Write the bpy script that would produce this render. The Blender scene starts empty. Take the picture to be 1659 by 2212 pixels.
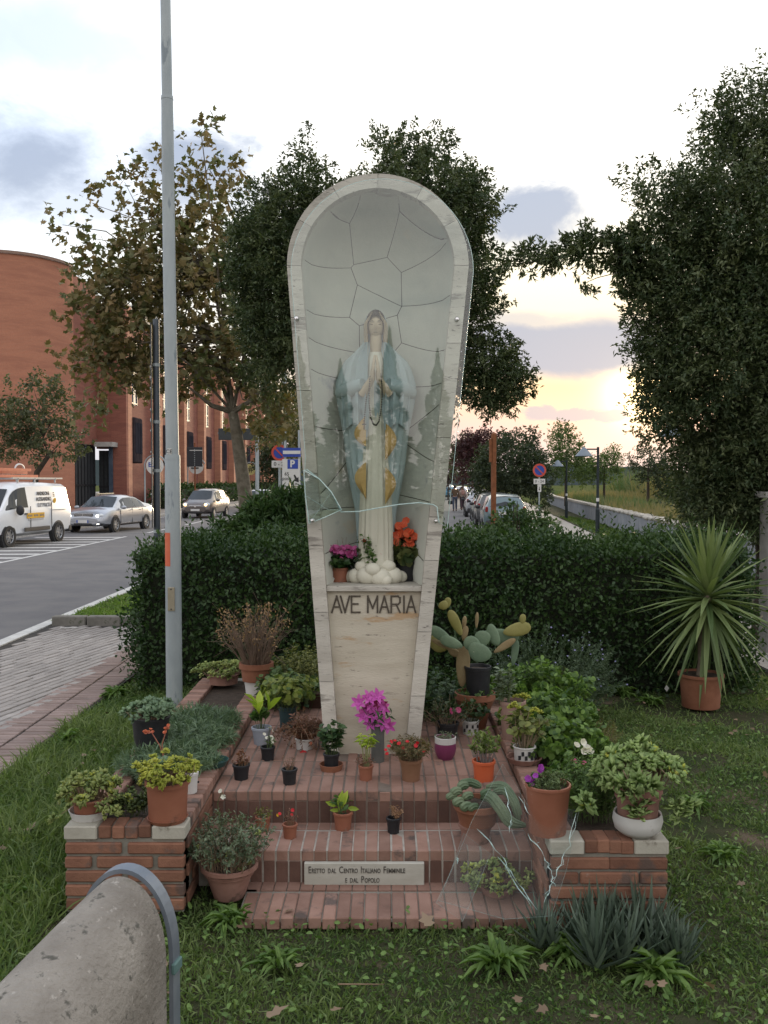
import bpy, math, random
import numpy as np
from mathutils import Vector, Matrix, Euler
random.seed(7)
RG = np.random.default_rng(7)
R = math.radians
pi = math.pi
scene = bpy.context.scene
COL = scene.collection

# ------------------------------------------------------------------ camera
CH, PITCH, FP = 1.85, R(1.8), 2007.0
cd = bpy.data.cameras.new('camera')
cam = bpy.data.objects.new('camera', cd)
COL.objects.link(cam)
cam.location = (0, 0, CH)
cam.rotation_euler = (R(90) - PITCH, 0, 0)
cd.sensor_fit = 'VERTICAL'
cd.sensor_height = 24.0
cd.lens = 24.0 * FP / 2212.0
cd.clip_start = 0.05
cd.clip_end = 6000
scene.camera = cam

SUN_AZ, SUN_EL = R(15.5), R(5.5)
# ------------------------------------------------------------------ node helpers
class NT:
    def __init__(s, nt): s.nt = nt; s.n = nt.nodes; s.l = nt.links
    def new(s, t, **kw):
        n = s.n.new(t)
        for k, v in kw.items(): setattr(n, k, v)
        return n
    def link(s, a, b): s.l.new(a, b)
    def put(s, sock, v):
        if hasattr(v, 'is_linked') or isinstance(v, bpy.types.NodeSocket): s.l.new(v, sock)
        else:
            if isinstance(v, (tuple, list)) and len(v) == 3 and sock.type == 'RGBA': v = (*v, 1)
            sock.default_value = v
    def math(s, op, a, b=0.0, c=0.0, clamp=False):
        n = s.new('ShaderNodeMath', operation=op, use_clamp=clamp)
        s.put(n.inputs[0], a); s.put(n.inputs[1], b); s.put(n.inputs[2], c)
        return n.outputs[0]
    def vmath(s, op, a, b=(0, 0, 0), scale=None):
        n = s.new('ShaderNodeVectorMath', operation=op)
        s.put(n.inputs[0], a); s.put(n.inputs[1], b)
        if scale is not None: s.put(n.inputs['Scale'], scale)
        return n.outputs['Value'] if op in ('DOT_PRODUCT', 'LENGTH', 'DISTANCE') else n.outputs[0]
    def mix(s, f, a, b):
        n = s.new('ShaderNodeMix', data_type='RGBA')
        s.put(n.inputs['Factor'], f); s.put(n.inputs[6], a); s.put(n.inputs[7], b)
        return n.outputs[2]
    def ramp(s, f, stops, interp='LINEAR'):
        n = s.new('ShaderNodeValToRGB'); cr = n.color_ramp; cr.interpolation = interp
        while len(cr.elements) > 1: cr.elements.remove(cr.elements[-1])
        cr.elements[0].position = stops[0][0]; cr.elements[0].color = (*stops[0][1], 1)
        for p, c in stops[1:]:
            e = cr.elements.new(p); e.color = (*c, 1)
        s.put(n.inputs[0], f); return n.outputs[0]
    def smooth(s, v, lo, hi):
        n = s.new('ShaderNodeMapRange', interpolation_type='SMOOTHSTEP')
        s.put(n.inputs[0], v); n.inputs[1].default_value = lo; n.inputs[2].default_value = hi
        n.inputs[3].default_value = 0; n.inputs[4].default_value = 1
        return n.outputs[0]
    def noise(s, vec, scale, detail=4, rough=.55, dist=0.0, out=0):
        n = s.new('ShaderNodeTexNoise'); n.inputs['Scale'].default_value = scale
        n.inputs['Detail'].default_value = detail; n.inputs['Roughness'].default_value = rough
        n.inputs['Distortion'].default_value = dist
        if vec is not None: s.put(n.inputs['Vector'], vec)
        return n.outputs[out]
    def sep(s, v):
        n = s.new('ShaderNodeSeparateXYZ'); s.put(n.inputs[0], v); return n.outputs
    def comb(s, x, y, z):
        n = s.new('ShaderNodeCombineXYZ'); s.put(n.inputs[0], x); s.put(n.inputs[1], y); s.put(n.inputs[2], z); return n.outputs[0]

def ray(px, py):
    u, v = (px - 829.5) / FP, (1106 - py) / FP
    return Vector((u, math.cos(PITCH) + v * math.sin(PITCH), -math.sin(PITCH) + v * math.cos(PITCH)))
def G(px, py, z=0.0):
    d = ray(px, py); t = (z - CH) / d.z
    return Vector((d.x * t, d.y * t, z))
def A(px, py, Y):
    d = ray(px, py); t = Y / d.y
    return Vector((d.x * t, Y, CH + d.z * t))

# ------------------------------------------------------------------ world: Nishita sky with a broken cloud deck
world = bpy.data.worlds.new('World'); scene.world = world; world.use_nodes = True
w = NT(world.node_tree)
for n in list(w.n): w.n.remove(n)
wo = w.new('ShaderNodeOutputWorld'); bg = w.new('ShaderNodeBackground'); w.link(bg.outputs[0], wo.inputs[0])
SKS = 0.1
bg.inputs['Strength'].default_value = SKS
sky = w.new('ShaderNodeTexSky'); sky.sky_type = 'NISHITA'; sky.sun_disc = False
sky.sun_elevation = SUN_EL; sky.sun_rotation = SUN_AZ; sky.air_density = 1.0; sky.dust_density = 1.5
tc = w.new('ShaderNodeTexCoord'); D = w.vmath('NORMALIZE', tc.outputs['Generated'])
dx, dy, dz = w.sep(D)
sund = (math.sin(SUN_AZ) * math.cos(SUN_EL), math.cos(SUN_AZ) * math.cos(SUN_EL), math.sin(SUN_EL))
sdot = w.vmath('DOT_PRODUCT', D, sund)
wn = w.noise(D, 3.0, 6, .6, 0.6)
wn2 = w.noise(w.vmath('MULTIPLY', D, (1, 1, 3.0)), 5.5, 7, .62, 0.4)
# veil colour by height above the horizon (scene linear, before dividing by the background strength)
veil = w.ramp(dz, [(0.0, (.40, .43, .52)), (.03, (.56, .48, .52)), (.06, (.78, .52, .46)), (.10, (.88, .62, .38)), (.15, (.88, .74, .54)), (.22, (.98, .90, .70)),
                   (.30, (1.10, 1.06, .96)), (.40, (1.12, 1.10, 1.05)), (.7, (1.0, 1.0, 1.02)), (1.0, (.9, .93, 1.0))])
blue = w.ramp(dz, [(0.0, (.50, .50, .56)), (.12, (.78, .80, .80)), (.22, (.90, .94, .96)), (.32, (.74, .83, .97)), (.5, (.72, .82, .97)), (1.0, (.70, .80, .98))])
az_f = w.smooth(w.math('ADD', w.math('MULTIPLY', dx, 1.0), w.math('MULTIPLY', w.math('SUBTRACT', wn, .5), .35)), -.36, .02)
front = w.smooth(dy, -.1, .75)
f_veil = w.math('MULTIPLY', az_f, front)
base = w.mix(f_veil, blue, veil)
back = w.mix(w.smooth(dy, .5, -.3), base, w.ramp(dz, [(0, (.80, .72, .68)), (.3, (.95, .92, .90)), (1, (.86, .87, .92))]))
glow = w.math('POWER', w.math('MAXIMUM', sdot, 0.0), 160.0)
glow2 = w.math('POWER', w.math('MAXIMUM', sdot, 0.0), 1800.0)
g1 = w.vmath('SCALE', (.28, .15, .03), scale=glow)
g2 = w.vmath('SCALE', (2.2, 1.7, .8), scale=glow2)
lit = w.vmath('ADD', w.vmath('ADD', back, g1), g2)
mask = None
def blob(px, py, rx, ry, amt, soft=.55, na=2.6):
    """an elliptical cloud round a direction, broken by noise"""
    global mask
    c = ray(px, py).normalized(); e1 = Vector((c.y, -c.x, 0)).normalized(); e2 = c.cross(e1)
    a = w.math('DIVIDE', w.vmath('DOT_PRODUCT', D, tuple(e1)), rx / FP)
    b = w.math('DIVIDE', w.vmath('DOT_PRODUCT', D, tuple(e2)), ry / FP)
    r = w.math('SQRT', w.math('ADD', w.math('MULTIPLY', a, a), w.math('MULTIPLY', b, b)))
    nz = w.noise(w.vmath('MULTIPLY', D, (1, 1, 1.6)), 260.0 / max(rx, 40) * 6, 7, .62, .3)
    r = w.math('ADD', r, w.math('MULTIPLY', w.math('SUBTRACT', nz, .5), na))
    m = w.math('MULTIPLY', w.smooth(r, 1.35, 1.35 - soft), amt)
    m = w.math('MULTIPLY', m, w.smooth(dy, .0, .3))
    mask = m if mask is None else w.math('MAXIMUM', mask, m)
blob(30, 350, 170, 125, .9, 1.3)
blob(120, 90, 260, 60, .35, 1.0)
blob(440, 365, 130, 90, .9, 1.0)
blob(210, 440, 120, 60, .5, .9)
blob(1165, 452, 140, 84, .92, 1.1)
blob(1210, 752, 330, 62, .95, .7, 1.5)
blob(1060, 700, 200, 26, .6, .8, 1.8)
blob(1165, 893, 34, 14, .7); blob(1245, 897, 66, 13, .7); blob(1310, 899, 40, 12, .7)
cl_c = w.ramp(dz, [(0, (.34, .38, .48)), (.15, (.33, .36, .44)), (.24, (.31, .36, .46)), (.4, (.28, .34, .46)), (1, (.40, .46, .60))])
gen = w.math('MULTIPLY', w.smooth(wn2, .50, .72), w.math('SUBTRACT', .55, w.math('MULTIPLY', f_veil, .5)))
mask = w.math('MAXIMUM', mask, gen)
cloudy = w.mix(mask, lit, cl_c)
nish = w.vmath('SCALE', sky.outputs[0], scale=.025)
fin = w.vmath('ADD', w.vmath('SCALE', cloudy, scale=1.0 / SKS), nish)
w.link(fin, bg.inputs['Color'])

# ------------------------------------------------------------------ sun
ld = bpy.data.lights.new('sun', 'SUN'); ld.energy = 1.5; ld.angle = R(10); ld.color = (1.0, .78, .52)
sun = bpy.data.objects.new('sun', ld); COL.objects.link(sun)
sun.rotation_euler = Vector(sund).to_track_quat('Z', 'Y').to_euler()

scene.view_settings.view_transform = 'Standard'
scene.view_settings.look = 'None'
scene.view_settings.exposure = 0.55
scene.view_settings.gamma = 1.0
scene.view_settings.use_curve_mapping = False
try:
    scene.cycles.max_bounces = 6; scene.cycles.transparent_max_bounces = 12
    scene.cycles.diffuse_bounces = 3; scene.cycles.glossy_bounces = 3; scene.cycles.transmission_bounces = 4
    scene.cycles.caustics_reflective = False; scene.cycles.caustics_refractive = False
except Exception: pass

# ------------------------------------------------------------------ materials
MATS = {}
def mat(name, c1, c2=None, rough=.7, scale=8.0, bump=0.0, bscale=None, metal=0.0, spec=.4, coat=0.0, emis=None, estr=0.0,
        spots=None, stretch=(1, 1, 1), rnd=0.0, detail=5, leaf=0.0, contrast=(.3, .7), alpha=1.0):
    """c1/c2 blended by noise; spots=(colour, scale, threshold); rnd: per object brightness spread; leaf: share of light let through"""
    if name in MATS: return MATS[name]
    m = bpy.data.materials.new(name); m.use_nodes = True; MATS[name] = m
    t = NT(m.node_tree); b = t.n['Principled BSDF']; out = t.n['Material Output']
    co = t.new('ShaderNodeTexCoord').outputs['Object']
    vec = t.vmath('MULTIPLY', co, stretch) if stretch != (1, 1, 1) else co
    if rnd:
        oi = t.new('ShaderNodeObjectInfo').outputs['Random']
        vec = t.vmath('ADD', vec, t.comb(t.math('MULTIPLY', oi, 37.0), t.math('MULTIPLY', oi, 91.0), t.math('MULTIPLY', oi, 53.0)))
    c2 = c2 or tuple(x * .8 for x in c1)
    nz = t.noise(vec, scale, detail, .6)
    if leaf:
        at = t.new('ShaderNodeAttribute', attribute_name='var').outputs['Fac']
        f = at
    else:
        f = t.smooth(nz, contrast[0], contrast[1])
    col = t.mix(f, c1, c2)
    if spots:
        for sc_, ssc, sth in (spots if isinstance(spots, list) else [spots]):
            sn = t.noise(vec, ssc, 6, .65)
            col = t.mix(t.smooth(sn, sth, sth + .1), col, sc_)
    if rnd:
        br = t.math('ADD', t.math('MULTIPLY', t.math('SUBTRACT', oi, .5), 2 * rnd), 1.0)
        col = t.vmath('SCALE', col, scale=br)
    t.put(b.inputs['Base Color'], col)
    b.inputs['Roughness'].default_value = rough; b.inputs['Metallic'].default_value = metal
    b.inputs['Specular IOR Level'].default_value = spec; b.inputs['Coat Weight'].default_value = coat
    if emis: b.inputs['Emission Color'].default_value = (*emis, 1); b.inputs['Emission Strength'].default_value = estr
    if bump:
        bn = t.new('ShaderNodeBump'); bn.inputs['Strength'].default_value = 1.0; bn.inputs['Distance'].default_value = bump
        t.put(bn.inputs['Height'], t.noise(vec, bscale or scale * 4, 5, .6)); t.link(bn.outputs[0], b.inputs['Normal'])
    if leaf:
        tr = t.new('ShaderNodeBsdfTranslucent'); t.put(tr.inputs[0], t.vmath('MULTIPLY', col, (1.2, 1.3, .6)))
        mx = t.new('ShaderNodeMixShader'); mx.inputs[0].default_value = leaf
        t.link(b.outputs[0], mx.inputs[1]); t.link(tr.outputs[0], mx.inputs[2]); t.link(mx.outputs[0], out.inputs[0])
    return m

# ------------------------------------------------------------------ object helpers
def link(name, data, parent=None):
    o = bpy.data.objects.new(name, data); COL.objects.link(o)
    if parent is not None: o.parent = parent
    return o
def tag(o, label=None, cat=None, group=None, kind=None):
    if label: o['label'] = label
    if cat: o['category'] = cat
    if group: o['group'] = group
    if kind: o['kind'] = kind
    return o
def thing(name, label, cat, loc=(0, 0, 0), rz=0.0, group=None):
    o = link(name, None); o.location = loc; o.rotation_euler = (0, 0, rz); o.empty_display_size = .1
    return tag(o, label, cat, group)
def mesh_obj(name, V, F, m, parent=None, smooth=False, kind=None, uvs=None):
    me = bpy.data.meshes.new(name); me.from_pydata([tuple(v) for v in V], [], F); me.materials.append(m)
    me.update()
    if smooth:
        me.polygons.foreach_set('use_smooth', [True] * len(me.polygons))
        try: me.set_sharp_from_angle(angle=R(50))
        except Exception: pass
    o = link(name, me, parent)
    if kind: o['kind'] = kind
    return o

class MB:
    def __init__(s): s.v = []; s.f = []
    def add(s, V, F):
        k = len(s.v); s.v += [tuple(v) for v in V]; s.f += [tuple(i + k for i in f) for f in F]; return s
    def box(s, cx, cy, cz, sx, sy, sz, rz=0.0, M=None, ch=0.0):
        hx, hy, hz = sx / 2, sy / 2, sz / 2
        if ch > 0:
            c = min(ch, hx * .9, hy * .9, hz * .9)
            V = []; idx = {}
            for ax in range(3):
                for a in (-1, 1):
                    for b_ in (-1, 1):
                        for e in (-1, 1):
                            sg = [a, b_, e]
                            p = [sg[0] * hx, sg[1] * hy, sg[2] * hz]
                            q = [p[i] - (0 if i == ax else sg[i] * c) for i in range(3)]
                            idx[(ax, a, b_, e)] = len(V); V.append(q)
            F = []
            for ax in range(3):
                for sgn in (-1, 1):
                    loop = []
                    for (p_, q_) in ((-1, -1), (1, -1), (1, 1), (-1, 1)):
                        k = [0, 0, 0]; k[ax] = sgn; o_ = [i for i in range(3) if i != ax]; k[o_[0]] = p_; k[o_[1]] = q_
                        loop.append(idx[(ax, *k)])
                    if (sgn > 0) == (ax == 1): loop.reverse()
                    F.append(loop)
            for a in (-1, 1):
                for b_ in (-1, 1):
                    for e in (-1, 1):
                        t_ = [idx[(0, a, b_, e)], idx[(1, a, b_, e)], idx[(2, a, b_, e)]]
                        if a * b_ * e < 0: t_.reverse()
                        F.append(t_)
            for ax, o1, o2 in ((0, 1, 2), (1, 0, 2), (2, 0, 1)):
                for s1 in (-1, 1):
                    for s2 in (-1, 1):
                        def K(a_, v_):
                            k = [0, 0, 0]; k[ax] = v_; k[o1] = s1; k[o2] = s2; return idx[(a_, *k)]
                        q = [K(o1, -1), K(o1, 1), K(o2, 1), K(o2, -1)]
                        P0, P1, P2 = (np.array(V[q[0]]), np.array(V[q[1]]), np.array(V[q[2]]))
                        nrm = np.cross(P1 - P0, P2 - P0); outd = np.zeros(3); outd[o1] = s1; outd[o2] = s2
                        if nrm @ outd < 0: q.reverse()
                        F.append(q)
        else:
            V = [[x, y, z] for x in (-hx, hx) for y in (-hy, hy) for z in (-hz, hz)]
            F = [(0, 1, 3, 2), (4, 6, 7, 5), (0, 4, 5, 1), (2, 3, 7, 6), (0, 2, 6, 4), (1, 5, 7, 3)]
        c_, s_ = math.cos(rz), math.sin(rz)
        W = []
        for x, y, z in V:
            x, y = x * c_ - y * s_, x * s_ + y * c_
            p = Vector((x + cx, y + cy, z + cz))
            if M is not None: p = M @ p
            W.append(p)
        return s.add(W, F)
    def tube(s, pts, radii, n=8, cap=True):
        pts = [Vector(p) for p in pts]
        if not hasattr(radii, '__len__'): radii = [radii] * len(pts)
        V = []; F = []
        prev = None
        for i, p in enumerate(pts):
            d = (pts[min(i + 1, len(pts) - 1)] - pts[max(i - 1, 0)]).normalized()
            if prev is None: a = d.orthogonal().normalized()
            else:
                a = prev - d * prev.dot(d)
                a = a.normalized() if a.length > 1e-6 else d.orthogonal().normalized()
            prev = a; b = d.cross(a)
            for k in range(n):
                t = 2 * pi * k / n; V.append(p + (a * math.cos(t) + b * math.sin(t)) * radii[i])
        for i in range(len(pts) - 1):
            for k in range(n):
                F.append((i * n + k, i * n + (k + 1) % n, (i + 1) * n + (k + 1) % n, (i + 1) * n + k))
        if cap: F.append(tuple(reversed(range(n)))); F.append(tuple(range((len(pts) - 1) * n, len(pts) * n)))
        return s.add(V, F)
    def lathe(s, prof, n=24, c=(0, 0, 0), M=None, sx=1, sy=1):
        V = []; F = []; m = len(prof)
        for k in range(n):
            t = 2 * pi * k / n
            for r, z in prof:
                p = Vector((r * math.cos(t) * sx + c[0], r * math.sin(t) * sy + c[1], z + c[2]))
                V.append(M @ p if M is not None else p)
        for k in range(n):
            for i in range(m - 1):
                a, b = k * m + i, ((k + 1) % n) * m + i
                F.append((a, b, b + 1, a + 1))
        return s.add(V, F)
    def poly(s, pts, ext, M=None):
        """closed outline in x,z extruded along y by ext"""
        n = len(pts)
        V = [Vector((x, 0, z)) for x, z in pts] + [Vector((x, ext, z)) for x, z in pts]
        if M is not None: V = [M @ v for v in V]
        F = [tuple(range(n)), tuple(reversed(range(n, 2 * n)))] + [(i + n, (i + 1) % n + n, (i + 1) % n, i) for i in range(n)]
        return s.add(V, F)
    def ell(s, c, r, nu=10, nv=7, M=None):
        V = []; F = []
        for j in range(nv + 1):
            ph = pi * j / nv
            for i in range(nu):
                th = 2 * pi * i / nu
                p = Vector((c[0] + r[0] * math.sin(ph) * math.cos(th), c[1] + r[1] * math.sin(ph) * math.sin(th), c[2] + r[2] * math.cos(ph)))
                V.append(M @ p if M is not None else p)
        for j in range(nv):
            for i in range(nu):
                F.append((j * nu + i, (j + 1) * nu + i, (j + 1) * nu + (i + 1) % nu, j * nu + (i + 1) % nu))
        return s.add(V, F)
    def build(s, name, m, parent=None, smooth=False, kind=None):
        return mesh_obj(name, s.v, s.f, m, parent, smooth, kind)

def auto_smooth(o, ang=35):
    me = o.data; me.polygons.foreach_set('use_smooth', [True] * len(me.polygons))
    try: me.set_sharp_from_angle(angle=R(ang))
    except Exception: pass
    return o

# ---- leaves
TPL = {
 'leaf': (np.array([(0, 0, 0), (.45, .5, .10), (1, 0, -.05), (.45, -.5, .10)], float), [(0, 1, 2), (0, 2, 3)]),
 'oval': (np.array([(0, 0, 0), (.3, .45, .10), (.7, .4, .06), (1, 0, -.12), (.7, -.4, .06), (.3, -.45, .10), (.5, 0, 0)], float), [(0, 6, 1), (1, 6, 2), (2, 6, 3), (3, 6, 4), (4, 6, 5), (5, 6, 0)]),
 'blade': (np.array([(0, .5, 0), (0, -.5, 0), (.55, .38, .05), (.55, -.38, .05), (1, 0, -.12)], float), [(0, 1, 3, 2), (2, 3, 4)]),
 'round': (np.array([(0, 0, 0), (.1, .35, .05), (.45, .55, .1), (.85, .4, .02), (1.0, 0, -.05), (.85, -.4, .02), (.45, -.55, .1), (.1, -.35, .05)], float), [(0, 1, 2, 3, 4), (0, 4, 5, 6, 7)]),
 'plane': (np.array([(0, 0, 0), (.08, .42, .03), (.3, .3, 0), (.5, .62, .05), (.62, .25, 0), (1, 0, -.12), (.62, -.25, 0), (.5, -.62, .05), (.3, -.3, 0), (.08, -.42, .03), (.35, 0, .05)], float),
           [(10, 0, 1, 2), (10, 2, 3, 4), (10, 4, 5, 6), (10, 6, 7, 8), (10, 8, 9, 0)]),
 'fat': (np.array([(0, 0, -.1), (.55, .5, .12), (1, 0, .05), (.55, -.5, .12), (.55, 0, -.22)], float), [(0, 1, 2, 3), (0, 4, 1), (1, 4, 2), (2, 4, 3), (3, 4, 0)]),
}
def norm(a): return a / np.maximum(np.linalg.norm(a, axis=-1, keepdims=True), 1e-9)
class Leaves:
    def __init__(s): s.P = []; s.Dr = []; s.N = []; s.L = []; s.W = []; s.Va = []
    def add(s, P, Dr, L, W, N=None, var=None):
        P = np.atleast_2d(P); n = len(P)
        s.P.append(P); s.Dr.append(np.broadcast_to(Dr, (n, 3))); s.L.append(np.broadcast_to(L, (n,))); s.W.append(np.broadcast_to(W, (n,)))
        s.N.append(np.broadcast_to(N, (n, 3)) if N is not None else RG.normal(size=(n, 3)) + np.array([0, 0, .8]))
        s.Va.append(np.broadcast_to(var, (n,)) if var is not None else RG.random(n))
        return s
    def build(s, name, m, parent=None, tpl='leaf', kind=None, curl=0.0):
        P = np.concatenate(s.P); Dr = norm(np.concatenate(s.Dr)); N = np.concatenate(s.N); L = np.concatenate(s.L); W = np.concatenate(s.W); Va = np.concatenate(s.Va)
        N = N - (N * Dr).sum(1, keepdims=True) * Dr; N = norm(N); S = np.cross(N, Dr)
        T, F = TPL[tpl]; k = len(T); n = len(P)
        V = P[:, None, :] + Dr[:, None, :] * (T[None, :, 0, None] * L[:, None, None]) + S[:, None, :] * (T[None, :, 1, None] * W[:, None, None]) \
            + N[:, None, :] * (T[None, :, 2, None] * L[:, None, None])
        if curl: V[:, :, 2] -= curl * (T[None, :, 0] ** 2) * L[:, None]
        V = V.reshape(-1, 3)
        me = bpy.data.meshes.new(name)
        loops = np.concatenate([np.array(f) for f in F]); sizes = np.array([len(f) for f in F])
        allv = (loops[None, :] + (np.arange(n) * k)[:, None]).ravel()
        tot = np.tile(sizes, n); start = np.concatenate([[0], np.cumsum(tot)[:-1]])
        me.vertices.add(len(V)); me.vertices.foreach_set('co', V.astype(np.float32).ravel())
        me.loops.add(len(allv)); me.loops.foreach_set('vertex_index', allv.astype(np.int32))
        me.polygons.add(len(tot)); me.polygons.foreach_set('loop_start', start.astype(np.int32)); me.polygons.foreach_set('loop_total', tot.astype(np.int32))
        at = me.attributes.new('var', 'FLOAT', 'POINT'); at.data.foreach_set('value', np.repeat(Va, k).astype(np.float32))
        me.materials.append(m); me.update(calc_edges=True)
        o = link(name, me, parent)
        if kind: o['kind'] = kind
        return o
def rdir(n): return norm(RG.normal(size=(n, 3)))

def text_obj(name, s, size, m, parent=None, loc=(0, 0, 0), rot=(R(90), 0, 0), ext=.002, align='CENTER', sx=1.0, bold=0.0):
    cu = bpy.data.curves.new(name, 'FONT'); cu.body = s; cu.size = size; cu.extrude = ext; cu.align_x = align; cu.align_y = 'CENTER'
    cu.offset = bold; cu.resolution_u = 3; cu.space_line = .95
    t = bpy.data.objects.new('tmp', cu); COL.objects.link(t)
    dg = bpy.context.evaluated_depsgraph_get()
    me = bpy.data.meshes.new_from_object(t.evaluated_get(dg)); bpy.data.objects.remove(t); bpy.data.curves.remove(cu)
    me.materials.clear(); me.materials.append(m)
    o = link(name, me, parent); o.location = loc; o.rotation_euler = rot; o.scale = (sx, 1, 1)
    return o

def inst(name, me, parent, loc, scale=(1, 1, 1), rot=(0, 0, 0), m=None):
    o = link(name, me, parent); o.location = loc; o.scale = scale; o.rotation_euler = rot
    return o
# ================================================================== materials used in several places
asphalt = mat('asphalt', (.10, .10, .108), (.135, .133, .135), .9, 1.2, .004, 90, spots=((.075, .075, .08), .35, .6))
lot_asphalt = mat('lot_asphalt', (.12, .118, .12), (.16, .155, .15), .9, .8, .004, 90)
paint_white = mat('road_paint', (.62, .62, .60), (.42, .42, .42), .7, 9, spots=((.16, .16, .16), 14, .62))
concrete = mat('concrete', (.30, .29, .27), (.40, .39, .37), .9, 4, .004, 60, spots=((.16, .155, .14), 9, .6))
kerb_m = mat('kerb_stone', (.36, .35, .33), (.48, .47, .45), .85, 6, .003, 70, spots=((.15, .15, .13), 7, .62))
soil = mat('soil', (.035, .025, .018), (.07, .05, .035), 1.0, 30, .01, 60)
lawn_m = mat('lawn_ground', (.030, .045, .016), (.070, .062, .038), 1.0, 3.2, .02, 50, spots=((.13, .10, .07), 1.3, .54), spec=.1)
field_m = mat('field_ground', (.06, .085, .03), (.12, .12, .05), 1.0, .4, .05, 6, spec=0.0)
brick_far = None
galv = mat('galvanised_steel', (.27, .31, .33), (.37, .41, .42), .5, 5, .0006, 60, metal=.15, spots=((.20, .235, .26), 10, .58), stretch=(1, 1, .3))
dark_metal = mat('dark_metal', (.035, .04, .045), (.06, .065, .07), .5, 5, metal=.4)
black_plastic = mat('black_plastic', (.012, .013, .016), (.022, .023, .026), .45, 20, spots=((.05, .045, .04), 18, .66))
rubber = mat('rubber', (.018, .018, .018), (.03, .03, .03), .85, 20)
glass_dark = mat('car_glass', (.02, .026, .032), (.03, .036, .042), .08, 3, spec=.3)
chrome = mat('chrome', (.6, .6, .62), (.7, .7, .72), .18, 5, metal=1.0)
white_paint = mat('white_paint', (.72, .74, .76), (.66, .68, .70), .35, 2, coat=.5, spots=((.5, .5, .48), 4, .7))
rust = mat('rusty_steel', (.16, .055, .02), (.24, .09, .035), .8, 9, .001, 50, spots=((.09, .03, .015), 5, .58))

# ================================================================== ground, roads, paths
def sheet(name, pts, z, m, kind='structure', sub=0):
    o = mesh_obj(name, [(x, y, z) for x, y in pts], [tuple(range(len(pts)))], m); o['kind'] = kind; return o
def slab(name, pts, z0, z1, m, kind='structure', parent=None):
    n = len(pts)
    V = [(x, y, z0) for x, y in pts] + [(x, y, z1) for x, y in pts]
    F = [tuple(range(n, 2 * n))] + [(i, (i + 1) % n, (i + 1) % n + n, i + n) for i in range(n)]
    o = mesh_obj(name, V, F, m, parent); 
    if kind: o['kind'] = kind
    return o
sheet('ground', [(-1500, -300), (1500, -300), (1500, 3000), (-1500, 3000)], -.135, field_m)
sheet('road', [(-13.0, -60), (-4.5, -60), (-4.5, 420), (-13.0, 420)], -.12, asphalt)
slab('far_pavement', [(-60, -60), (-13.15, -60), (-13.15, 420), (-60, 420)], -.13, 0.0, mat('far_pavement', (.20, .185, .17), (.28, .26, .24), .9, 2, .003, 30))
slab('far_kerb', [(-13.148, -60), (-13.0, -60), (-13.0, 420), (-13.148, 420)], -.13, .004, kerb_m)
slab('kerb', [(-4.5, -10), (-4.352, -10), (-4.352, 60), (-4.5, 60)], -.13, .006, mat('kerb_white', (.55, .55, .53), (.42, .42, .40), .8, 6, .002, 60, spots=((.2, .2, .18), 9, .62)))
# lawn with slight swells
def lawn(name, x0, x1, y0, y1, step, amp=.03, z=0.0, m=lawn_m):
    nx, ny = int((x1 - x0) / step) + 1, int((y1 - y0) / step) + 1
    xs = np.linspace(x0, x1, nx); ys = np.linspace(y0, y1, ny)
    V = [(x, y, z + amp * (math.sin(x * 2.1 + y * 1.3) * .4 + math.sin(x * .9 - y * 2.3 + 1) * .35) - (.02 if amp else 0)) for y in ys for x in xs]
    F = [(j * nx + i, j * nx + i + 1, (j + 1) * nx + i + 1, (j + 1) * nx + i) for j in range(ny - 1) for i in range(nx - 1)]
    o = mesh_obj(name, V, F, m, smooth=True); o['kind'] = 'structure'; return o
lawn('lawn', -2.38, 3.9, -6, 13.5, .2)
slab('lawn_base', [(-2.39, -6), (14, -6), (14, 13.6), (-2.39, 13.6)], -.13, -.06, soil)
lawn('lawn_right', 3.9, 14, -6, 13.5, .4)
lawn('grass_verge', -4.35, -.82, 12.18, 60, .5, .03, 0.02)
sheet('car_park', [(-.8, 13.6), (5.3, 13.6), (9.9, 75), (26, 330), (8, 330), (-.8, 75)], -.118, lot_asphalt)
PE = lambda Y: 7.3 + (Y - 31) * .108
slab('footpath', [(PE(13.6) - 2.3, 13.6), (PE(13.6), 13.6), (PE(90), 90), (PE(90) - 2.3, 90)], -.13, .0, mat('footpath', (.26, .24, .21), (.34, .315, .28), .95, 1.5, .003, 40))
wallpts = [(6.9, 13.0), (7.17, 17.7), (7.6, 23.8), (8.15, 28), (10.1, 45), (13.8, 76), (17.5, 100)]
slab('wall_verge', [(PE(13.6) + .003, 13.6), (wallpts[0][0], 13.6), (7.17, 17.7), (7.6, 23.8), (8.15, 28), (10.1, 45), (13.8, 76), (PE(76) + .003, 76)], -.13, .03, lawn_m)
slab('side_path', [(3.75, 6.5), (6.0, 6.5), (6.0, 13.55), (3.75, 13.55)], -.02, .03, mat('side_path', (.22, .21, .20), (.30, .29, .27), .95, 3, .004, 40))
# field behind the wall, rising slightly
V = []; F = []
fx = [0, 3, 10, 30, 80, 200]; fy = [(6.9, 13), (7.17, 17.7), (7.6, 23.8), (8.15, 28), (10.1, 45), (13.8, 76), (17.5, 100), (30, 180), (60, 400)]
for (x, y) in fy:
    for k, o_ in enumerate(fx): V.append((x + .3 + o_, y, .35 + .02 * o_ * (1 if k < 4 else .5)))
n_ = len(fx)
for j in range(len(fy) - 1):
    for i in range(n_ - 1): F.append((j * n_ + i, j * n_ + i + 1, (j + 1) * n_ + i + 1, (j + 1) * n_ + i))
mesh_obj('field', V, F, field_m, smooth=True, kind='structure')
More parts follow.
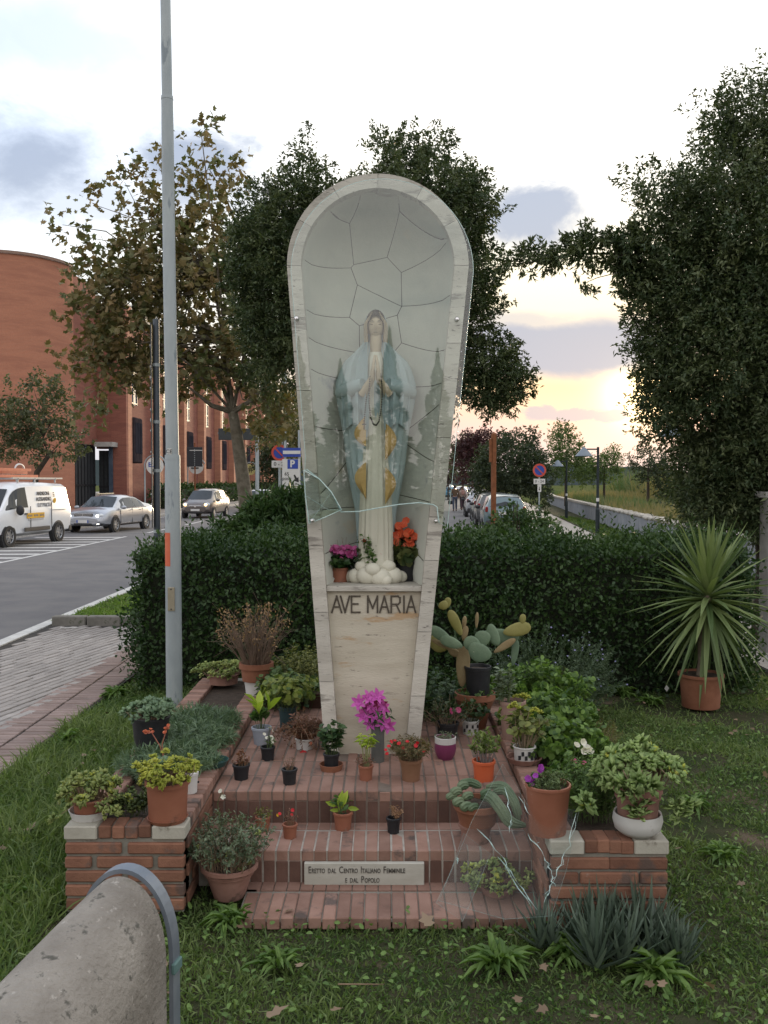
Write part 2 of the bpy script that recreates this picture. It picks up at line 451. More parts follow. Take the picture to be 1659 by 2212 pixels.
# distant ridge
V = []; F = []; k = 0
for i in range(61):
    a = -45 + i * 1.5; x = math.sin(R(a)) * 700; y = math.cos(R(a)) * 700
    h = 12 + 3 * math.sin(i * .7) + 2 * math.sin(i * 1.9) + (6 if a < -3 else 0)
    V += [(x, y, -.1), (x, y, h), (x * 1.1, y * 1.1, h * .9), (x * 1.1, y * 1.1, -.1)]
for i in range(60):
    a, b = i * 4, (i + 1) * 4
    F += [(a, b, b + 1, a + 1), (a + 1, b + 1, b + 2, a + 2), (a + 2, b + 2, b + 3, a + 3)]
mesh_obj('distant_hills', V, F, mat('far_hill', (.06, .085, .095), (.085, .11, .12), 1.0, .02), kind='structure')

# road markings (sheets just above the asphalt)
def stripe(name, pts, z=-.116): return sheet(name, pts, z, paint_white)
def lineY(name, x, y0, y1, wd=.12): return stripe(name, [(x - wd / 2, y0), (x + wd / 2, y0), (x + wd / 2, y1), (x - wd / 2, y1)])
lineY('edge_line', -4.75, -40, 400)
lineY('edge_line', -12.7, 41, 400)
lineY('hatch_border_line', -9.45, 5, 34)
for i in range(26):
    y0 = 36.5 + i * 7; lineY('centre_dash', -9.3, y0, y0 + 4.2, .14)
for i in range(20):
    y0 = 8 + i * 1.32; xl = -12.5 if y0 > 15 else -13.0
    stripe('hatch_bar', [(xl, y0), (-9.53, y0 + .25), (-9.53, y0 + .62), (xl, y0 + .37)])

# ================================================================== brick paving on the left
paver_cols = mat('paver', (.27, .25, .235), (.33, .305, .285), .9, 5, .002, 60, rnd=.12, spots=((.12, .11, .10), 6, .63))
red_paver = mat('red_paver', (.21, .155, .135), (.27, .205, .185), .9, 5, .002, 60, rnd=.18)
slab('pavement_bed', [(-4.35, -6), (-2.42, -6), (-2.42, 12.0), (-4.35, 12.0)], -.13, -.008, mat('joint_sand', (.03, .027, .024), (.05, .045, .04), 1, 20))
pav = thing('brick_pavement', 'grey clay brick pavement left of the lawn with a redder edge band', 'pavement')
def unit(name, sx, sy, sz, ch, m):
    o = MB().box(0, 0, 0, sx, sy, sz, ch=ch); me = bpy.data.meshes.new(name); me.from_pydata(o.v, [], o.f); me.materials.append(m); return me
pv = unit('paver', .244, .074, .05, .005, paver_cols)
rp = unit('paver_edge', .238, .062, .05, .005, red_paver)
pieces = []
ang = R(90 - 14)
ca, sa = math.cos(ang), math.sin(ang)
for i in range(-60, 80):
    for j in range(-170, 170):
        u = i * .25 + (.125 if j % 2 else 0); v = j * .090
        x = -3.4 + u * ca - v * sa; y = 7.5 + u * sa + v * ca
        if -4.22 < x < -2.86 and 3.0 < y < 11.88:
            pieces.append((y, x, ang + RG.normal() * .006, pv))
for j in range(130):
    y = 3.0 + j * .078
    if y > 11.9: break
    pieces.append((y, -2.56, RG.normal() * .006, rp)); pieces.append((y, -2.82 + .005, RG.normal() * .006, rp))
def seen(y, x):
    px = 829.5 + x / y * FP
    return px > -20 and y > 5.6
vis = sorted([p for p in pieces if seen(p[0], p[1])], key=lambda p: p[0])
for y, x, a, me in vis[:300]: inst('brick', me, pav, (x, y, -.022 + RG.normal() * .0015), rot=(RG.normal() * .006, RG.normal() * .006, a))
mb = {pv: MB(), rp: MB()}
done = set(id(p) for p in vis[:300])
for p in pieces:
    if id(p) in done: continue
    y, x, a, me = p
    mb[me].box(x, y, -.022 + RG.normal() * .0015, .242, .074 if me is pv else .062, .05, rz=a)
mb[pv].build('brick_field', mat('paver_far', (.20, .18, .165), (.29, .265, .245), .9, 9, .002, 60, spots=((.12, .11, .10), 6, .63)), pav, kind='stuff')
mb[rp].build('brick_edge_band', mat('red_paver_far', (.21, .155, .135), (.27, .205, .185), .9, 9), pav, kind='stuff')
kerb_m = mat('mossy_kerb', (.14, .135, .12), (.20, .19, .17), .95, 7, .004, 60, spots=((.07, .08, .05), 9, .58))
kb = thing('kerb_row', 'low concrete kerb row closing the brick pavement before the bright grass wedge', 'kerb', (0, 0, 0))
for i in range(5):
    b = MB().box(0, 0, 0, .44, .14, .2, ch=.012); b.build('kerb_stone', kerb_m, kb).location = (-4.1 + i * .455, 12.09, .015)

# ================================================================== brick building across the road
def brick_mat(name, c1, c2, mort):
    m = bpy.data.materials.new(name); m.use_nodes = True; t = NT(m.node_tree); b = t.n['Principled BSDF']
    g = t.new('ShaderNodeNewGeometry'); co = t.new('ShaderNodeTexCoord').outputs['Object']
    x, y, z = t.sep(co)
    nx, ny, nz = t.sep(g.outputs['Normal'])
    u = t.math('ADD', t.math('MULTIPLY', x, t.math('ABSOLUTE', ny)), t.math('MULTIPLY', y, t.math('ABSOLUTE', nx)))
    br = t.new('ShaderNodeTexBrick'); t.put(br.inputs['Vector'], t.comb(u, z, 0.0))
    br.inputs['Color1'].default_value = (*c1, 1); br.inputs['Color2'].default_value = (*c2, 1); br.inputs['Mortar'].default_value = (*mort, 1)
    br.inputs['Scale'].default_value = 1.0; br.inputs['Brick Width'].default_value = .26; br.inputs['Row Height'].default_value = .075; br.inputs['Mortar Size'].default_value = .008
    st = t.noise(t.vmath('MULTIPLY', co, (.35, .35, 2.6)), 1.2, 6, .72)
    col = t.mix(t.math('MULTIPLY', t.smooth(st, .38, .66), .62), br.outputs[0], (c1[0] * .6, c1[1] * .62, c1[2] * .7))
    t.put(b.inputs['Base Color'], col); b.inputs['Roughness'].default_value = .9; b.inputs['Specular IOR Level'].default_value = .2
    return m
bm_o = brick_mat('tower_brick', (.46, .195, .12), (.39, .16, .098), (.34, .20, .145))
bm_d = brick_mat('shaded_wall_brick', (.28, .105, .075), (.23, .085, .06), (.26, .14, .11))  # darker copy of the brick, shade of the less lit walls in its colour
bm_p = brick_mat('lit_pier_brick', (.54, .26, .17), (.48, .22, .14), (.42, .26, .18))  # lighter copy of the brick, light on the pier faces in its colour
bld = thing('brick_building', 'large red brick building across the road with a rounded corner tower', 'building')
dark_glass = mat('window_glass', (.02, .025, .032), (.04, .045, .05), .7, 1, spec=.0)
sky_glass = mat('sky_reflection_pane', (.10, .13, .17), (.16, .19, .23), .5, 1, spec=.08)  # blue-grey of the reflected sky is put into the pane colour
bay_m = mat('bay_panel', (.035, .03, .034), (.055, .045, .05), .9, 3, spec=0.0)
# rounded corner: flat front facing the camera then a quarter turn
TX, TY, TR, TH = -22.95, 57.0, 4.0, 14.9
V = []; F = []
path = [(-60, TY - TR), (-40, TY - TR), (-30, TY - TR)] + [(TX + TR * math.sin(a), TY - TR * math.cos(a)) for a in np.linspace(0, pi / 2, 22)]
for x, y in path: V += [(x, y, 0), (x, y, TH)]
for i in range(len(path) - 1): F.append((2 * i, 2 * i + 2, 2 * i + 3, 2 * i + 1))
o = mesh_obj('tower_wall', V, F, bm_o, bld, smooth=True)
V = []; F = []
for x, y in path: V += [(x, y, TH + .001), (x + (.09 if x > -25 else 0), y - .09, TH + .001), (x + (.09 if x > -25 else 0), y - .09, TH + .16), (x, y, TH + .16)]
for i in range(len(path) - 1):
    for k in range(3): F.append((4 * i + k, 4 * i + 4 + k, 4 * i + 5 + k, 4 * i + 1 + k))
mesh_obj('tower_coping', V, F, mat('coping', (.20, .13, .10), (.26, .17, .13)), bld)
sheetm = MB(); sheetm.poly([(-60, 0), (TX + TR, 0), (TX + TR, 0.05), (-60, .05)], 8); 
MB().box(-44, 62, TH - .35, 40, 16, .1).build('roof', concrete, bld)
MB().box(TX + TR - .2, 59.3, 4.3 + 5.15, .36, 4.55, 10.3).build('side_wall', bm_d, bld)
MB().box(TX + TR - .25, 59.3, 2.15, .2, 4.5, 4.3).build('side_gate', dark_metal, bld)
q_ = MB()
for i in range(7): q_.box(TX + TR - .12, 57.4 + i * .62, 2.1, .05, .08, 4.2)
q_.box(TX + TR - .12, 59.3, 1.7, .05, 4.4, .12); q_.build('side_gate_bars', black_plastic, bld)
# recessed wall with the tall entrance
RW_Y = 61.5; XF = -17.0; HB = 13.6
MB().box(-17.55, RW_Y + .4, HB / 2, 1.08, .8, HB).build('recess_wall', bm_d, bld)
MB().box(-18.55, RW_Y + .39, HB / 2 + 2.05, .90, .78, HB - 4.1).build('recess_lintel', bm_d, bld)
MB().box(-18.2, RW_Y - .5, 4.35, 1.2, 1.4, .3).build('entrance_canopy', concrete, bld)
gm = MB().box(-18.55, RW_Y + .55, 2.0, .9, .06, 4.0); gate = gm.build('entrance_gate', dark_metal, bld)
g2 = MB()
for i in range(4): g2.box(-18.95 + i * .27, RW_Y + .48, 2.0, .05, .06, 4.0)
g2.box(-18.55, RW_Y + .47, 1.6, .9, .05, .12); g2.build('gate_bars', black_plastic, gate)
MB().box(-18.0, RW_Y - .2, 2.2, .22, .22, 4.0).build('entrance_column', mat('blue_steel', (.05, .07, .10), (.08, .10, .13), .9, 3, spec=0.0), bld)
# long facade with piers
MOD = 8.7; NP = 12
MB().box(XF - .9, RW_Y + NP * MOD / 2 + .8, HB / 2, .6, NP * MOD, HB).build('facade_wall', bm_d, bld)
MB().box(XF - 5, RW_Y + NP * MOD / 2, HB - .3, 8, NP * MOD, .1).build('facade_roof', concrete, bld)
MB().box(XF - 1.6, RW_Y + NP * MOD / 2 + 2, HB + .55, .4, NP * MOD - 4, 1.1).build('parapet', mat('pale_parapet', (.35, .33, .31), (.42, .40, .37)), bld)
for i in range(NP):
    y = RW_Y + .5 + i * MOD
    MB().box(XF - .3, y + .35, HB / 2, .62, 1.0, HB).build('pier', bm_p, bld)
    b = MB().box(XF - .3, y + 2.0, 4.75, .9, 2.0, 3.1, ch=.08).build('bay', bay_m, bld)
    mbp = MB()
    for k in range(3): mbp.box(XF + .16, y + 1.4 + k * .62, 4.9, .02, .5, 2.1)
    mbp.build('bay_panes', mat('bay_glass', (.02, .022, .03), (.035, .035, .045), .7, 1, spec=.0), b, kind='stuff')
    MB().box(XF - .56, y + 1.9, 1.5, .1, 1.9, 3.0).build('ground_window', dark_glass, bld)
    MB().box(XF - .42, y + 1.9, 9.4, .4, 2.0, 4.4).build('upper_window', sky_glass, bld)
    fr = MB()
    for k in range(5): fr.box(XF - .2, y + 1.9, 7.3 + k * 1.05, .06, 2.02, .07)
    for k in range(3): fr.box(XF - .19, y + .95 + k * .95, 9.4, .06, .06, 4.4)
    fr.build('window_frame', dark_metal, bld)
# railing beside the entrance
rl = thing('iron_railing', 'dark upright-bar railing at the foot of the brick tower', 'railing', (-17.0, 55, 0))
rm = MB()
for i in range(22): rm.box(0, i * .16, .6, .03, .03, 1.2)
rm.build('bars', dark_metal, rl, kind='stuff')
MB().box(0, 1.7, 1.2, .05, 3.5, .05).build('top_rail', dark_metal, rl); MB().box(0, 1.7, .15, .05, 3.5, .05).build('bottom_rail', dark_metal, rl)

# ================================================================== leaf materials
def leafm(name, c1, c2, tr=.3, rough=.5, spec=.35): return mat(name, c1, c2, rough, leaf=tr, spec=spec)
hedge_leaf = leafm('hedge_leaf', (.018, .045, .014), (.060, .11, .03), .22, .5)
dark_leaf = leafm('laurel_leaf', (.034, .060, .024), (.13, .155, .07), .2, .5)
brown_leaf = leafm('plane_leaf', (.10, .12, .05), (.21, .15, .07), .22, .65)
bark = mat('bark', (.10, .085, .06), (.17, .15, .115), .95, 12, .01, 40, spots=((.24, .22, .17), 5, .58))
dark_bark = mat('dark_bark', (.045, .036, .028), (.075, .06, .045), .95, 12, .01, 40)

def box_hedge(name, label, cat, x0, x1, y0, y1, h, n, L, m, core=True, z0=0, jit=.07, shoots=None, seed_wave=1.0):
    t = thing(name, label, cat, ((x0 + x1) / 2, (y0 + y1) / 2, z0)); cx, cy = (x0 + x1) / 2, (y0 + y1) / 2
    wx, wy = x1 - x0, y1 - y0
    areas = np.array([wx * h, wy * h, wy * h, wx * wy]); pr = areas / areas.sum()
    f = RG.choice(4, n, p=pr); u = RG.random(n); v = RG.random(n)
    P = np.zeros((n, 3)); N = np.zeros((n, 3))
    a = f == 0; P[a] = np.c_[u[a] * wx - wx / 2, np.full(a.sum(), -wy / 2), v[a] * h]; N[a] = (0, -1, 0)
    for k, sg in ((1, -1), (2, 1)):
        a = f == k; P[a] = np.c_[np.full(a.sum(), sg * wx / 2), u[a] * wy - wy / 2, v[a] * h]; N[a] = (sg, 0, 0)
    a = f == 3; P[a] = np.c_[u[a] * wx - wx / 2, v[a] * wy - wy / 2, np.full(a.sum(), h)]; N[a] = (0, 0, 1)
    wob = (np.sin(P[:, 0] * 3.1) + np.sin(P[:, 0] * 7.3 + P[:, 2] * 5) + np.sin(P[:, 2] * 6.1 + P[:, 1] * 4 + 1)) * .028 * seed_wave
    # rounded top edge
    P += N * (wob + RG.normal(size=n) * jit - .02)[:, None]
    e = np.clip((P[:, 2] - (h - .16)) / .16, 0, 1); P[:, 1] += np.where(N[:, 1] < 0, e ** 2 * .12, 0); P[:, 0] -= np.sign(P[:, 0]) * np.where(np.abs(N[:, 0]) > .5, e ** 2 * .12, 0)
    Dr = norm(N * .6 + RG.normal(size=(n, 3)) * .75 + np.array([0, 0, .35]))
    lv = Leaves().add(P, Dr, L * RG.uniform(.6, 1.25, n), L * .55 * RG.uniform(.7, 1.2, n), N=N + RG.normal(size=(n, 3)) * .5, var=np.clip(RG.beta(1.6, 3.0, n) + .22 * np.sin(P[:, 0] * 4.3 + P[:, 2] * 3) * np.sin(P[:, 2] * 6.7 + P[:, 0] * 1.7) + .1 * (P[:, 2] / h - .5) + np.where(RG.random(n) > .96, .45, 0), 0, 1))
    if shoots:
        for (sx, sy, sh, k) in shoots:
            zz = np.linspace(0, sh, k); pp = np.c_[sx - cx + RG.normal(size=k) * .012, np.full(k, sy - cy), h - .05 + zz]
            th = np.arange(k) * 2.4
            lv.add(pp, np.c_[np.cos(th), np.sin(th), np.full(k, .9)], L * 1.1, L * .5, var=.55)
    lv.build('foliage', m, t, kind='stuff')
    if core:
        MB().box(0, 0, h * .48, wx - .16, wy - .16, h * .93).build('shade_core', mat('hedge_shade', (.010, .016, .008), (.02, .026, .012), 1.0, 15, .03, 25), t)  # near-black box whose colour stands for the shade inside the leaves
    return t
sh = [(A(px, 1170, 8.4).x, 8.5 + RG.random() * .5, .16 + RG.random() * .22, 16) for px in (1262, 1283, 1318, 1338, 1388, 1402, 1440, 1478, 1520, 1102, 1020, 948, 420, 436, 396)]
box_hedge('clipped_hedge', 'long dark green clipped hedge running behind the shrine', 'hedge', -2.22, 3.24, 8.15, 9.7, 1.25, 52000, .05, hedge_leaf, shoots=sh)

def crown(name, blobs, nclu, per, L, W, m, parent, tpl='leaf', up=.35, csz=.22, shell=.55, var=(1.5, 2.5), kind='stuff', origin=(0, 0, 0), curl=.15, limbs=None, limb_m=None, trunk_top=None, fill=None):
    """leaf clusters spread through ellipsoids (world coordinates), around short twigs that point outward and up"""
    lv = Leaves(); O = np.array(origin, float); vol = np.array([b[3] * b[4] * b[5] for b in blobs]) ** .75; pr = vol / vol.sum()
    tips = []
    for _ in range(nclu):
        b = blobs[RG.choice(len(blobs), p=pr)]
        d = rdir(1)[0]; r = shell + (1 - shell) * RG.random() ** .6
        c = np.array(b[:3]) + d * r * np.array(b[3:6])
        tw = norm(d * .8 + np.array([0, 0, up]) + RG.normal(size=3) * .35)
        ln = csz * RG.uniform(.6, 1.5); k = max(4, int(per * RG.uniform(.6, 1.4)))
        t = RG.random(k); P = c + tw * (t * ln)[:, None] + RG.normal(size=(k, 3)) * csz * .28 * (1.1 - t)[:, None]
        Dr = norm(tw * .7 + RG.normal(size=(k, 3)) * .75)
        vb = RG.beta(*var)
        lv.add(P - O, Dr, L * RG.uniform(.6, 1.2, k), W * RG.uniform(.6, 1.2, k), var=np.clip(vb + RG.normal(size=k) * .18, 0, 1))
        tips.append(c)
    o = lv.build(name, m, parent, tpl=tpl, kind=kind, curl=curl)
    if limbs and trunk_top is not None:
        mb = MB(); tt = Vector(trunk_top); tz = max(p[2] for p in tips) - tt.z
        forks = [tt + Vector((RG.normal() * .12 * i, RG.normal() * .12 * i, tz * .13 * i)) for i in range(5)]
        for a_, b_ in zip(forks, forks[1:]): mb.tube([a_ - Vector(O), a_.lerp(b_, .5) - Vector(O) + Vector((RG.normal() * .04, RG.normal() * .04, 0)), b_ - Vector(O)], [limb_r(a_, tt) * 1.1 + .02, limb_r(a_, tt) + .015, .03], 6)
        for i in range(limbs):
            e = Vector(tips[RG.integers(len(tips))]); st = min(forks, key=lambda f_: (f_ - e).length + RG.random() * .6); L_ = (e - st).length; ro = limb_r(st, e) * .8
            pp = [st.lerp(e, u_) + Vector(RG.normal(size=3) * L_ * .07) + Vector((0, 0, L_ * .10 * math.sin(pi * u_))) for u_ in (.25, .5, .75)]
            mb.tube([q_ - Vector(O) for q_ in [st] + pp + [e]], [ro, ro * .75, ro * .5, ro * .3, ro * .12], 5)
        mb.build('limbs', limb_m or dark_bark, parent, smooth=True)
    return o
def limb_r(a, b): return .012 + .014 * (b - a).length ** .7
def ell_px(px, py, Y, rx, ry, rz_depth):
    """ellipsoid centred on a line of sight at distance Y, radii given across and up in metres"""
    c = A(px, py, Y); return (c.x, c.y, c.z, rx, rz_depth, ry)

# --- evergreen tree behind the shrine
Yt = 11.6; s_ = Yt / FP
bl = [ell_px(905, 470, Yt, 165 * s_, 120 * s_, .9), ell_px(840, 620, Yt, 200 * s_, 190 * s_, 1.1), ell_px(600, 600, Yt, 95 * s_, 175 * s_, .8), ell_px(610, 760, Yt, 85 * s_, 95 * s_, .7),
      ell_px(1010, 640, Yt, 65 * s_, 130 * s_, .6), ell_px(1040, 810, Yt, 100 * s_, 75 * s_, .6), ell_px(640, 440, Yt, 75 * s_, 60 * s_, .5), ell_px(1000, 450, Yt, 48 * s_, 70 * s_, .4), ell_px(1080, 850, Yt, 55 * s_, 40 * s_, .4),
      ell_px(662, 345, Yt, 22 * s_, 42 * s_, .15), ell_px(850, 330, Yt, 65 * s_, 35 * s_, .25), ell_px(940, 335, Yt, 40 * s_, 35 * s_, .2), ell_px(1140, 815, Yt, 26 * s_, 14 * s_, .12), ell_px(550, 560, Yt, 60 * s_, 110 * s_, .5)]
base = G(838, 1500); tb = Vector((.05, Yt, 0)); tp = Vector((.05, Yt, 2.1))
t = thing('evergreen_tree', 'dark evergreen tree with narrow glossy leaves right behind the shrine', 'tree', tuple(tb))
MB().tube([(0, 0, 0), (.03, 0, .9), (0, 0, 1.8), (.1, .1, 3.4)], [.13, .11, .09, .05], 10).build('trunk', dark_bark, t, smooth=True)
crown('crown', bl + [ell_px(740, 490, Yt, 80 * s_, 90 * s_, .6)], 4300, 34, .066, .026, dark_leaf, t, up=.5, csz=.2, origin=tb, shell=.1, limbs=50, trunk_top=tp)
# --- dense tree at the right edge with a long bough reaching left
Yr = 10.8; s_ = Yr / FP
bl = [ell_px(1640, 520, Yr, 215 * s_, 230 * s_, 1.3), ell_px(1600, 800, Yr, 220 * s_, 210 * s_, 1.4), ell_px(1640, 1020, Yr, 190 * s_, 150 * s_, 1.2), ell_px(1470, 470, Yr, 80 * s_, 75 * s_, .5), ell_px(1620, 290, Yr, 90 * s_, 90 * s_, .6),
      ell_px(1500, 620, Yr, 120 * s_, 90 * s_, .7), ell_px(1440, 740, Yr, 75 * s_, 95 * s_, .6), ell_px(1450, 900, Yr, 60 * s_, 60 * s_, .5), ell_px(1640, 215, Yr, 22 * s_, 36 * s_, .2), ell_px(1560, 250, Yr, 30 * s_, 45 * s_, .25),
      ell_px(1420, 400, Yr, 45 * s_, 30 * s_, .3), ell_px(1570, 1090, Yr, 130 * s_, 70 * s_, .6), ell_px(1800, 700, Yr, 200 * s_, 400 * s_, 1.6)]
bo = [ell_px(1345, 540, Yr, 38 * s_, 36 * s_, .2), ell_px(1262, 535, Yr, 42 * s_, 38 * s_, .2), ell_px(1205, 560, Yr, 34 * s_, 24 * s_, .16), ell_px(1150, 562, Yr, 32 * s_, 22 * s_, .15),
      ell_px(1100, 570, Yr, 26 * s_, 16 * s_, .12), ell_px(1262, 615, Yr, 16 * s_, 14 * s_, .08), ell_px(1380, 560, Yr, 40 * s_, 46 * s_, .3), ell_px(1375, 640, Yr, 30 * s_, 22 * s_, .2)]
tb = Vector((4.45, Yr, 0)); tp = Vector((4.45, Yr, 1.2))
t = thing('evergreen_tree', 'tall dense evergreen filling the right edge, one bough reaching out to the left', 'tree', tuple(tb))
MB().tube([(0, 0, 0), (.02, 0, .8), (-.03, 0, 2.2), (0, .05, 4.5)], [.16, .13, .11, .06], 10).build('trunk', dark_bark, t, smooth=True)
crown('crown', [b_[:3] + (b_[3] * .86, b_[4], b_[5] * .88) for b_ in bl], 6400, 34, .068, .027, dark_leaf, t, up=.5, csz=.30, origin=tb, shell=.2, limbs=60, trunk_top=tp)
crown('bough_foliage', bo, 300, 26, .08, .028, dark_leaf, t, up=.35, csz=.15, origin=tb, shell=.1)
b = MB(); pts = [A(1480, 620, Yr), A(1400, 570, Yr), A(1330, 548, Yr), A(1240, 548, Yr), A(1160, 565, Yr), A(1085, 572, Yr)]
b.tube([tuple(p - tb) for p in pts], [.022, .018, .015, .012, .008, .004], 6)
b.tube([tuple(A(1330, 590, Yr) - tb), tuple(A(1290, 600, Yr) - tb), tuple(A(1255, 615, Yr) - tb)], [.006, .005, .003], 5); b.build('bough', dark_bark, t, smooth=True)

# --- brown-leaved plane tree at the left
Yp = 16.0; s_ = Yp / FP
bl = [ell_px(430, 610, Yp, 165 * s_, 180 * s_, 1.5), ell_px(330, 560, Yp, 110 * s_, 120 * s_, 1.0), ell_px(270, 720, Yp, 120 * s_, 130 * s_, 1.0), ell_px(500, 780, Yp, 120 * s_, 120 * s_, 1.0), ell_px(420, 440, Yp, 80 * s_, 110 * s_, .8),
      ell_px(435, 320, Yp, 30 * s_, 50 * s_, .25), ell_px(280, 400, Yp, 35 * s_, 50 * s_, .3), ell_px(215, 450, Yp, 22 * s_, 45 * s_, .2), ell_px(160, 510, Yp, 55 * s_, 28 * s_, .35), ell_px(520, 400, Yp, 35 * s_, 45 * s_, .3), ell_px(335, 370, Yp, 26 * s_, 45 * s_, .25),
      ell_px(240, 620, Yp, 95 * s_, 75 * s_, .7), ell_px(230, 800, Yp, 85 * s_, 80 * s_, .6), ell_px(350, 820, Yp, 90 * s_, 70 * s_, .6), ell_px(190, 680, Yp, 45 * s_, 35 * s_, .4), ell_px(180, 880, Yp, 25 * s_, 40 * s_, .3), ell_px(560, 870, Yp, 70 * s_, 60 * s_, .6), ell_px(600, 930, Yp, 45 * s_, 50 * s_, .4)]
tb = G(534, 1275); tb = Vector((A(534, 1100, Yp).x, Yp, 0)); tp = A(505, 905, Yp)
t = thing('plane_tree', 'plane tree with browning autumn leaves standing left of the shrine', 'tree', tuple(tb))
tk = [A(534, 1280, Yp), A(531, 1080, Yp), A(520, 1000, Yp), A(510, 930, Yp), A(503, 890, Yp)]
MB().tube([tuple(p - tb) for p in tk], [.14, .125, .11, .095, .085], 10).build('trunk', bark, t, smooth=True)
lb = MB()
for (ex, ey, q) in ((400, 830, .055), (290, 700, .03), (470, 700, .06), (440, 480, .04), (600, 800, .05), (560, 640, .04), (350, 560, .04), (435, 290, .03)):
    e = A(ex, ey, Yp + RG.normal() * .5); st = A(503, 890, Yp); mid = st.lerp(e, .45) + Vector((0, 0, -.1 if ey > 700 else .15))
    lb.tube([tuple(st - tb), tuple(mid - tb), tuple(e - tb)], [q, q * .7, q * .25], 6)
lb.build('main_limbs', bark, t, smooth=True)
crown('crown', [b_[:3] + (b_[3] * .93, b_[4], b_[5] * .93) for b_ in bl], 860, 13, .112, .122, brown_leaf, t, tpl='plane', up=.75, csz=.36, origin=tb, shell=.05, var=(1.3, 1.3), limbs=110, limb_m=bark, trunk_top=A(500, 800, Yp))
# --- small plane tree over the van
Ys = 38.0; s_ = Ys / FP
bl = [ell_px(70, 890, Ys, 95 * s_, 70 * s_, 1.2), ell_px(110, 950, Ys, 80 * s_, 50 * s_, 1.0), ell_px(20, 930, Ys, 60 * s_, 60 * s_, .8), ell_px(100, 830, Ys, 30 * s_, 30 * s_, .4), ell_px(30, 970, Ys, 50 * s_, 30 * s_, .5)]
tb = A(60, 1090, Ys); tb.z = 0
t = thing('street_tree', 'small round street tree with grey-green leaves in front of the brick tower', 'tree', tuple(tb))
MB().tube([(0, 0, 0), tuple(A(80, 1020, Ys) - tb), tuple(A(112, 975, Ys) - tb)], [.14, .12, .08], 8).build('trunk', dark_bark, t, smooth=True)
crown('crown', bl, 480, 16, .14, .11, leafm('greygreen_leaf', (.055, .07, .035), (.15, .155, .09), .35), t, up=.3, csz=.4, origin=tb, shell=.3, limbs=30, trunk_top=A(100, 985, Ys))

# --- oleander behind the left hedge and rose bush behind the right hedge
def bush(name, label, cat, px, py_base, Y, blobs, n, per, L, W, m, z0=0, csz=.2, up=.9, shell=.3, tpl='leaf', core=None, var=(1.5, 2.2)):
    tb = A(px, 1100, Y); tb.z = z0
    t = thing(name, label, cat, tuple(tb))
    s = Y / FP
    crown('foliage', [ell_px(a, b, Y, c * s, d * s, e) for a, b, c, d, e in blobs], n, per, L, W, m, t, tpl=tpl, up=up, csz=csz, origin=tb, shell=shell, var=var)
    st = MB()
    for k in range(9):
        e = A(*blobs[k % len(blobs)][:2], Y + RG.normal() * .15) + Vector((RG.normal() * .15, 0, RG.normal() * .1))
        st.tube([(RG.normal() * .08, RG.normal() * .08, 0), tuple((e - tb) * .6), tuple(e - tb)], [.014, .01, .004], 5)
    st.build('stems', dark_bark, t, smooth=True)
    return t
ole = leafm('oleander_leaf', (.03, .07, .022), (.09, .15, .05), .25)
bush('oleander_bush', 'oleander bush with long narrow leaves rising over the hedge left of the shrine', 'bush', 600, 0, 10.4, [(600, 1150, 75, 60, .5), (560, 1170, 55, 40, .4), (640, 1120, 40, 40, .4), (500, 1185, 35, 28, .3)], 520, 22, .15, .024, ole, csz=.16, up=1.3)
bush('rose_bush', 'loose leafy shrub rising over the right hedge beside the rusty post', 'bush', 1120, 0, 10.6, [(1115, 1150, 50, 34, .35), (1170, 1152, 36, 32, .3), (1080, 1175, 30, 20, .3), (1092, 1110, 14, 14, .2)], 170, 16, .06, .035, leafm('rose_leaf', (.03, .065, .025), (.10, .16, .06), .3), csz=.14, up=.5)

# far vegetation beyond the car park
fd = leafm('far_dark_leaf', (.030, .048, .026), (.075, .095, .05), .3)
purple = leafm('plum_leaf', (.045, .018, .022), (.09, .035, .04), .3)
fl = leafm('far_light_leaf', (.06, .10, .035), (.14, .19, .07), .4)
def ftree(name, label, px, Y, blobs, n, per, L, m, cat='tree', z0=-.1, shell=.35):
    tb = A(px, 1060, Y); tb.z = z0; s = Y / FP
    t = thing(name, label, cat, tuple(tb))
    B = [ell_px(a, b, Y, c * s, d * s, e) for a, b, c, d, e in blobs]
    crown('crown', B, n, per, L, L * .55, m, t, up=.5, csz=L * 3, origin=tb, shell=shell, limbs=8, trunk_top=(tb.x, tb.y, B[0][2] - B[0][5] * .4))
    MB().tube([(0, 0, 0), (0, 0, B[0][2] - z0)], [.1, .05], 7).build('trunk', dark_bark, t)
ftree('shrub_thicket', 'dark rounded thicket behind the parked cars', 1105, 47, [(1100, 1010, 70, 62, 2.0), (1150, 1030, 42, 52, 1.5), (1060, 1040, 40, 45, 1.3), (1120, 960, 40, 25, .8), (1165, 1070, 24, 22, .6)], 900, 20, .16, fd, 'thicket')
ftree('plum_tree', 'purple-leaved tree behind the walking people', 1030, 62, [(1030, 1000, 42, 55, 1.5), (1010, 970, 22, 25, 1), (1045, 960, 30, 28, 1)], 380, 18, .2, purple)
ftree('pale_tree', 'grey-green tree rising left of the purple one', 1000, 80, [(1003, 985, 25, 38, 1.5), (990, 1010, 15, 25, 1)], 200, 16, .24, leafm('pale_leaf', (.07, .09, .055), (.13, .15, .09), .35))
ftree('young_poplar', 'light green young tree on the field side of the wall', 1222, 58, [(1222, 975, 32, 48, 1.6), (1230, 1010, 40, 30, 1.5), (1210, 940, 14, 22, .6)], 420, 16, .16, fl, z0=.4)
ftree('willow_shrub', 'low pale green shrub on the field right of the middle lamp', 1305, 60, [(1305, 1010, 32, 30, 1.5), (1270, 1020, 28, 24, 1.2), (1325, 985, 14, 18, .6)], 300, 16, .16, fl, z0=.4)
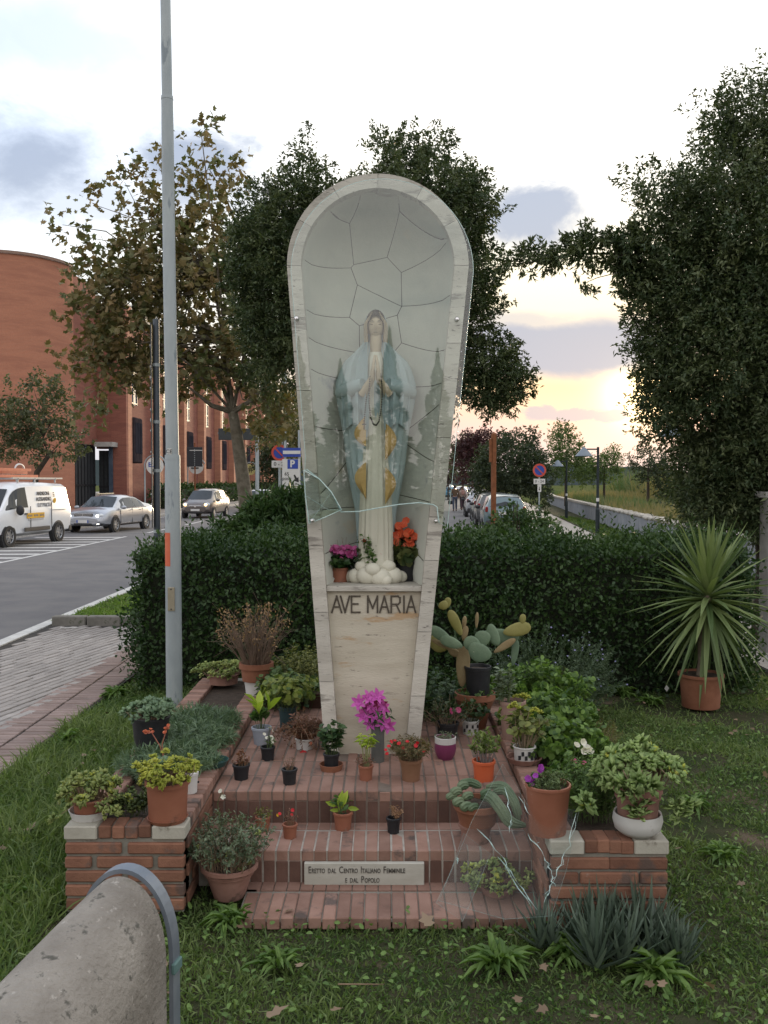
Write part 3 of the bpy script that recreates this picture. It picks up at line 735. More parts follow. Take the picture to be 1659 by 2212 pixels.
ftree('field_tree', 'small dull green tree on the field under the dense evergreen', 1400, 52, [(1405, 1005, 42, 36, 1.5), (1440, 1030, 45, 45, 1.5), (1470, 1080, 40, 40, 1.2)], 420, 18, .15, fd, z0=.4)
ftree('plum_tree', 'far purple tree at the end of the car park beside the shrine edge', 968, 105, [(968, 1020, 16, 26, 1.5)], 90, 16, .3, purple)
# reeds and tall grass on the field
n = 26000
yy = 20 + 75 * RG.random(n) ** 1.4; xw = np.interp(yy, [p[1] for p in fy], [p[0] for p in fy])
xx = xw + .6 + RG.random(n) ** 1.3 * 22
hh = np.where(xx - xw > 6, 2.1, .7) * RG.uniform(.5, 1.25, n) * (1 + .4 * np.sin(xx * .5) * np.sin(yy * .21))
Leaves().add(np.c_[xx, yy, .35 + .02 * (xx - xw)], np.c_[RG.normal(size=n) * .22, RG.normal(size=n) * .22, np.ones(n)], hh, .05 + .02 * RG.random(n), N=np.c_[RG.normal(size=n) * .5, -np.ones(n), np.zeros(n)],
    var=np.clip(.5 + .5 * np.sin(xx * .35 + yy * .12) + RG.normal(size=n) * .2, 0, 1)).build('reed_field', leafm('reed', (.075, .12, .045), (.21, .17, .08), .4), None, tpl='blade', kind='stuff')
tag(bpy.data.objects['reed_field'], 'tall green and straw-coloured reeds covering the field beyond the wall', 'reeds')
# dark bulk vegetation at far left road end
ftree('roadside_tree', 'dark tree at the end of the building row by the roadside', 600, 75, [(610, 960, 60, 75, 3), (640, 900, 50, 70, 3), (590, 1030, 35, 40, 2)], 600, 18, .28, fd)
ftree('roadside_tree', 'brownish tree overhanging the parking signs', 615, 29, [(620, 905, 45, 60, .8), (590, 930, 40, 40, .6), (640, 960, 30, 45, .5)], 190, 12, .14, brown_leaf)
box_hedge('roadside_hedge', 'low dark hedge at the foot of the brick building beyond the cars', 'hedge', -16.6, -15.0, 66, 150, 1.5, 9000, .3, hedge_leaf, jit=.12)
# conifers and a low house behind the camera (they stand opposite the shrine and show in its glass)
for i, (x, y, h_) in enumerate(((-4.6, -40, 9.6), (-2.4, -41, 8.6), (.3, -40, 10.2), (3.0, -42, 9.3), (5.6, -40, 8.2), (8.4, -43, 9.4), (-7.6, -42, 9.0))):
    t = thing('conifer', f'dark pointed conifer opposite the shrine, {["tall and leftmost but one","slim","short","tall and full","low","far right","far left"][i]}', 'tree', (x, y, 0))
    lv = Leaves(); k = 2600; zz = RG.random(k) ** 1.3; rr = (1 - zz) * 1.25 * RG.uniform(.5, 1.1, k) * (1 + .25 * np.sin(zz * 40)); th = RG.random(k) * 2 * pi
    lv.add(np.c_[rr * np.cos(th), rr * np.sin(th), .5 + zz * (h_ - .5)], np.c_[np.cos(th) * (1 - zz), np.sin(th) * (1 - zz), zz * .6 - .15], .15 + .5 * (1 - zz), .10 + .22 * (1 - zz)); lv.build('crown', leafm('conifer_leaf', (.10, .13, .09), (.18, .21, .15), .1), t, kind='stuff')
    MB().tube([(0, 0, 0), (0, 0, h_ * .97)], [.15, .01], 7).build('trunk', dark_bark, t)
# ================================================================== vehicles
tail_red = mat('tail_lamp', (.20, .012, .010), (.26, .02, .015), .2, 9, coat=.5)
plate_w = mat('number_plate', (.6, .6, .58), (.55, .55, .55), .4, 4)
plate_b = mat('plate_blue', (.03, .08, .35), None, .4)
lamp_glass = mat('lamp_glass', (.55, .58, .6), (.45, .48, .5), .1, 6, spec=.8)
lit_w = mat('lit_headlamp', (.9, .88, .8), None, .3, emis=(1, .95, .82), estr=5.0)
lit_a = mat('lit_amber_lamp', (.9, .6, .3), None, .3, emis=(1, .62, .22), estr=5.0)
rim_m = mat('alloy_rim', (.30, .31, .33), (.4, .41, .43), .35, 5, metal=.7)
trim = mat('black_trim', (.02, .02, .022), (.035, .035, .038), .6, 6)
skin = mat('skin', (.45, .27, .19), (.5, .31, .23), .6, 6)

def car(name, label, cat, loc, heading, paint, st, wheels, wr, glass_side, glass_front, glass_rear, front=None, rear=None, group=None, extras=None, plate='EU'):
    """st: stations rear to front (x, z_low, z_belt, z_top, half_low, half_belt, half_top). heading: direction the nose points"""
    t = thing(name, label, cat, tuple(loc), math.atan2(heading[1], heading[0]), group)
    def ring(a):
        x, zl, zb, zt, wl, wb, wt = a
        zm = zl + (zb - zl) * .5
        return [(x, 0, zl), (x, wl * .8, zl), (x, wl, zl + .1), (x, wl * .35 + wb * .65 + .015, zm), (x, wb, zb - .08), (x, wb * .97, zb), (x, wt + (wb - wt) * .06, zt - (zt - zb) * .14 if zt - zb > .15 else zt - .01), (x, wt * .82, zt), (x, wt * .4, zt + .025), (x, 0, zt + .035)]
    def lerp(xq):
        for a, b in zip(st, st[1:]):
            if a[0] <= xq <= b[0]:
                f = (xq - a[0]) / max(b[0] - a[0], 1e-6); return tuple(p + (q - p) * f for p, q in zip(a, b))
        return st[-1] if xq > st[-1][0] else st[0]
    m = MB(); n = 10; V = []
    for a in st:
        r = ring(a); V += r + [(x, -y, z) for x, y, z in reversed(r[1:-1])]
    k = 2 * n - 2; F = []
    for i in range(len(st) - 1):
        for j in range(k):
            F.append((i * k + j, i * k + (j + 1) % k, (i + 1) * k + (j + 1) % k, (i + 1) * k + j))
    F.append(tuple(range(k))); F.append(tuple(reversed(range((len(st) - 1) * k, len(st) * k))))
    m.add(V, [tuple(reversed(f)) for f in F]); body = auto_smooth(m.build('body', paint, t), 30)
    # side windows
    for (xa, xb) in glass_side:
        for sg in (1, -1):
            V = []; q = 6
            for i in range(q + 1):
                x = xa + (xb - xa) * i / q; a = lerp(x); lo, hi = a[2] + .03, a[3] - max(.09, (a[3] - a[2]) * .16)
                if hi < lo + .02: hi = lo + .02
                for z in (lo, hi):
                    f = (z - a[2]) / max(a[3] - a[2], .01); y = a[5] * .97 + (a[6] + (a[5] - a[6]) * .06 - a[5] * .97) * min(1, f / .86) + .008
                    V.append((x, sg * y, z))
            F = [(2 * i, 2 * i + 2, 2 * i + 3, 2 * i + 1) for i in range(q)]
            if sg > 0: F = [tuple(reversed(f)) for f in F]
            mesh_obj('side_window', V, F, glass_dark, t)
    for nm, gl in (('windscreen', glass_front), ('rear_window', glass_rear)):
        if not gl: continue
        xl, zl_, hl, xh, zh, hh = gl
        V = []
        for f in (0, .5, 1):
            x, z, h_ = xl + (xh - xl) * f, zl_ + (zh - zl_) * f, hl + (hh - hl) * f
            for y, dx_ in ((-1, 0), (-.5, .035), (0, .045), (.5, .035), (1, 0)): V.append((x + dx_ * (1 if nm == 'windscreen' else -1), y * h_, z + .014 + .036 * (1 - abs(y))))
        F = [(r * 5 + c, r * 5 + c + 1, r * 5 + c + 6, r * 5 + c + 5) for r in range(2) for c in range(4)]
        mesh_obj(nm, V, F, glass_dark, t, smooth=True)
    for wx in wheels:
        for sg in (1, -1):
            a = lerp(wx); y = sg * (max(a[4], a[5] * .98) - .03)
            M = Matrix.Translation((wx, y, wr)) @ Matrix.Rotation(-sg * pi / 2, 4, 'X')
            MB().lathe([(0, -.1), (wr + .06, -.1), (wr + .06, .045), (wr * .5, .045)], 24, M=Matrix.Translation((wx, y, wr)) @ Matrix.Rotation(-sg * pi / 2, 4, 'X')).build('wheel_arch', trim, t)
            w_ = MB().lathe([(wr * .6, -.12), (wr * .93, -.12), (wr, -.09), (wr, .05), (wr * .95, .075), (wr * .66, .07)], 28, M=M); wh = w_.build('wheel', rubber, t, smooth=True)
            r_ = MB().lathe([(0, .05), (.05, .055), (.07, .04), (wr * .60, .03), (wr * .66, .07), (wr * .68, .06)], 20, M=M)
            for sp in range(7):
                an = 2 * pi * sp / 7
                r_.box(math.cos(an) * wr * .36, math.sin(an) * wr * .36, .05, wr * .55, .045, .03, M=M, rz=0) if False else r_.add([M @ Vector((math.cos(an + q) * rr, math.sin(an + q) * rr, .062)) for rr, q in ((.05, -.3), (wr * .64, -.09), (wr * .64, .09), (.05, .3))], [(0, 1, 2, 3)])
            r_.build('rim', rim_m, wh)
    if front: front(t, lerp)
    if rear: rear(t, lerp)
    return t
def patch(name, pts, m, t, smooth=False): return mesh_obj(name, pts, [tuple(range(len(pts)))], m, t, smooth)
def boxp(name, c, s, m, t, ch=.02, rz=0): return MB().box(*c, *s, ch=ch, rz=rz).build(name, m, t)
def mirrors(t, x, y, z, m):
    for sg in (1, -1):
        o = MB().ell((x, sg * y, z), (.09, .13, .09), 8, 6).build('mirror', m, t, smooth=True)

silver = mat('silver_paint', (.34, .36, .40), (.36, .38, .42), .28, 3, metal=.55, coat=.8)
taupe = mat('taupe_paint', (.10, .085, .08), (.11, .095, .09), .28, 3, metal=.5, coat=.8)
white_car = mat('white_car_paint', (.62, .64, .68), (.60, .62, .66), .3, 3, coat=.8)
def paintm(n, c): return mat(n, c, tuple(x * 1.08 for x in c), .28, 3, metal=.35, coat=.8)
# ---- the white van
def hdg(a, b): v = Vector(a) - Vector(b); return (v.x, v.y)
f_, r_ = G(42, 1168, -.12), G(148, 1156, -.12)
vh = Vector((f_.x - r_.x, f_.y - r_.y)).normalized(); 
mid = Vector((-12.1, 29.9))
st_van = [(-2.35, .45, 1.02, 1.05, .86, .90, .80), (-2.34, .34, 1.15, 1.86, .88, .93, .74), (-2.2, .30, 1.17, 1.93, .90, .95, .78), (-1.0, .30, 1.17, 1.97, .90, .96, .80), (.2, .30, 1.17, 1.97, .90, .96, .80), (.75, .30, 1.16, 1.93, .90, .95, .78),
          (1.1, .30, 1.14, 1.78, .90, .94, .74), (1.75, .30, 1.08, 1.16, .90, .92, .84), (2.1, .32, .98, 1.04, .88, .88, .78), (2.38, .36, .80, .86, .80, .80, .68), (2.45, .42, .66, .70, .70, .70, .6)]
def van_front(t, lerp):
    MB().box(2.2, 0, .42, .5, 1.66, .26, ch=.08).build('front_bumper', trim, t)
    MB().box(-2.33, 0, .42, .24, 1.84, .24, ch=.05).build('rear_bumper', trim, t)
    for sg in (1, -1):
        o = MB().ell((2.20, sg * .66, .84), (.22, .15, .17), 10, 7).build('headlight', lamp_glass, t, smooth=True)
        MB().ell((1.12, sg * 1.08, 1.12), (.10, .13, .16), 10, 7).build('mirror', trim, t, smooth=True)
        MB().box(-.05, sg * .985, .50, 1.55, .03, .13, ch=.012, rz=0).build('side_moulding', trim, t)
        boxp('door_handle', (.62, sg * .985, 1.0), (.17, .03, .045), trim, t, .01)
        boxp('panel_gap', (.32, sg * .966, .83), (.012, .02, .8), trim, t, 0)
        boxp('panel_gap', (-.98, sg * .968, .9), (.012, .02, .9), trim, t, 0)
        boxp('slide_rail', (-1.45, sg * .972, 1.08), (1.0, .015, .02), mat('grey_line', (.4, .42, .44)), t, 0)
    # writing on the side that faces the camera (left side of the van)
    side = -1 if True else 1
    for sg in (-1, 1):
        rz_ = (0 if sg < 0 else pi)
        kx = 1
        def T(s, x, z, size, m, sx=1.0): text_obj('lettering', s, size, m, t, (x, sg * .972, z), (R(90), 0, rz_), .004, sx=sx, bold=.004)
        dk = mat('letter_dark', (.04, .035, .035)); gy = mat('letter_grey', (.20, .20, .22))
        T('ANDREONI', -.72 , 1.60, .22, dk, .78) if False else None
        for s, z, mm in (('ANDREONI', 1.62, dk), ('ALESSANDRO', 1.44, dk), ('ELETTRICITÀ', 1.25, gy)):
            o = text_obj('lettering', s, .175, mm, t, (-.62, 0, z), (R(90) - .165, 0, rz_), .003, bold=.001, sx=.88)
            yy = lerp(-.6); f = (z - yy[2]) / (yy[3] - yy[2]); o.location.y = sg * (yy[5] * .97 + (yy[6] + .01 - yy[5] * .97) * min(1, f / .86) + .012)
            if sg > 0: o.rotation_euler = (R(90) - .165, 0, pi)
        yl = mat('yellow_print', (.75, .42, .03))
        boxp('yellow_panel', (.02, sg * .968, .93), (1.05, .02, .17), yl, t, .004)
        for q in range(11): boxp('panel_mark', (-.42 + q * .088, sg * .979, .93), (.05, .006, .06), gy, t, 0) if q % 4 != 3 else None
        boxp('web_line', (.0, sg * .966, .80), (.9, .012, .035), mat('faint_print', (.42, .43, .45)), t, 0)
        MB().lathe([(0, .012), (.09, .012), (.09, 0)], 18, M=Matrix.Translation((-1.28, sg * .905, 1.38)) @ Matrix.Rotation(-sg * pi / 2 * 1.1, 4, 'X')).build('bulb_emblem', yl, t)
        for q in range(3): boxp('bulb_base', (-1.28, sg * (.895 - q * .012), 1.53 + q * .055), (.1 - q * .015, .02, .03), dk, t, .005)
v = car('white_van', 'white van with black and yellow lettering and orange ladders on its roof', 'van', (mid.x, mid.y, -.12), vh, white_paint, st_van, (-1.45, 1.5), .33,
        [(.40, 1.62)], (1.72, 1.18, .76, 1.14, 1.76, .66), None, van_front)
# the driver window facing the camera is open and dark: frame line
rk = MB()
for x in (-1.7, -.4, .6): rk.box(x, 0, 2.10, .05, 1.5, .04); rk.box(x, .7, 2.04, .04, .04, .14); rk.box(x, -.7, 2.04, .04, .04, .14)
for y in (-.72, .72): rk.box(-.6, y, 2.12, 3.1, .04, .05)
rk.build('roof_rack', mat('rack_grey', (.42, .44, .46), None, .4, metal=.5), v)
def on_van(p): 
    return Matrix.Translation((mid.x, mid.y, -.12)) @ Matrix.Rotation(math.atan2(vh.y, vh.x), 4, 'Z') @ Vector(p)
lad = thing('ladder_stack', 'orange-red folded ladders tied down on the white van roof rack', 'ladder', tuple(on_van((0, 0, 2.13))), math.atan2(vh.y, vh.x))
om = mat('orange_ladder', (.42, .09, .045), (.50, .13, .06), .5, 6)
for k, (y, z) in enumerate(((-.45, .06), (-.45, .18), (.0, .06), (-.2, .27))):
    m_ = MB(); m_.box(-.2, y - .16, z, 3.1 - k * .2, .05, .09); m_.box(-.2, y + .16, z, 3.1 - k * .2, .05, .09); m_.build('ladder_rail', om, lad, kind=None)
m_ = MB()
for q in range(11): m_.box(-1.6 + q * .29, -.45, .12, .03, .34, .03)
m_.build('rungs', galv, lad, kind='stuff')
m_ = MB(); pts = [(-1.05 + .28 * math.cos(a), -.2, .3 + .16 * math.sin(a)) for a in np.linspace(0, pi, 9)]; m_.tube(pts, .03, 6); m_.build('strap_loop', plate_w, lad)

# ---- silver saloon
f_, r_ = G(256, 1142, -.12), G(311, 1136, -.12)
sh_ = Vector((-.17, -1.0)).normalized(); c_ = Vector((-11.35, 38.6))
st_sed = [(-2.42, .42, .72, .76, .60, .62, .5), (-2.36, .30, .92, .98, .80, .84, .72), (-2.05, .24, .97, 1.06, .88, .90, .78), (-1.6, .24, .96, 1.16, .90, .92, .66), (-.95, .24, .95, 1.40, .90, .92, .62), (-.3, .24, .94, 1.46, .90, .92, .63), (.3, .24, .93, 1.44, .90, .92, .62),
          (.62, .24, .92, 1.36, .90, .92, .61), (1.28, .24, .92, .97, .90, .90, .72), (1.7, .24, .88, .93, .90, .89, .70), (2.15, .26, .76, .82, .86, .84, .66), (2.36, .30, .62, .68, .76, .74, .55), (2.42, .36, .54, .58, .66, .64, .5)]
def sed_front(t, lerp):
    for sg in (1, -1):
        hl = MB().ell((2.19, sg * .64, .68), (.18, .16, .085), 12, 7).build('headlight', lamp_glass, t, smooth=True)
        MB().ell((2.355, sg * .58, .675), (.04, .07, .05), 8, 6).build('lit_bulb', lit_w, hl, smooth=True)
        MB().box(2.38, sg * .56, .37, .05, .20, .04, ch=.01).build('fog_lamp', lit_w, t)
        boxp('air_inlet', (2.27, sg * .58, .37), (.08, .36, .11), trim, t, .02)
        MB().ell((.95, sg * 1.02, .98), (.08, .12, .075), 8, 6).build('mirror', silver, t, smooth=True)
        for x in (.1, -.85): boxp('door_handle', (x, sg * .925, .86), (.16, .03, .03), chrome, t, .008)
        for x in (1.0, -.08, -1.05): boxp('panel_gap', (x, sg * .915, .62), (.01, .02, .58), trim, t, 0)
        boxp('sill_strip', (0, sg * .905, .34), (2.2, .02, .03), chrome, t, 0)
        boxp('window_trim', (-.3, sg * .905, .955), (2.3, .012, .018), chrome, t, 0)
    g = boxp('grille', (2.35, 0, .66), (.07, .80, .22), trim, t, .03)
    for q in range(4): boxp('grille_bar', (2.39, 0, .58 + q * .05), (.015, .76, .014), chrome, g, 0)
    boxp('grille_frame', (2.385, 0, .775), (.03, .84, .02), chrome, t, .005); boxp('grille_post', (2.395, 0, .66), (.015, .02, .2), chrome, t, 0)
    boxp('lower_grille', (2.40, 0, .35), (.04, .78, .10), trim, t, .01)
    p = boxp('number_plate', (2.425, 0, .46), (.02, .50, .11), plate_w, t, 0)
    for sg in (1, -1): boxp('plate_edge', (2.432, sg * .225, .46), (.02, .045, .11), plate_b, p, 0)
car('silver_car', 'silver saloon car with lit headlights behind the white van', 'car', (c_.x, c_.y, -.12), sh_, silver, st_sed, (-1.42, 1.45), .32,
    [(-1.35, -.42), (-.36, .92)], (1.24, .975, .68, .58, 1.385, .56), (-1.72, 1.12, .62, -1.05, 1.37, .55), sed_front)
# ---- brown people carrier
st_mpv = [(-2.0, .42, .75, .8, .7, .72, .6), (-1.96, .28, 1.02, 1.06, .82, .84, .7), (-1.85, .24, 1.05, 1.45, .84, .86, .58), (-1.4, .24, 1.04, 1.58, .85, .88, .62), (-.4, .24, 1.01, 1.62, .86, .88, .64), (.25, .24, .98, 1.58, .86, .88, .63), (.6, .24, .97, 1.46, .86, .88, .62),
          (1.35, .24, .94, 1.0, .86, .86, .70), (1.7, .26, .84, .90, .84, .82, .66), (1.98, .30, .70, .75, .74, .72, .55), (2.05, .38, .60, .64, .62, .6, .5)]
def mpv_front(t, lerp):
    for sg in (1, -1):
        hl = MB().ell((1.83, sg * .62, .76), (.19, .16, .12), 12, 7).build('headlight', lamp_glass, t, smooth=True)
        MB().ell((2.01, sg * .58, .76), (.04, .08, .07), 8, 6).build('lit_bulb', lit_a, hl, smooth=True)
        MB().ell((.95, sg * .98, 1.0), (.08, .12, .09), 8, 6).build('mirror', taupe, t, smooth=True)
        for x in (.1, -.8): boxp('door_handle', (x, sg * .885, .88), (.16, .03, .03), taupe, t, .008)
    g = boxp('grille', (1.98, 0, .64), (.08, .70, .16), trim, t, .03); boxp('grille_bar', (2.02, 0, .70), (.04, .66, .035), chrome, g, .01)
    MB().lathe([(0, .02), (.06, .02), (.06, 0)], 16, M=Matrix.Translation((2.04, 0, .68)) @ Matrix.Rotation(pi / 2, 4, 'Y')).build('badge', chrome, t)
    boxp('lower_grille', (2.02, 0, .36), (.06, .9, .12), trim, t, .02); boxp('number_plate', (2.06, 0, .47), (.02, .50, .11), plate_w, t, 0)
car('brown_car', 'brown-grey compact people carrier with amber-lit lamps on the far lane', 'car', (-10.2, 53.2, -.12), Vector((-.10, -1)).normalized(), taupe, st_mpv, (-1.25, 1.32), .31,
    [(-1.6, -.75), (-.7, .1), (.15, .95)], (1.30, 1.0, .68, .58, 1.50, .56), (-1.9, 1.1, .66, -1.68, 1.5, .54), mpv_front)
# ---- white hatchback oncoming
st_ht = [(-1.95, .40, .75, .8, .68, .70, .6), (-1.92, .28, .98, 1.02, .80, .82, .7), (-1.7, .24, 1.0, 1.38, .82, .84, .58), (-1.1, .24, .98, 1.50, .84, .85, .61), (-.3, .24, .95, 1.51, .84, .85, .62), (.3, .24, .93, 1.45, .84, .85, .61), (.5, .24, .93, 1.38, .84, .85, .60),
         (1.15, .24, .91, .96, .84, .84, .68), (1.6, .26, .80, .86, .82, .80, .64), (1.88, .30, .64, .70, .72, .70, .55), (1.95, .38, .55, .6, .62, .6, .5)]
def hatch_front(lit):
    def f(t, lerp):
        for sg in (1, -1):
            hl = MB().ell((1.75, sg * .60, .72), (.18, .15, .09), 12, 7).build('headlight', lamp_glass, t, smooth=True)
            if lit: MB().ell((1.92, sg * .58, .72), (.04, .10, .07), 8, 6).build('lit_bulb', lit_w, hl, smooth=True)
            MB().ell((.85, sg * .95, .98), (.08, .11, .08), 8, 6).build('mirror', trim, t, smooth=True)
        boxp('grille', (1.90, 0, .42), (.07, 1.05, .24), trim, t, .06); boxp('number_plate', (1.96, 0, .50), (.02, .46, .10), plate_w, t, 0)
    return f
car('white_car', 'white hatchback with bright headlights just right of the plane tree trunk', 'car', (-8.55, 64, -.12), (0, -1), white_car, st_ht, (-1.2, 1.25), .31, [(-1.4, -.55), (-.5, .82)], (1.10, .95, .66, .48, 1.40, .54), (-1.85, 1.05, .64, -1.5, 1.38, .52), hatch_front(True))
# ---- rear-view cars
def rearf(plate_z=.8, lamp_z=.95, w=.72, xr=-1.95, lit=False):
    def f(t, lerp):
        for sg in (1, -1):
            MB().box(xr + .05, sg * w, lamp_z, .12, .11, .22, ch=.03).build('tail_light', tail_red, t)
            MB().ell((.85, sg * .95, .98), (.08, .11, .08), 8, 6).build('mirror', trim, t, smooth=True)
        boxp('number_plate', (xr - .025, 0, plate_z), (.02, .50, .11), plate_w, t, 0)
        boxp('rear_bumper', (xr + .03, 0, .42), (.16, 1.5, .2), trim, t, .04)
    return f
def park(label, Y, paint, off=0.0, st=st_ht, group='cars parked in the car park', x=None, name='parked_car', yaw=.06):
    x = (3.9 + .9 + .06 * (Y - 36) + off) if x is None else x
    return car(name, label, 'car', (x, Y + 1.95, -.12), Vector((yaw, 1)).normalized(), paint, st, (-1.2, 1.25), .31, [(-1.4, -.55), (-.5, .82)], (1.10, .95, .66, .48, 1.40, .54), (-1.89, 1.04, .64, -1.58, 1.41, .54), rear=rearf(), group=group)
park('blue-grey hatchback, nearest in the car park, its rear behind the leafy shrub', 35.6, paintm('teal_paint', (.10, .15, .17)))
park('dark estate car parked just ahead of the blue-grey one', 41.3, paintm('dark_grey_paint', (.07, .075, .08)), -.05)
park('pale green-grey car third in the parked row', 47.2, paintm('sage_paint', (.25, .29, .28)))
park('silver hatchback beside the walking woman', 53, silver, -.2)
park('white car parked beyond the silver hatchback', 60, white_car)
park('white car, sixth in the parked row', 67, white_car, .3)
park('light blue car parked on the left beyond the people', 110, paintm('sky_blue_paint', (.12, .28, .42)), x=8.0, yaw=.09)
park('white car parked between the light blue one and the purple tree', 122, white_car, x=10.3, yaw=.09)
park('silver car at the far end of the car park', 128, silver, x=12.3, yaw=.09)
park('distant blue-grey van-like car at the far end of the car park', 168, paintm('slate_paint', (.15, .2, .26)), st=st_mpv, x=11.9, yaw=.09)
park('dark red-lit car driving away behind the oleander', 46, paintm('dark_red_paint', (.10, .03, .025)), x=-5.35, yaw=0.0, group=None, name='dark_car')

# ================================================================== people walking in the car park
def figure(name, label, loc, yaw, h, top, legs, hair, bag=None, stride=.22, long_hair=False):
    t = thing(name, label, 'person', tuple(loc), yaw, 'people walking in the car park'); s = h / 1.75
    J = {'pel': (0, 0, .93), 'che': (0, .01, 1.30), 'nek': (0, .0, 1.47), 'hed': (0, -.01, 1.56), 'crn': (0, 0, 1.70),
         'hl': (-.09, 0, .90), 'kl': (-.10, -stride * .5, .50), 'al': (-.10, -stride, .09), 'tl': (-.11, -stride - .13, .04) if False else (-.11, -stride + .16, .03),
         'hr': (.09, 0, .90), 'kr': (.10, stride * .6, .50), 'ar': (.10, stride * .4, .09), 'tr': (.11, stride * .4 + .16, .03),
         'sl': (-.19, 0, 1.42), 'el': (-.26, .02, 1.14), 'wl': (-.27, .10, .90), 'fl': (-.27, .13, .80),
         'sr': (.19, 0, 1.42), 'er': (.26, -.06, 1.14), 'wr': (.27, -.02, .90), 'fr': (.27, 0, .80)}
    def sk(nm, E, rad, m, grow=0.0):
        names = []; 
        for a, b in E:
            for q in (a, b):
                if q not in names: names.append(q)
        me = bpy.data.meshes.new(nm); me.from_pydata([tuple(c * s for c in J[q]) for q in names], [(names.index(a), names.index(b)) for a, b in E], [])
        me.materials.append(m); o = link(nm, me, t)
        md = o.modifiers.new('skin', 'SKIN'); sv = me.skin_vertices[0].data if me.skin_vertices else None
        if sv is None:
            bmx = __import__('bmesh').new(); bmx.from_mesh(me); bmx.verts.layers.skin.verify(); bmx.to_mesh(me); bmx.free(); sv = me.skin_vertices[0].data
        for i, q in enumerate(names): r = (rad[q] + grow) * s; sv[i].radius = (r, r * (.72 if q in ('che', 'pel') else 1)); sv[i].use_root = (i == 0)
        o.modifiers.new('sub', 'SUBSURF').levels = 1; o.modifiers['sub'].render_levels = 1
        return o
    rad = dict(pel=.14, che=.17, nek=.055, hed=.09, crn=.075, hl=.09, kl=.065, al=.045, tl=.035, hr=.09, kr=.065, ar=.045, tr=.035, sl=.07, el=.045, wl=.032, fl=.035, sr=.07, er=.045, wr=.032, fr=.035)
    legE = [('pel', 'hl'), ('hl', 'kl'), ('kl', 'al'), ('pel', 'hr'), ('hr', 'kr'), ('kr', 'ar')]
    armE = [('che', 'sl'), ('sl', 'el'), ('el', 'wl'), ('che', 'sr'), ('sr', 'er'), ('er', 'wr')]
    sk('body', [('pel', 'che'), ('che', 'nek'), ('nek', 'hed'), ('hed', 'crn')] + legE + [('al', 'tl'), ('ar', 'tr')] + armE + [('wl', 'fl'), ('wr', 'fr')], rad, skin)
    sk('jacket', [('pel', 'che')] + armE, rad, top, .022)
    sk('trousers', legE, rad, legs, .014)
    sh = MB()
    for q in ('l', 'r'):
        a, b = Vector(J['a' + q]), Vector(J['t' + q]); sh.ell(tuple(((a + b) / 2 * s) - Vector((0, 0, .02))), (.05, .13, .05), 8, 6)
    sh.build('shoes', rubber, t, smooth=True)
    hm = MB().ell((0, -.02 * s, 1.64 * s), (.095 * s, .11 * s, .12 * s), 10, 8)
    if long_hair: hm.ell((0, -.07 * s, 1.50 * s), (.09 * s, .05 * s, .13 * s), 8, 6)
    hm.build('hair', hair, t, smooth=True)
    return t
jb = mat('brown_jacket', (.11, .07, .045), (.15, .10, .06), .8, 9); jeans = mat('jeans', (.05, .065, .10), (.08, .10, .14), .9, 12)
hair_d = mat('dark_hair', (.03, .022, .018)); hair_b = mat('fair_hair', (.16, .10, .05))
P0 = G(982.5, 1100, -.115); 
figure('person', 'man in a brown jacket and jeans walking away with a dark bag', (P0.x * .93, P0.y * .93, -.118), 0, 1.82, jb, jeans, hair_d)
P1 = G(999.5, 1097, -.115)
figure('person', 'woman with a pale top and backpack walking away right of the man in brown', (P1.x * .92, P1.y * .92, -.118), 0, 1.66, mat('pale_top', (.35, .26, .22), (.42, .34, .30), .9, 5), mat('maroon_trousers', (.05, .025, .035)), hair_b, long_hair=True)
figure('person', 'person in dark clothes half hidden between the man in brown and the woman', (5.95, 71, -.118), 0, 1.7, mat('black_coat', (.015, .016, .02)), mat('dark_trousers', (.02, .02, .026)), mat('grey_hair', (.25, .24, .23)))
bg_ = thing('hand_bag', 'dark bag hanging from the hand of the man in brown', 'bag', (P0.x * .93 - .29, P0.y * .93 + .12, .33))
MB().box(0, 0, .16, .34, .12, .26, ch=.04).build('pouch', black_plastic, bg_); MB().tube([(-.1, 0, .28), (-.06, 0, .44), (.06, 0, .44), (.1, 0, .28)], .012, 6).build('handle', black_plastic, bg_)
bp_ = thing('backpack', 'small dusty pink backpack on the woman in the car park', 'bag', (P1.x * .92, P1.y * .92 - .2, .92))
MB().ell((0, 0, .22), (.14, .08, .2), 10, 8).build('pouch', mat('pink_cloth', (.35, .20, .17), None, .9), bp_, smooth=True); MB().box(0, -.075, .16, .18, .03, .14, ch=.01).build('pocket', mat('pink_cloth', (.35, .20, .17)), bp_)

# ================================================================== low wall with stone coping, right
wt = thing('boundary_wall', 'low rendered wall with rough stone coping between path and field', 'wall')
render_m = mat('wall_render', (.20, .215, .24), (.27, .285, .30), .95, 2.5, .004, 40, spots=((.33, .33, .32), 3, .62))
cop_m = mat('coping_stone', (.30, .28, .24), (.40, .375, .33), .95, 9, .015, 30, rnd=.15, spots=((.15, .14, .11), 8, .6))
fine = []
for (x0, y0), (x1, y1) in zip(wallpts, wallpts[1:]):
    for k in range(4): fine.append((x0 + (x1 - x0) * k / 4, y0 + (y1 - y0) * k / 4))
fine.append(wallpts[-1])
V = []; F = []
for i, (x, y) in enumerate(fine): V += [(x, y, -.13), (x, y, .70), (x + .26, y, .70), (x + .26, y, -.13)]
for i in range(len(fine) - 1):
    for k in range(3): F.append((4 * i + k, 4 * i + 4 + k, 4 * i + 5 + k, 4 * i + 1 + k))
F.append((0, 1, 2, 3)); mesh_obj('render_face', V, F, render_m, wt)
d = 0; L = 0; pts = [Vector((x, y, 0)) for x, y in fine]; seglen = [(b - a).length for a, b in zip(pts, pts[1:])]; tot = sum(seglen)
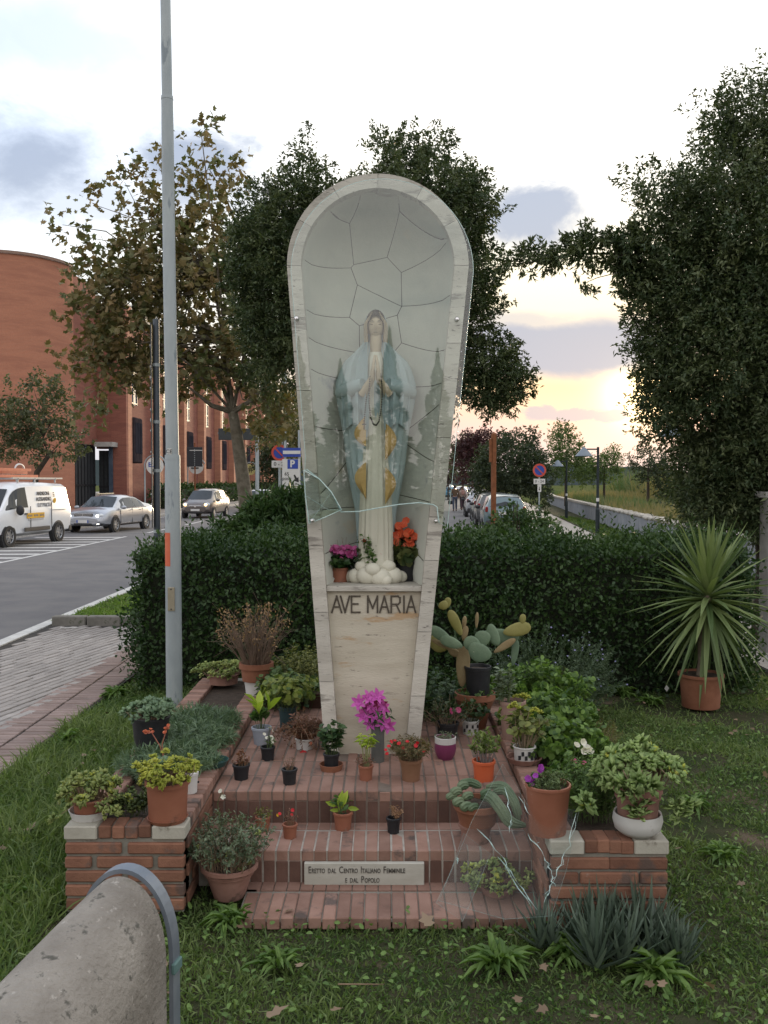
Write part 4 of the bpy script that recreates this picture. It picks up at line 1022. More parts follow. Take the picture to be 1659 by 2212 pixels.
cs = [unit('coping_stone', .40, .36, .11, .035, cop_m), unit('coping_stone', .46, .34, .10, .03, cop_m), unit('coping_stone', .36, .38, .12, .04, cop_m)]
far = MB(); cnt = 0
while d < tot - .5:
    q = d; i = 0
    while q > seglen[i]: q -= seglen[i]; i += 1
    p = pts[i].lerp(pts[i + 1], q / seglen[i]); dr = (pts[i + 1] - pts[i]).normalized(); a = math.atan2(dr.y, dr.x)
    if cnt < 80: inst('coping_stone', cs[cnt % 3], wt, (p.x + .13, p.y, .755 + RG.normal() * .012), rot=(RG.normal() * .03, RG.normal() * .03, a + RG.normal() * .04))
    else: far.box(p.x + .13, p.y, .755, .40, .36, .11, rz=a)
    d += .43; cnt += 1
far.build('coping_row', cop_m, wt, kind='stuff')
# pillar at the right edge
pm = thing('stone_pillar', 'grey pillar with a flat cap cut by the right picture edge', 'pillar', (A(1662, 1290, 10.0).x + .06, 10.0, 0))
MB().box(0, 0, .84, .26, .24, 1.68, ch=.012).build('shaft', mat('pillar_stone', (.20, .195, .18), (.28, .27, .25), .9, 5, .004, 40, spots=((.10, .16, .22), 3, .64)), pm); MB().box(0, 0, 1.72, .34, .32, .07, ch=.01).build('cap', concrete, pm)

# ================================================================== path lamps
green_metal = mat('green_black_metal', (.012, .02, .024), (.022, .032, .036), .5, 6, metal=.3)
def path_lamp(label, px, Y, ztop, side, base_z=0, arm=.55, cap_s=1.0):
    b = A(px, 1100, Y); t = thing('path_lamp', label, 'street lamp', (b.x, Y, base_z), 0, 'cone-shaded lamps along the footpath')
    MB().lathe([(.0, 0), (.075, 0), (.075, .9), (.05, .95), (.045, ztop), (0, ztop)], 12).build('pole', green_metal, t)
    MB().box(side * arm / 2, 0, ztop - .08, arm, .04, .05).build('arm', green_metal, t)
    MB().lathe([(.02, .30), (.07, .26), (.31 * cap_s, -.02), (.30 * cap_s, -.03), (.05, .2)], 20, c=(side * arm, 0, ztop - .3)).build('shade', mat('lamp_shade', (.13, .16, .19), (.18, .21, .24), .4, 4, metal=.3), t, smooth=True)
    MB().lathe([(.055, -.06), (.055, .06), (.0, .06)], 12, c=(0, 0, 1.25)).build('band', plate_w, t)
    return t
path_lamp('nearest cone-shaded path lamp, its pole rising behind the yucca', 1493, 19, 3.12, -1, arm=.40)
path_lamp('middle cone-shaded path lamp seen against the reeds', 1291, 33, 3.12, -1, arm=.5)
path_lamp('farthest path lamp, thin against the light green tree', 1223.5, 47, 3.0, -1, arm=.45)

# ================================================================== signs
sign_red = mat('sign_red', (.42, .05, .03), (.48, .08, .05), .5, 5); sign_blue = mat('sign_blue', (.02, .05, .30), (.03, .07, .34), .5, 5); sign_white = mat('sign_white', (.60, .60, .58), (.52, .52, .50), .5, 5)
letter = mat('letter_black', (.02, .02, .022), (.03, .03, .03), .6)
def disc(name, r, y, m, parent, z, r0=0.0, n=32):
    if r0: o = MB().lathe([(r0, 0), (r, 0), (r, .006), (r0, .006)], n, M=Matrix.Translation((0, y, z)) @ Matrix.Rotation(pi / 2, 4, 'X'))
    else: o = MB().lathe([(0, 0), (r, 0), (r, .006), (0, .006)], n, M=Matrix.Translation((0, y, z)) @ Matrix.Rotation(pi / 2, 4, 'X'))
    return o.build(name, m, parent)
def noparking(t, zc, r, tilt=0):
    disc('back_plate', r, -.03, galv, t, zc); disc('blue_field', r * .78, -.037, sign_blue, t, zc); disc('red_ring', r, -.046, sign_red, t, zc, r * .72)
    MB().box(0, -.052, zc, r * 1.55, .006, r * .17, M=Matrix.Translation((0, 0, zc)) @ Matrix.Rotation(R(45), 4, 'Y') @ Matrix.Translation((0, 0, -zc))).build('red_slash', sign_red, t)
Yn = 42.0; p = A(1165, 1016, Yn); rn = 14.5 * Yn / FP
t = thing('no_parking_sign', 'round no-parking sign with a 0-24 plate on a grey pole by the footpath', 'road sign', (p.x, Yn, 0)); zc = p.z
MB().lathe([(0, 0), (.035, 0), (.035, zc + .25), (0, zc + .25)], 10).build('pole', galv, t); noparking(t, zc, rn)
b = boxp('hours_plate', (0, -.04, zc - .50), (.52, .012, .24), sign_white, t, 0); text_obj('lettering', '0 - 24', .17, letter, b, (0, -.052, zc - .50))
b = boxp('arrow_plate', (0, -.04, zc - .80), (.17, .012, .34), sign_white, t, 0); mesh_obj('arrow', [(-.04, -.05, zc - .84), (0, -.05, zc - .92), (.04, -.05, zc - .84), (.012, -.05, zc - .84), (.012, -.05, zc - .74), (-.012, -.05, zc - .74), (-.012, -.05, zc - .84)], [(0, 1, 2, 3, 4, 5, 6)], letter, b)

Yq = 26.0; u_ = Yq / FP
def SP(px, py): return A(px, py, Yq)
p = SP(604, 978); t = thing('no_parking_sign', 'tilted faded no-parking sign with an hours plate left of the shrine', 'road sign', (p.x, Yq, 0))
noparking(t, p.z, 17.5 * u_); MB().lathe([(0, 0), (.035, 0), (.035, p.z + .1), (0, p.z + .1)], 10).build('pole', galv, t)
h = boxp('hours_plate', (.03, -.05, p.z - 24.5 * u_), (38 * u_, .012, 15 * u_), sign_white, t, 0); text_obj('lettering', '0 - 24', .15, letter, h, (.02, -.062, p.z - 24.5 * u_))
p = SP(632, 1010); t = thing('parking_signboard', 'stack of blue and white parking boards on two poles at the shrine edge', 'road sign', (p.x, Yq - .3, 0), R(-8))
for dx_ in (-.18, .22): MB().lathe([(0, 0), (.035, 0), (.035, 3.3), (0, 3.3)], 10, c=(dx_, 0, 0)).build('pole', galv, t)
def zz(py): return SP(632, py).z
arrow_b = boxp('blue_arrow_board', (.02, -.05, zz(978)), (40 * u_, .015, 19 * u_), sign_blue, t, 0); boxp('white_band', (.02, -.062, zz(978)), (38 * u_, .006, 7 * u_), sign_white, arrow_b, 0)
mb_ = boxp('upper_board', (.0, -.05, zz(1021)), (38 * u_, .015, 57 * u_), sign_white, t, 0)
boxp('blue_square', (.05, -.06, zz(1003)), (23 * u_, .006, 20 * u_), sign_blue, mb_, 0); text_obj('letter_p', 'P', .26, sign_white, mb_, (.04, -.066, zz(1003)), bold=.01)
text_obj('lettering', '65\nposti', .13, letter, mb_, (-.12, -.062, zz(1029))); text_obj('lettering', '400 m', .10, letter, mb_, (.06, -.062, zz(1045)))
mesh_obj('arrow', [(x + .17, -.062, z + zz(1036)) for x, z in ((-.10, .12), (-.06, .14), (.0, .04), (.04, .08), (.05, -.08), (-.1, -.03), (-.05, .0))], [(0, 1, 2, 3, 4, 5, 6)], letter, mb_)
lbd = boxp('lower_board', (-.02, -.06, zz(1068)), (38 * u_, .015, 29 * u_), sign_white, t, 0)
boxp('blue_square', (.10, -.072, zz(1063)), (13 * u_, .006, 13 * u_), sign_blue, lbd, 0); text_obj('letter_p', 'P', .15, sign_white, lbd, (.10, -.078, zz(1063)), bold=.006)
mesh_obj('arrow', [(x - .15, -.07, z + zz(1062)) for x, z in ((-.05, 0), (0, .09), (.05, 0), (.015, 0), (.015, -.09), (-.015, -.09), (-.015, 0))], [(0, 1, 2, 3, 4, 5, 6)], letter, lbd)
for k in range(3): MB().lathe([(.025, 0), (.032, 0), (.032, .004), (.025, .004)], 14, M=Matrix.Translation((-.17 + k * .15, -.068, zz(1076))) @ Matrix.Rotation(pi / 2, 4, 'X')).build('ring_symbol', letter, lbd)
for k, (x, y) in enumerate(((625, 1000), (640, 1004), (628, 1022), (650, 1018), (636, 1030), (645, 1010), (618, 1008), (650, 944), (640, 950))):
    pass
# street lamp behind the evergreen
Yl = 30.0; b = A(615, 1100, Yl); t = thing('street_lamp', 'distant street lamp with its flat head showing above the evergreen leaves', 'street lamp', (b.x, Yl, -.12)); zt = A(600, 412, Yl).z
MB().lathe([(0, 0), (.10, 0), (.085, 4), (.06, zt), (0, zt)], 12).build('pole', galv, t); MB().tube([(0, 0, zt - .1), (-.1, 0, zt + .08), (-.3, 0, zt + .1)], .04, 8).build('arm', galv, t)
MB().box(-.42, 0, zt + .1, .6, .26, .13, ch=.04).build('lamp_head', mat('lamp_head', (.35, .36, .36)), t)
# dark sign on post and round shop signs across the road
Yd = 66; p = A(421, 987, Yd); t = thing('dark_signboard', 'dark square board on a thin post on the far pavement', 'sign', (p.x, Yd, 0)); u2 = Yd / FP
MB().lathe([(0, 0), (.05, 0), (.05, p.z + 1.0), (0, p.z + 1.0)], 8).build('post', rust, t); bo_ = boxp('board', (0, -.08, p.z), (34 * u2, .06, 42 * u2), mat('board_dark', (.012, .014, .018), (.02, .022, .028), .5), t, .02)
boxp('white_line', (.1, -.12, p.z + 14 * u2), (.9, .01, .05), sign_white, bo_, 0)
for k in range(9): boxp('stud', (0, -.12, p.z + (16 - k * 4.2) * u2), (.07, .02, .04), galv, bo_, 0)
for k, (px, py, Y, r, txt, m_, lab) in enumerate(((335, 1006, 60, 19, 'ELT', sign_white, 'round white sign with blue letters behind the dark leaning pole'), (424, 1008, 75, 16, 'line', sign_white, 'round white sign half hidden behind the dark square board'), (541, 1014, 80, 12, '', mat('yellow_sign', (.62, .55, .22), (.55, .48, .18), .5), 'round yellow sign with a black cross-shaped emblem by the plane tree trunk'))):
    p = A(px, py, Y); uu = Y / FP; t = thing('round_sign', lab, 'sign', (p.x, Y, 0), 0)
    MB().lathe([(0, 0), (.05, 0), (.05, p.z - r * uu * .2), (0, p.z - r * uu * .2)], 8, c=(-r * uu - .1, 0, 0)).build('post', galv, t)
    disc('disc', r * uu, -.05, m_, t, p.z); a0 = MB(); a0.tube([(math.cos(a) * (r * uu + .12), 0, p.z + math.sin(a) * (r * uu + .12)) for a in np.linspace(pi * 1.05, pi * .1, 14)], .045, 6); a0.build('curved_frame', galv, t)
    if txt == 'ELT': text_obj('lettering', 'ELT.', .42, sign_blue, t, (-.05, -.065, p.z + .05), bold=.01)
    elif txt: boxp('lettering_line', (-.1, -.065, p.z - .12), (.6, .01, .12), letter, t, 0)
    else:
        for (x, z, sx, sz) in ((0, .1, .5, .07), (0, -.05, .5, .07), (-.08, -.12, .06, .3), (.08, -.12, .06, .3), (0, .22, .2, .07)): boxp('emblem_bar', (x, -.065, p.z + z), (sx, .01, sz), letter, t, 0)
# overhead dark gantry panel
Yg = 58; u3 = Yg / FP; p = A(512, 938, Yg); t = thing('gantry_board', 'dark overhead board behind the plane tree trunk', 'sign', (p.x, Yg, -.12))
for x0, w_ in ((-20.5, 39), (21, 38)): boxp('panel', (x0 * u3, 0, p.z + .12), (w_ * u3, .12, 25 * u3), mat('gantry_dark', (.018, .024, .026), (.03, .036, .038), .5), t, .02)
MB().lathe([(0, 0), (.12, 0), (.12, p.z + .5), (0, p.z + .5)], 10, c=(42 * u3, .2, 0)).build('post', galv, t); MB().box(0, .14, p.z + .2, 84 * u3, .1, .12).build('beam', galv, t)
# traffic light
p = A(557, 1022, 70); t = thing('traffic_light', 'small grey traffic signal beside the round yellow sign', 'traffic light', (p.x, 70, 0))
MB().lathe([(0, 0), (.06, 0), (.06, p.z + .3), (0, p.z + .3)], 8).build('pole', galv, t); hd = boxp('housing', (0, -.1, p.z), (.34, .25, .9), dark_metal, t, .04)
for k in range(3): MB().ell((0, -.24, p.z + .27 - k * .27), (.09, .04, .09), 8, 5).build('lens', glass_dark, hd, smooth=True)
# rusty post
b = A(1066, 1100, 20.0); t = thing('rusty_post', 'tall rusty square post rising behind the right hedge', 'post', (b.x, 20.0, -.1), R(20)); zt = A(1066, 938, 20).z
MB().box(0, 0, zt / 2 + .05, .09, .09, zt + .1, ch=.006).build('shaft', rust, t)
mm = MB(); mm.add([(-.045, -.045, zt + .1), (.045, -.045, zt + .1), (.045, .045, zt + .1), (-.045, .045, zt + .1), (0, 0, zt + .15)], [(0, 1, 4), (1, 2, 4), (2, 3, 4), (3, 0, 4)]); mm.build('cap', rust, t); MB().box(-.075, 0, zt - .25, .05, .05, .5).build('bracket', rust, t)
# dark pole with edge-on letter board
b0, b1 = A(340, 1190, 11.5), A(337, 690, 11.5); t = thing('dark_pole', 'slim dark pole with an edge-on letter board left of the galvanised lamp post', 'pole', (b0.x, 11.5, 0))
top = b1 - Vector((b0.x, 11.5, 0)); blue_grey = mat('blue_grey_pole', (.055, .07, .085), (.09, .105, .125), .5, 4, metal=.3, spots=((.03, .035, .04), 8, .62), stretch=(1, 1, .3))
MB().tube([(0.0, 0, 0), (.0, 0, 1.0), tuple(top)], [.042, .042, .038], 12).build('shaft', blue_grey, t, smooth=True)
for z in (1.25, 2.0, 2.6, 3.3): MB().lathe([(.045, -.02), (.048, -.02), (.048, .02), (.045, .02)], 12, c=(0, 0, z)).build('clamp', galv, t)
eb = MB().box(-.058, .0, 2.55, .012, .26, 2.5, rz=R(13)).build('letter_board', mat('board_edge', (.05, .055, .06), (.08, .085, .09), .5, 3), t)
for k in range(17):
    z = 1.45 + k * .13
    if k % 4 == 3: continue
    MB().box(-.068, .0, z, .012, .25, .018 + .015 * (k % 2), rz=R(13)).build('raised_letter', plate_w, eb)
# galvanised lamp post close by
Yv = 7.45; b0 = A(376.5, 1500, Yv); b0.z = 0; t = thing('lamp_post', 'tall galvanised steel lamp post between the left planter and the hedge', 'lamp post', (b0.x, Yv, 0))
def LP(px, py): q = A(px, py, Yv); return (q.x - b0.x, 0, q.z)
u4 = Yv / FP; c0, c1, c2, c3 = LP(376.5, 1500), LP(372.5, 985), LP(361, 210), LP(357.5, 0)
MB().tube([(0, 0, 0), c0, LP(374, 1200), LP(372.7, 995), LP(372.5, 984)], [18 * u4, 17.6 * u4, 17 * u4, 16.4 * u4, 14.5 * u4], 28).build('lower_shaft', galv, t, smooth=True)
MB().tube([c1, LP(366, 600), c2], [14.0 * u4, 13.4 * u4, 12.6 * u4], 28).build('middle_shaft', galv, t, smooth=True)
up = Vector(c3) + (Vector(c3) - Vector(c2)) * 2.4
MB().tube([c2, c3, tuple(up)], [11.2 * u4, 10.8 * u4, 9.5 * u4], 24).build('upper_shaft', galv, t, smooth=True)
cq = Vector(c1); MB().tube([tuple(cq - Vector((0, 0, .03))), tuple(cq + Vector((0, 0, .008)))], [16.8 * u4, 16.0 * u4], 28).build('collar', galv, t, smooth=False)
cq = Vector(c2); MB().tube([tuple(cq - Vector((0, 0, .02))), tuple(cq + Vector((0, 0, .008)))], [13.2 * u4, 12.6 * u4], 28).build('collar', galv, t)
MB().box(up.x - .35, 0, up.z + .05, .8, .22, .1, ch=.03).build('lamp_head', concrete, t)
def wrap(name, px, py0, py1, hw, m, r=17.3, n=7, off=0.0):
    """a thin sheet curved round the shaft"""
    V = []
    for py in (py1, py0):
        cx = LP(376.5 - (1500 - py) * .0078, py)
        for k in range(n):
            a = off + (k / (n - 1) - .5) * hw; V.append((cx[0] + math.sin(a) * (r * u4 + .0015), -math.cos(a) * (r * u4 + .0015), cx[2]))
    return mesh_obj(name, V, [(k, k + 1, n + k + 1, n + k) for k in range(n - 1)], m, t, smooth=True)
wrap('orange_sticker', 0, 1150, 1222, .95, mat('orange_sticker', (.55, .11, .05), (.62, .16, .08), .6, 6, spots=((.5, .45, .42), 16, .62)), 17.2, off=-.62)
wrap('ce_sticker', 0, 969, 982, .75, sign_white, 14.3, off=-.25)
q = LP(368.5, 976); text_obj('ce_mark', 'CE', .042, letter, t, (q[0], -14.4 * u4 - .004, q[2]), ext=.0005)
q = LP(374, 1292); dm = MB().box(q[0], -17.5 * u4 - .003, q[2], .056, .006, .19, ch=.003).build('access_door', mat('door_brass', (.28, .25, .18), (.36, .32, .24), .5, 9, metal=.4), t)
for sgn in (-1, 1): MB().ell((q[0], -17.5 * u4 - .008, q[2] + sgn * .08), (.006, .004, .006), 8, 5).build('screw', dark_metal, dm)
# ================================================================== the shrine plinth of brick steps
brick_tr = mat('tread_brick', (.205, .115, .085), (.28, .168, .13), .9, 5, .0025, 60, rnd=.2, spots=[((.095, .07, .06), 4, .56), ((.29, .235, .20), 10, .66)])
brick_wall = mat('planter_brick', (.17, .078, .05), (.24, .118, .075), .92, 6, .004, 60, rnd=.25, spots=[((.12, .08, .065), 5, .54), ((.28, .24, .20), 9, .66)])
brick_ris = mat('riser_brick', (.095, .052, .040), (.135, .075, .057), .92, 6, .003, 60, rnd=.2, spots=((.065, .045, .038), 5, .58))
mortar_l = mat('light_mortar', (.36, .33, .29), (.24, .21, .18), .95, 10, .003, 60)
mortar_d = mat('dark_mortar', (.17, .16, .135), (.25, .235, .20), .95, 8, .004, 60)
trav = mat('travertine', (.42, .395, .345), (.55, .525, .465), .78, 2.2, .003, 40, rnd=.10, spots=[((.27, .25, .22), 3.2, .55), ((.10, .09, .08), 15, .60)], stretch=(1, 1, 4.5))
trav_p = mat('travertine_panel', (.43, .385, .305), (.54, .50, .41), .75, 1.6, .002, 40, spots=[((.42, .29, .17), 2.2, .56), ((.34, .30, .24), 5, .60), ((.14, .12, .10), 15, .62)], stretch=(1, 1, 5))
marble = mat('marble_stone', (.34, .32, .27), (.42, .40, .34), .8, 6, .003, 40, spots=((.17, .15, .12), 7, .6))
X0, X1 = -.85, .68
Y1, Y2, YB = 4.21, 4.56, 6.35
Z1, Z2, ZW = .163, .32, .38
pl = thing('brick_steps', 'red brick stepped plinth with pale joints under the shrine', 'steps', (0, 0, 0))
MB().box((-.62 + X1) / 2, (3.86 + Y1) / 2, 0.005, X1 + .62, Y1 - 3.86, .012).build('mortar_bed', mortar_d, pl)
m_ = MB(); m_.box((X0 + X1) / 2, (Y1 + Y2) / 2 - .0015, Z1 / 2 + .0005, X1 - X0, Y2 - Y1, Z1); m_.build('mortar_core', mortar_l, pl)
m_ = MB(); m_.box((X0 + X1) / 2, (Y2 + YB) / 2 - .0015, Z2 / 2 + .0005, X1 - X0, YB - Y2, Z2); m_.build('mortar_core', mat('brown_mortar', (.11, .085, .07), (.17, .135, .11), .95, 8, .003, 60), pl)
pitch = (X1 - X0) / 26; bw = pitch - .0045
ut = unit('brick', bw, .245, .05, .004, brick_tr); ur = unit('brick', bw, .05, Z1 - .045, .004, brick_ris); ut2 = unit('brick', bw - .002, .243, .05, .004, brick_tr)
cntb = 0
def addb(me, x, y, z, rz=0, tilt=.004):
    global cntb; cntb += 1
    return inst('brick', me, pl, (x + RG.normal() * .0006, y + RG.normal() * .0012, z + RG.normal() * .0010), rot=(RG.normal() * tilt, RG.normal() * tilt, rz + RG.normal() * tilt))
for i in range(26):
    x = X0 + (i + .5) * pitch
    if x > -.64: addb(ut, x, 3.975 + .003, -.006)
    addb(ut, x, Y1 + .118, Z1 - .022); addb(ut, x, Y2 + .118, Z2 - .022)
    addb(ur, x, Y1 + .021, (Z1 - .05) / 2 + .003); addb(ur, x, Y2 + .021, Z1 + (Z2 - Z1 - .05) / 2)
for r in range(6):
    for i in range(26):
        if cntb >= 290: break
        x = X0 + (i + .5) * pitch + (.0)
        if abs(x + .05) < .25 and Y2 + .37 + r * .25 > 5.2: continue
        addb(ut2, x, Y2 + .37 + r * .25, Z2 - .022)
rest = MB()
for i in range(26): rest.box(max(X0 + (i + .5) * pitch, -.6), 4.17, -.004 - .0002 * i, bw, .09, .05); rest.box(X0 + (i + .5) * pitch, Y1 + .30, Z1 - .022, bw, .09, .05)
for r in range(6):
    for i in range(26):
        y = Y2 + .37 + r * .25
        if r >= 4: rest.box(X0 + (i + .5) * pitch, y, Z2 - .022, bw, .243, .05)
rest.build('cut_bricks', brick_tr, pl, kind='stuff')
bk = MB().box((X0 + X1) / 2, YB - .05, Z2 + .04, X1 - X0, .11, .12); bk.build('back_kerb', brick_ris, pl)

# marble plaque
xa, xb = A(658, 1880, Y1).x, A(916, 1880, Y1).x
pq = thing('stone_plaque', 'pale stone plaque with a two-line inscription fixed to the lowest step', 'plaque', ((xa + xb) / 2, Y1 - .006, .012))
MB().box(0, -.012, .0535, xb - xa, .024, .105, ch=.003).build('slab', mat('plaque_stone', (.36, .35, .30), (.46, .45, .40), .75, 3, .001, 60, spots=((.12, .115, .10), 16, .66), stretch=(1, 1, 4)), pq)
pl_l = mat('worn_letter', (.055, .05, .042), (.12, .11, .095), .8, 40)
def smallcaps(words_, cx, z, big, small, sx=.62):
    """words with a taller first letter"""
    wd = []; 
    for w_ in words_: wd.append((w_[0], w_[1:]))
    total = sum((big * .62 if a.isupper() else small * .6) * sx + len(b_) * small * .72 * sx + small * .55 for a, b_ in wd) - small * .55
    x = cx - total / 2 + (.012 if len(words_) > 3 else 0)
    for a, b_ in wd:
        sz = big if a.isupper() else small
        for tx, ss in ((a.upper(), sz), (b_.upper(), small)):
            if not tx: continue
            o_ = text_obj('lettering', tx, ss, pl_l, pq, (x, -.0255, z + (ss - small) * .3), ext=.001, align='LEFT', sx=sx, bold=.0004)
            x += max(v.co.x for v in o_.data.vertices) * sx + small * .06
        x += small * .34
smallcaps(['Eretto', 'dal', 'Centro', 'Italiano', 'Femminile'], -.0, .070, .044, .030, .66)
smallcaps(['e', 'dal', 'Popolo'], 0.0, .026, .044, .030, .66)

# ================================================================== the two brick planters
def planter(name, label, x0, x1, y0, y1, hz):
    t = thing(name, label, 'planter', ((x0 + x1) / 2, y0, 0)); ox, oy = (x0 + x1) / 2, y0; W = x1 - x0; Ln = y1 - y0
    th = .12; g = .008
    co = MB(); co.box(0, th / 2 + .006, hz / 2, W - .016, th - .012, hz - .012); co.box(-W / 2 + th / 2, Ln / 2, hz / 2, th - .016, Ln - .02, hz - .014); co.box(W / 2 - th / 2, Ln / 2, hz / 2 + .001, th - .016, Ln - .03, hz - .014); co.box(0, Ln - th / 2, hz / 2 - .001, W - .02, th - .016, hz - .016)
    co.build('mortar', mortar_d, t)
    MB().box(0, Ln / 2, hz / 2 - .03, W - .2, Ln - .2, hz).build('planter_soil', soil, t)
    cr = .061; rows = int((hz - .065) / cr)
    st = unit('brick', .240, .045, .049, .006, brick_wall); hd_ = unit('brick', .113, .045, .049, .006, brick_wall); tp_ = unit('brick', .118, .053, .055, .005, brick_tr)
    sd = unit('brick', .045, .242, .052, .004, brick_wall)
    z_top = hz - .065
    for r in range(rows):
        z = z_top - .03 - r * cr
        if r % 2 == 0: xs = [(-W / 2 + .125, st), (W / 2 - .125, st)]
        else: xs = [(-W / 2 + .06, hd_), (0, st), (W / 2 - .06, hd_)]
        for x, me in xs: inst('brick', me, t, (x, .019 + RG.normal() * .001, z), rot=(RG.normal() * .008, 0, RG.normal() * .006))
        n = int(Ln / .25)
        for side in (-1, 1):
            for k in range(n):
                y = .06 + .125 + k * .25 + (.12 if r % 2 else 0)
                if y + .12 > Ln: continue
                inst('brick', sd, t, (side * (W / 2 - .019), y, z + RG.normal() * .001), rot=(0, RG.normal() * .006, RG.normal() * .004))
    # header course on top: long sides and front between two pale corner stones
    k = 0; y = .145
    while y < Ln - .03:
        for side in (-1, 1): inst('brick', tp_, t, (side * (W / 2 - .058), y, hz - .027 + RG.normal() * .0015), rot=(RG.normal() * .01, 0, RG.normal() * .012))
        y += .061
    for side in (-1, 1): MB().box(side * (W / 2 - .070), .060, hz - .029, .142, .122, .060, ch=.006).build('corner_stone', marble, t)
    tf = unit('brick', .053, .115, .055, .005, brick_wall)
    nfr = 4; gap = (W - .286) / nfr
    for i in range(nfr): inst('brick', tf, t, (-W / 2 + .143 + gap * (i + .5), .058, hz - .028 + RG.normal() * .002), rot=(RG.normal() * .02, 0, RG.normal() * .02))
    return t
planter('brick_planter', 'left brick planter with pale corner stones, its front end facing the viewer', -1.37, X0 - .003, 3.93, 7.0, ZW)
planter('brick_planter', 'right brick planter with pale corner stones, half hidden by broken glass and aloes', X1 + .003, 1.17, 3.77, 6.3, ZW)

# ================================================================== the shrine
YM = 5.15; YD = 5.78; ZB = Z2
mon = thing('shrine', 'tall arched travertine shrine with AVE MARIA on its front panel', 'shrine', (-.05, YM, ZB)); MO = Vector((-.05, YM, ZB))
ZC, RO = 3.045, .500
def cx_(z): return -.067 + (z - .32) / (3.04 - .32) * .033
def wo_(z): return .262 + (z - .32) / (3.04 - .32) * (RO - .262)
def outline(t_in, npt=28, zb=ZB):
    """half outline param list of (x, z) from bottom left over the arch to bottom right, inset by t_in"""
    L_ = []
    for z in np.linspace(zb, ZC, 12)[:-1]: L_.append((cx_(z) - wo_(z) + t_in, z))
    for a in np.linspace(pi, 0, npt): L_.append((cx_(ZC) + math.cos(a) * (RO - t_in), ZC + math.sin(a) * (RO - t_in)))
    for z in np.linspace(ZC, zb, 12)[1:]: L_.append((cx_(z) + wo_(z) - t_in, z))
    return L_
T_IN = .078
# ring blocks (legs and voussoirs)
def ring_block(pin, pout, y0, y1, name='travertine_block', m=trav):
    n = len(pin); V = []
    for (a, b) in zip(pin, pout): V += [(a[0] - MO.x, y0 - MO.y, a[1] - MO.z), (b[0] - MO.x, y0 - MO.y, b[1] - MO.z), (b[0] - MO.x, y1 - MO.y, b[1] - MO.z), (a[0] - MO.x, y1 - MO.y, a[1] - MO.z)]
    F = []
    for i in range(n - 1):
        for k in range(4): F.append((4 * i + k, 4 * i + (k + 1) % 4, 4 * i + 4 + (k + 1) % 4, 4 * i + 4 + k))
    F.append((3, 2, 1, 0)); F.append(tuple(4 * (n - 1) + k for k in range(4)))
    return mesh_obj(name, V, F, m, mon)
for sg in (-1, 1):
    zs = [ZB, .74, 1.13, 1.50, 1.90, 2.36, 2.76, ZC]
    if sg > 0: zs = [ZB, .66, 1.02, 1.42, 1.66, 2.10, 2.62, ZC]
    for a, b in zip(zs, zs[1:]):
        q = np.linspace(a + .0015, b - .0015, 4)
        ring_block([(cx_(z) + sg * (wo_(z) - T_IN), z) for z in q], [(cx_(z) + sg * wo_(z), z) for z in q], YM + RG.random() * .002, YD)
na = 6
for k in range(na):
    q = np.linspace(pi * k / na + .003, pi * (k + 1) / na - .003, 9)
    ring_block([(cx_(ZC) + math.cos(a) * (RO - T_IN), ZC + math.sin(a) * (RO - T_IN)) for a in q], [(cx_(ZC) + math.cos(a) * RO, ZC + math.sin(a) * RO) for a in q], YM + RG.random() * .002, YD)
# back shell
ol = outline(.02); mesh_obj('back_shell', [(x - MO.x, YD + .0 - MO.y - .01, z - MO.z) for x, z in ol] + [(x - MO.x, YD + .06 - MO.y, z - MO.z) for x, z in ol],
    [tuple(range(len(ol))), tuple(reversed(range(len(ol), 2 * len(ol))))] + [(i, i + len(ol), (i + 1) % len(ol) + len(ol), (i + 1) % len(ol)) for i in range(len(ol))], trav, mon)
ZS = 1.272
# shelf and panel
def q3(x, y, z): return (x - MO.x, y - MO.y, z - MO.z)
def bx(name, x0, x1, y0, y1, z0, z1, m, ch=.003, parent=mon): return MB().box((x0 + x1) / 2 - MO.x, (y0 + y1) / 2 - MO.y, (z0 + z1) / 2 - MO.z, x1 - x0, y1 - y0, z1 - z0, ch=ch).build(name, m, parent)
wi = lambda z: wo_(z) - T_IN
bx('shelf', cx_(ZS) - wi(ZS) + .001, cx_(ZS) + wi(ZS) - .001, YM + .015, YD - .012, ZS - .028, ZS, trav)
n1 = .93; V = []
for z in np.linspace(ZB, ZS - .03, 5):
    for y in (YM + .045, YM + .12):
        for sg in (-1, 1): V.append(q3(cx_(z) + sg * (wi(z) - .0008), y, z))
F = []
for i in range(4):
    b_ = 4 * i; F += [(b_, b_ + 1, b_ + 5, b_ + 4), (b_ + 2, b_ + 6, b_ + 7, b_ + 3)]
mesh_obj('front_panel', V, F, trav_p, mon)
lm = mat('bronze_letter', (.055, .042, .032), (.10, .085, .065), .7, 50)
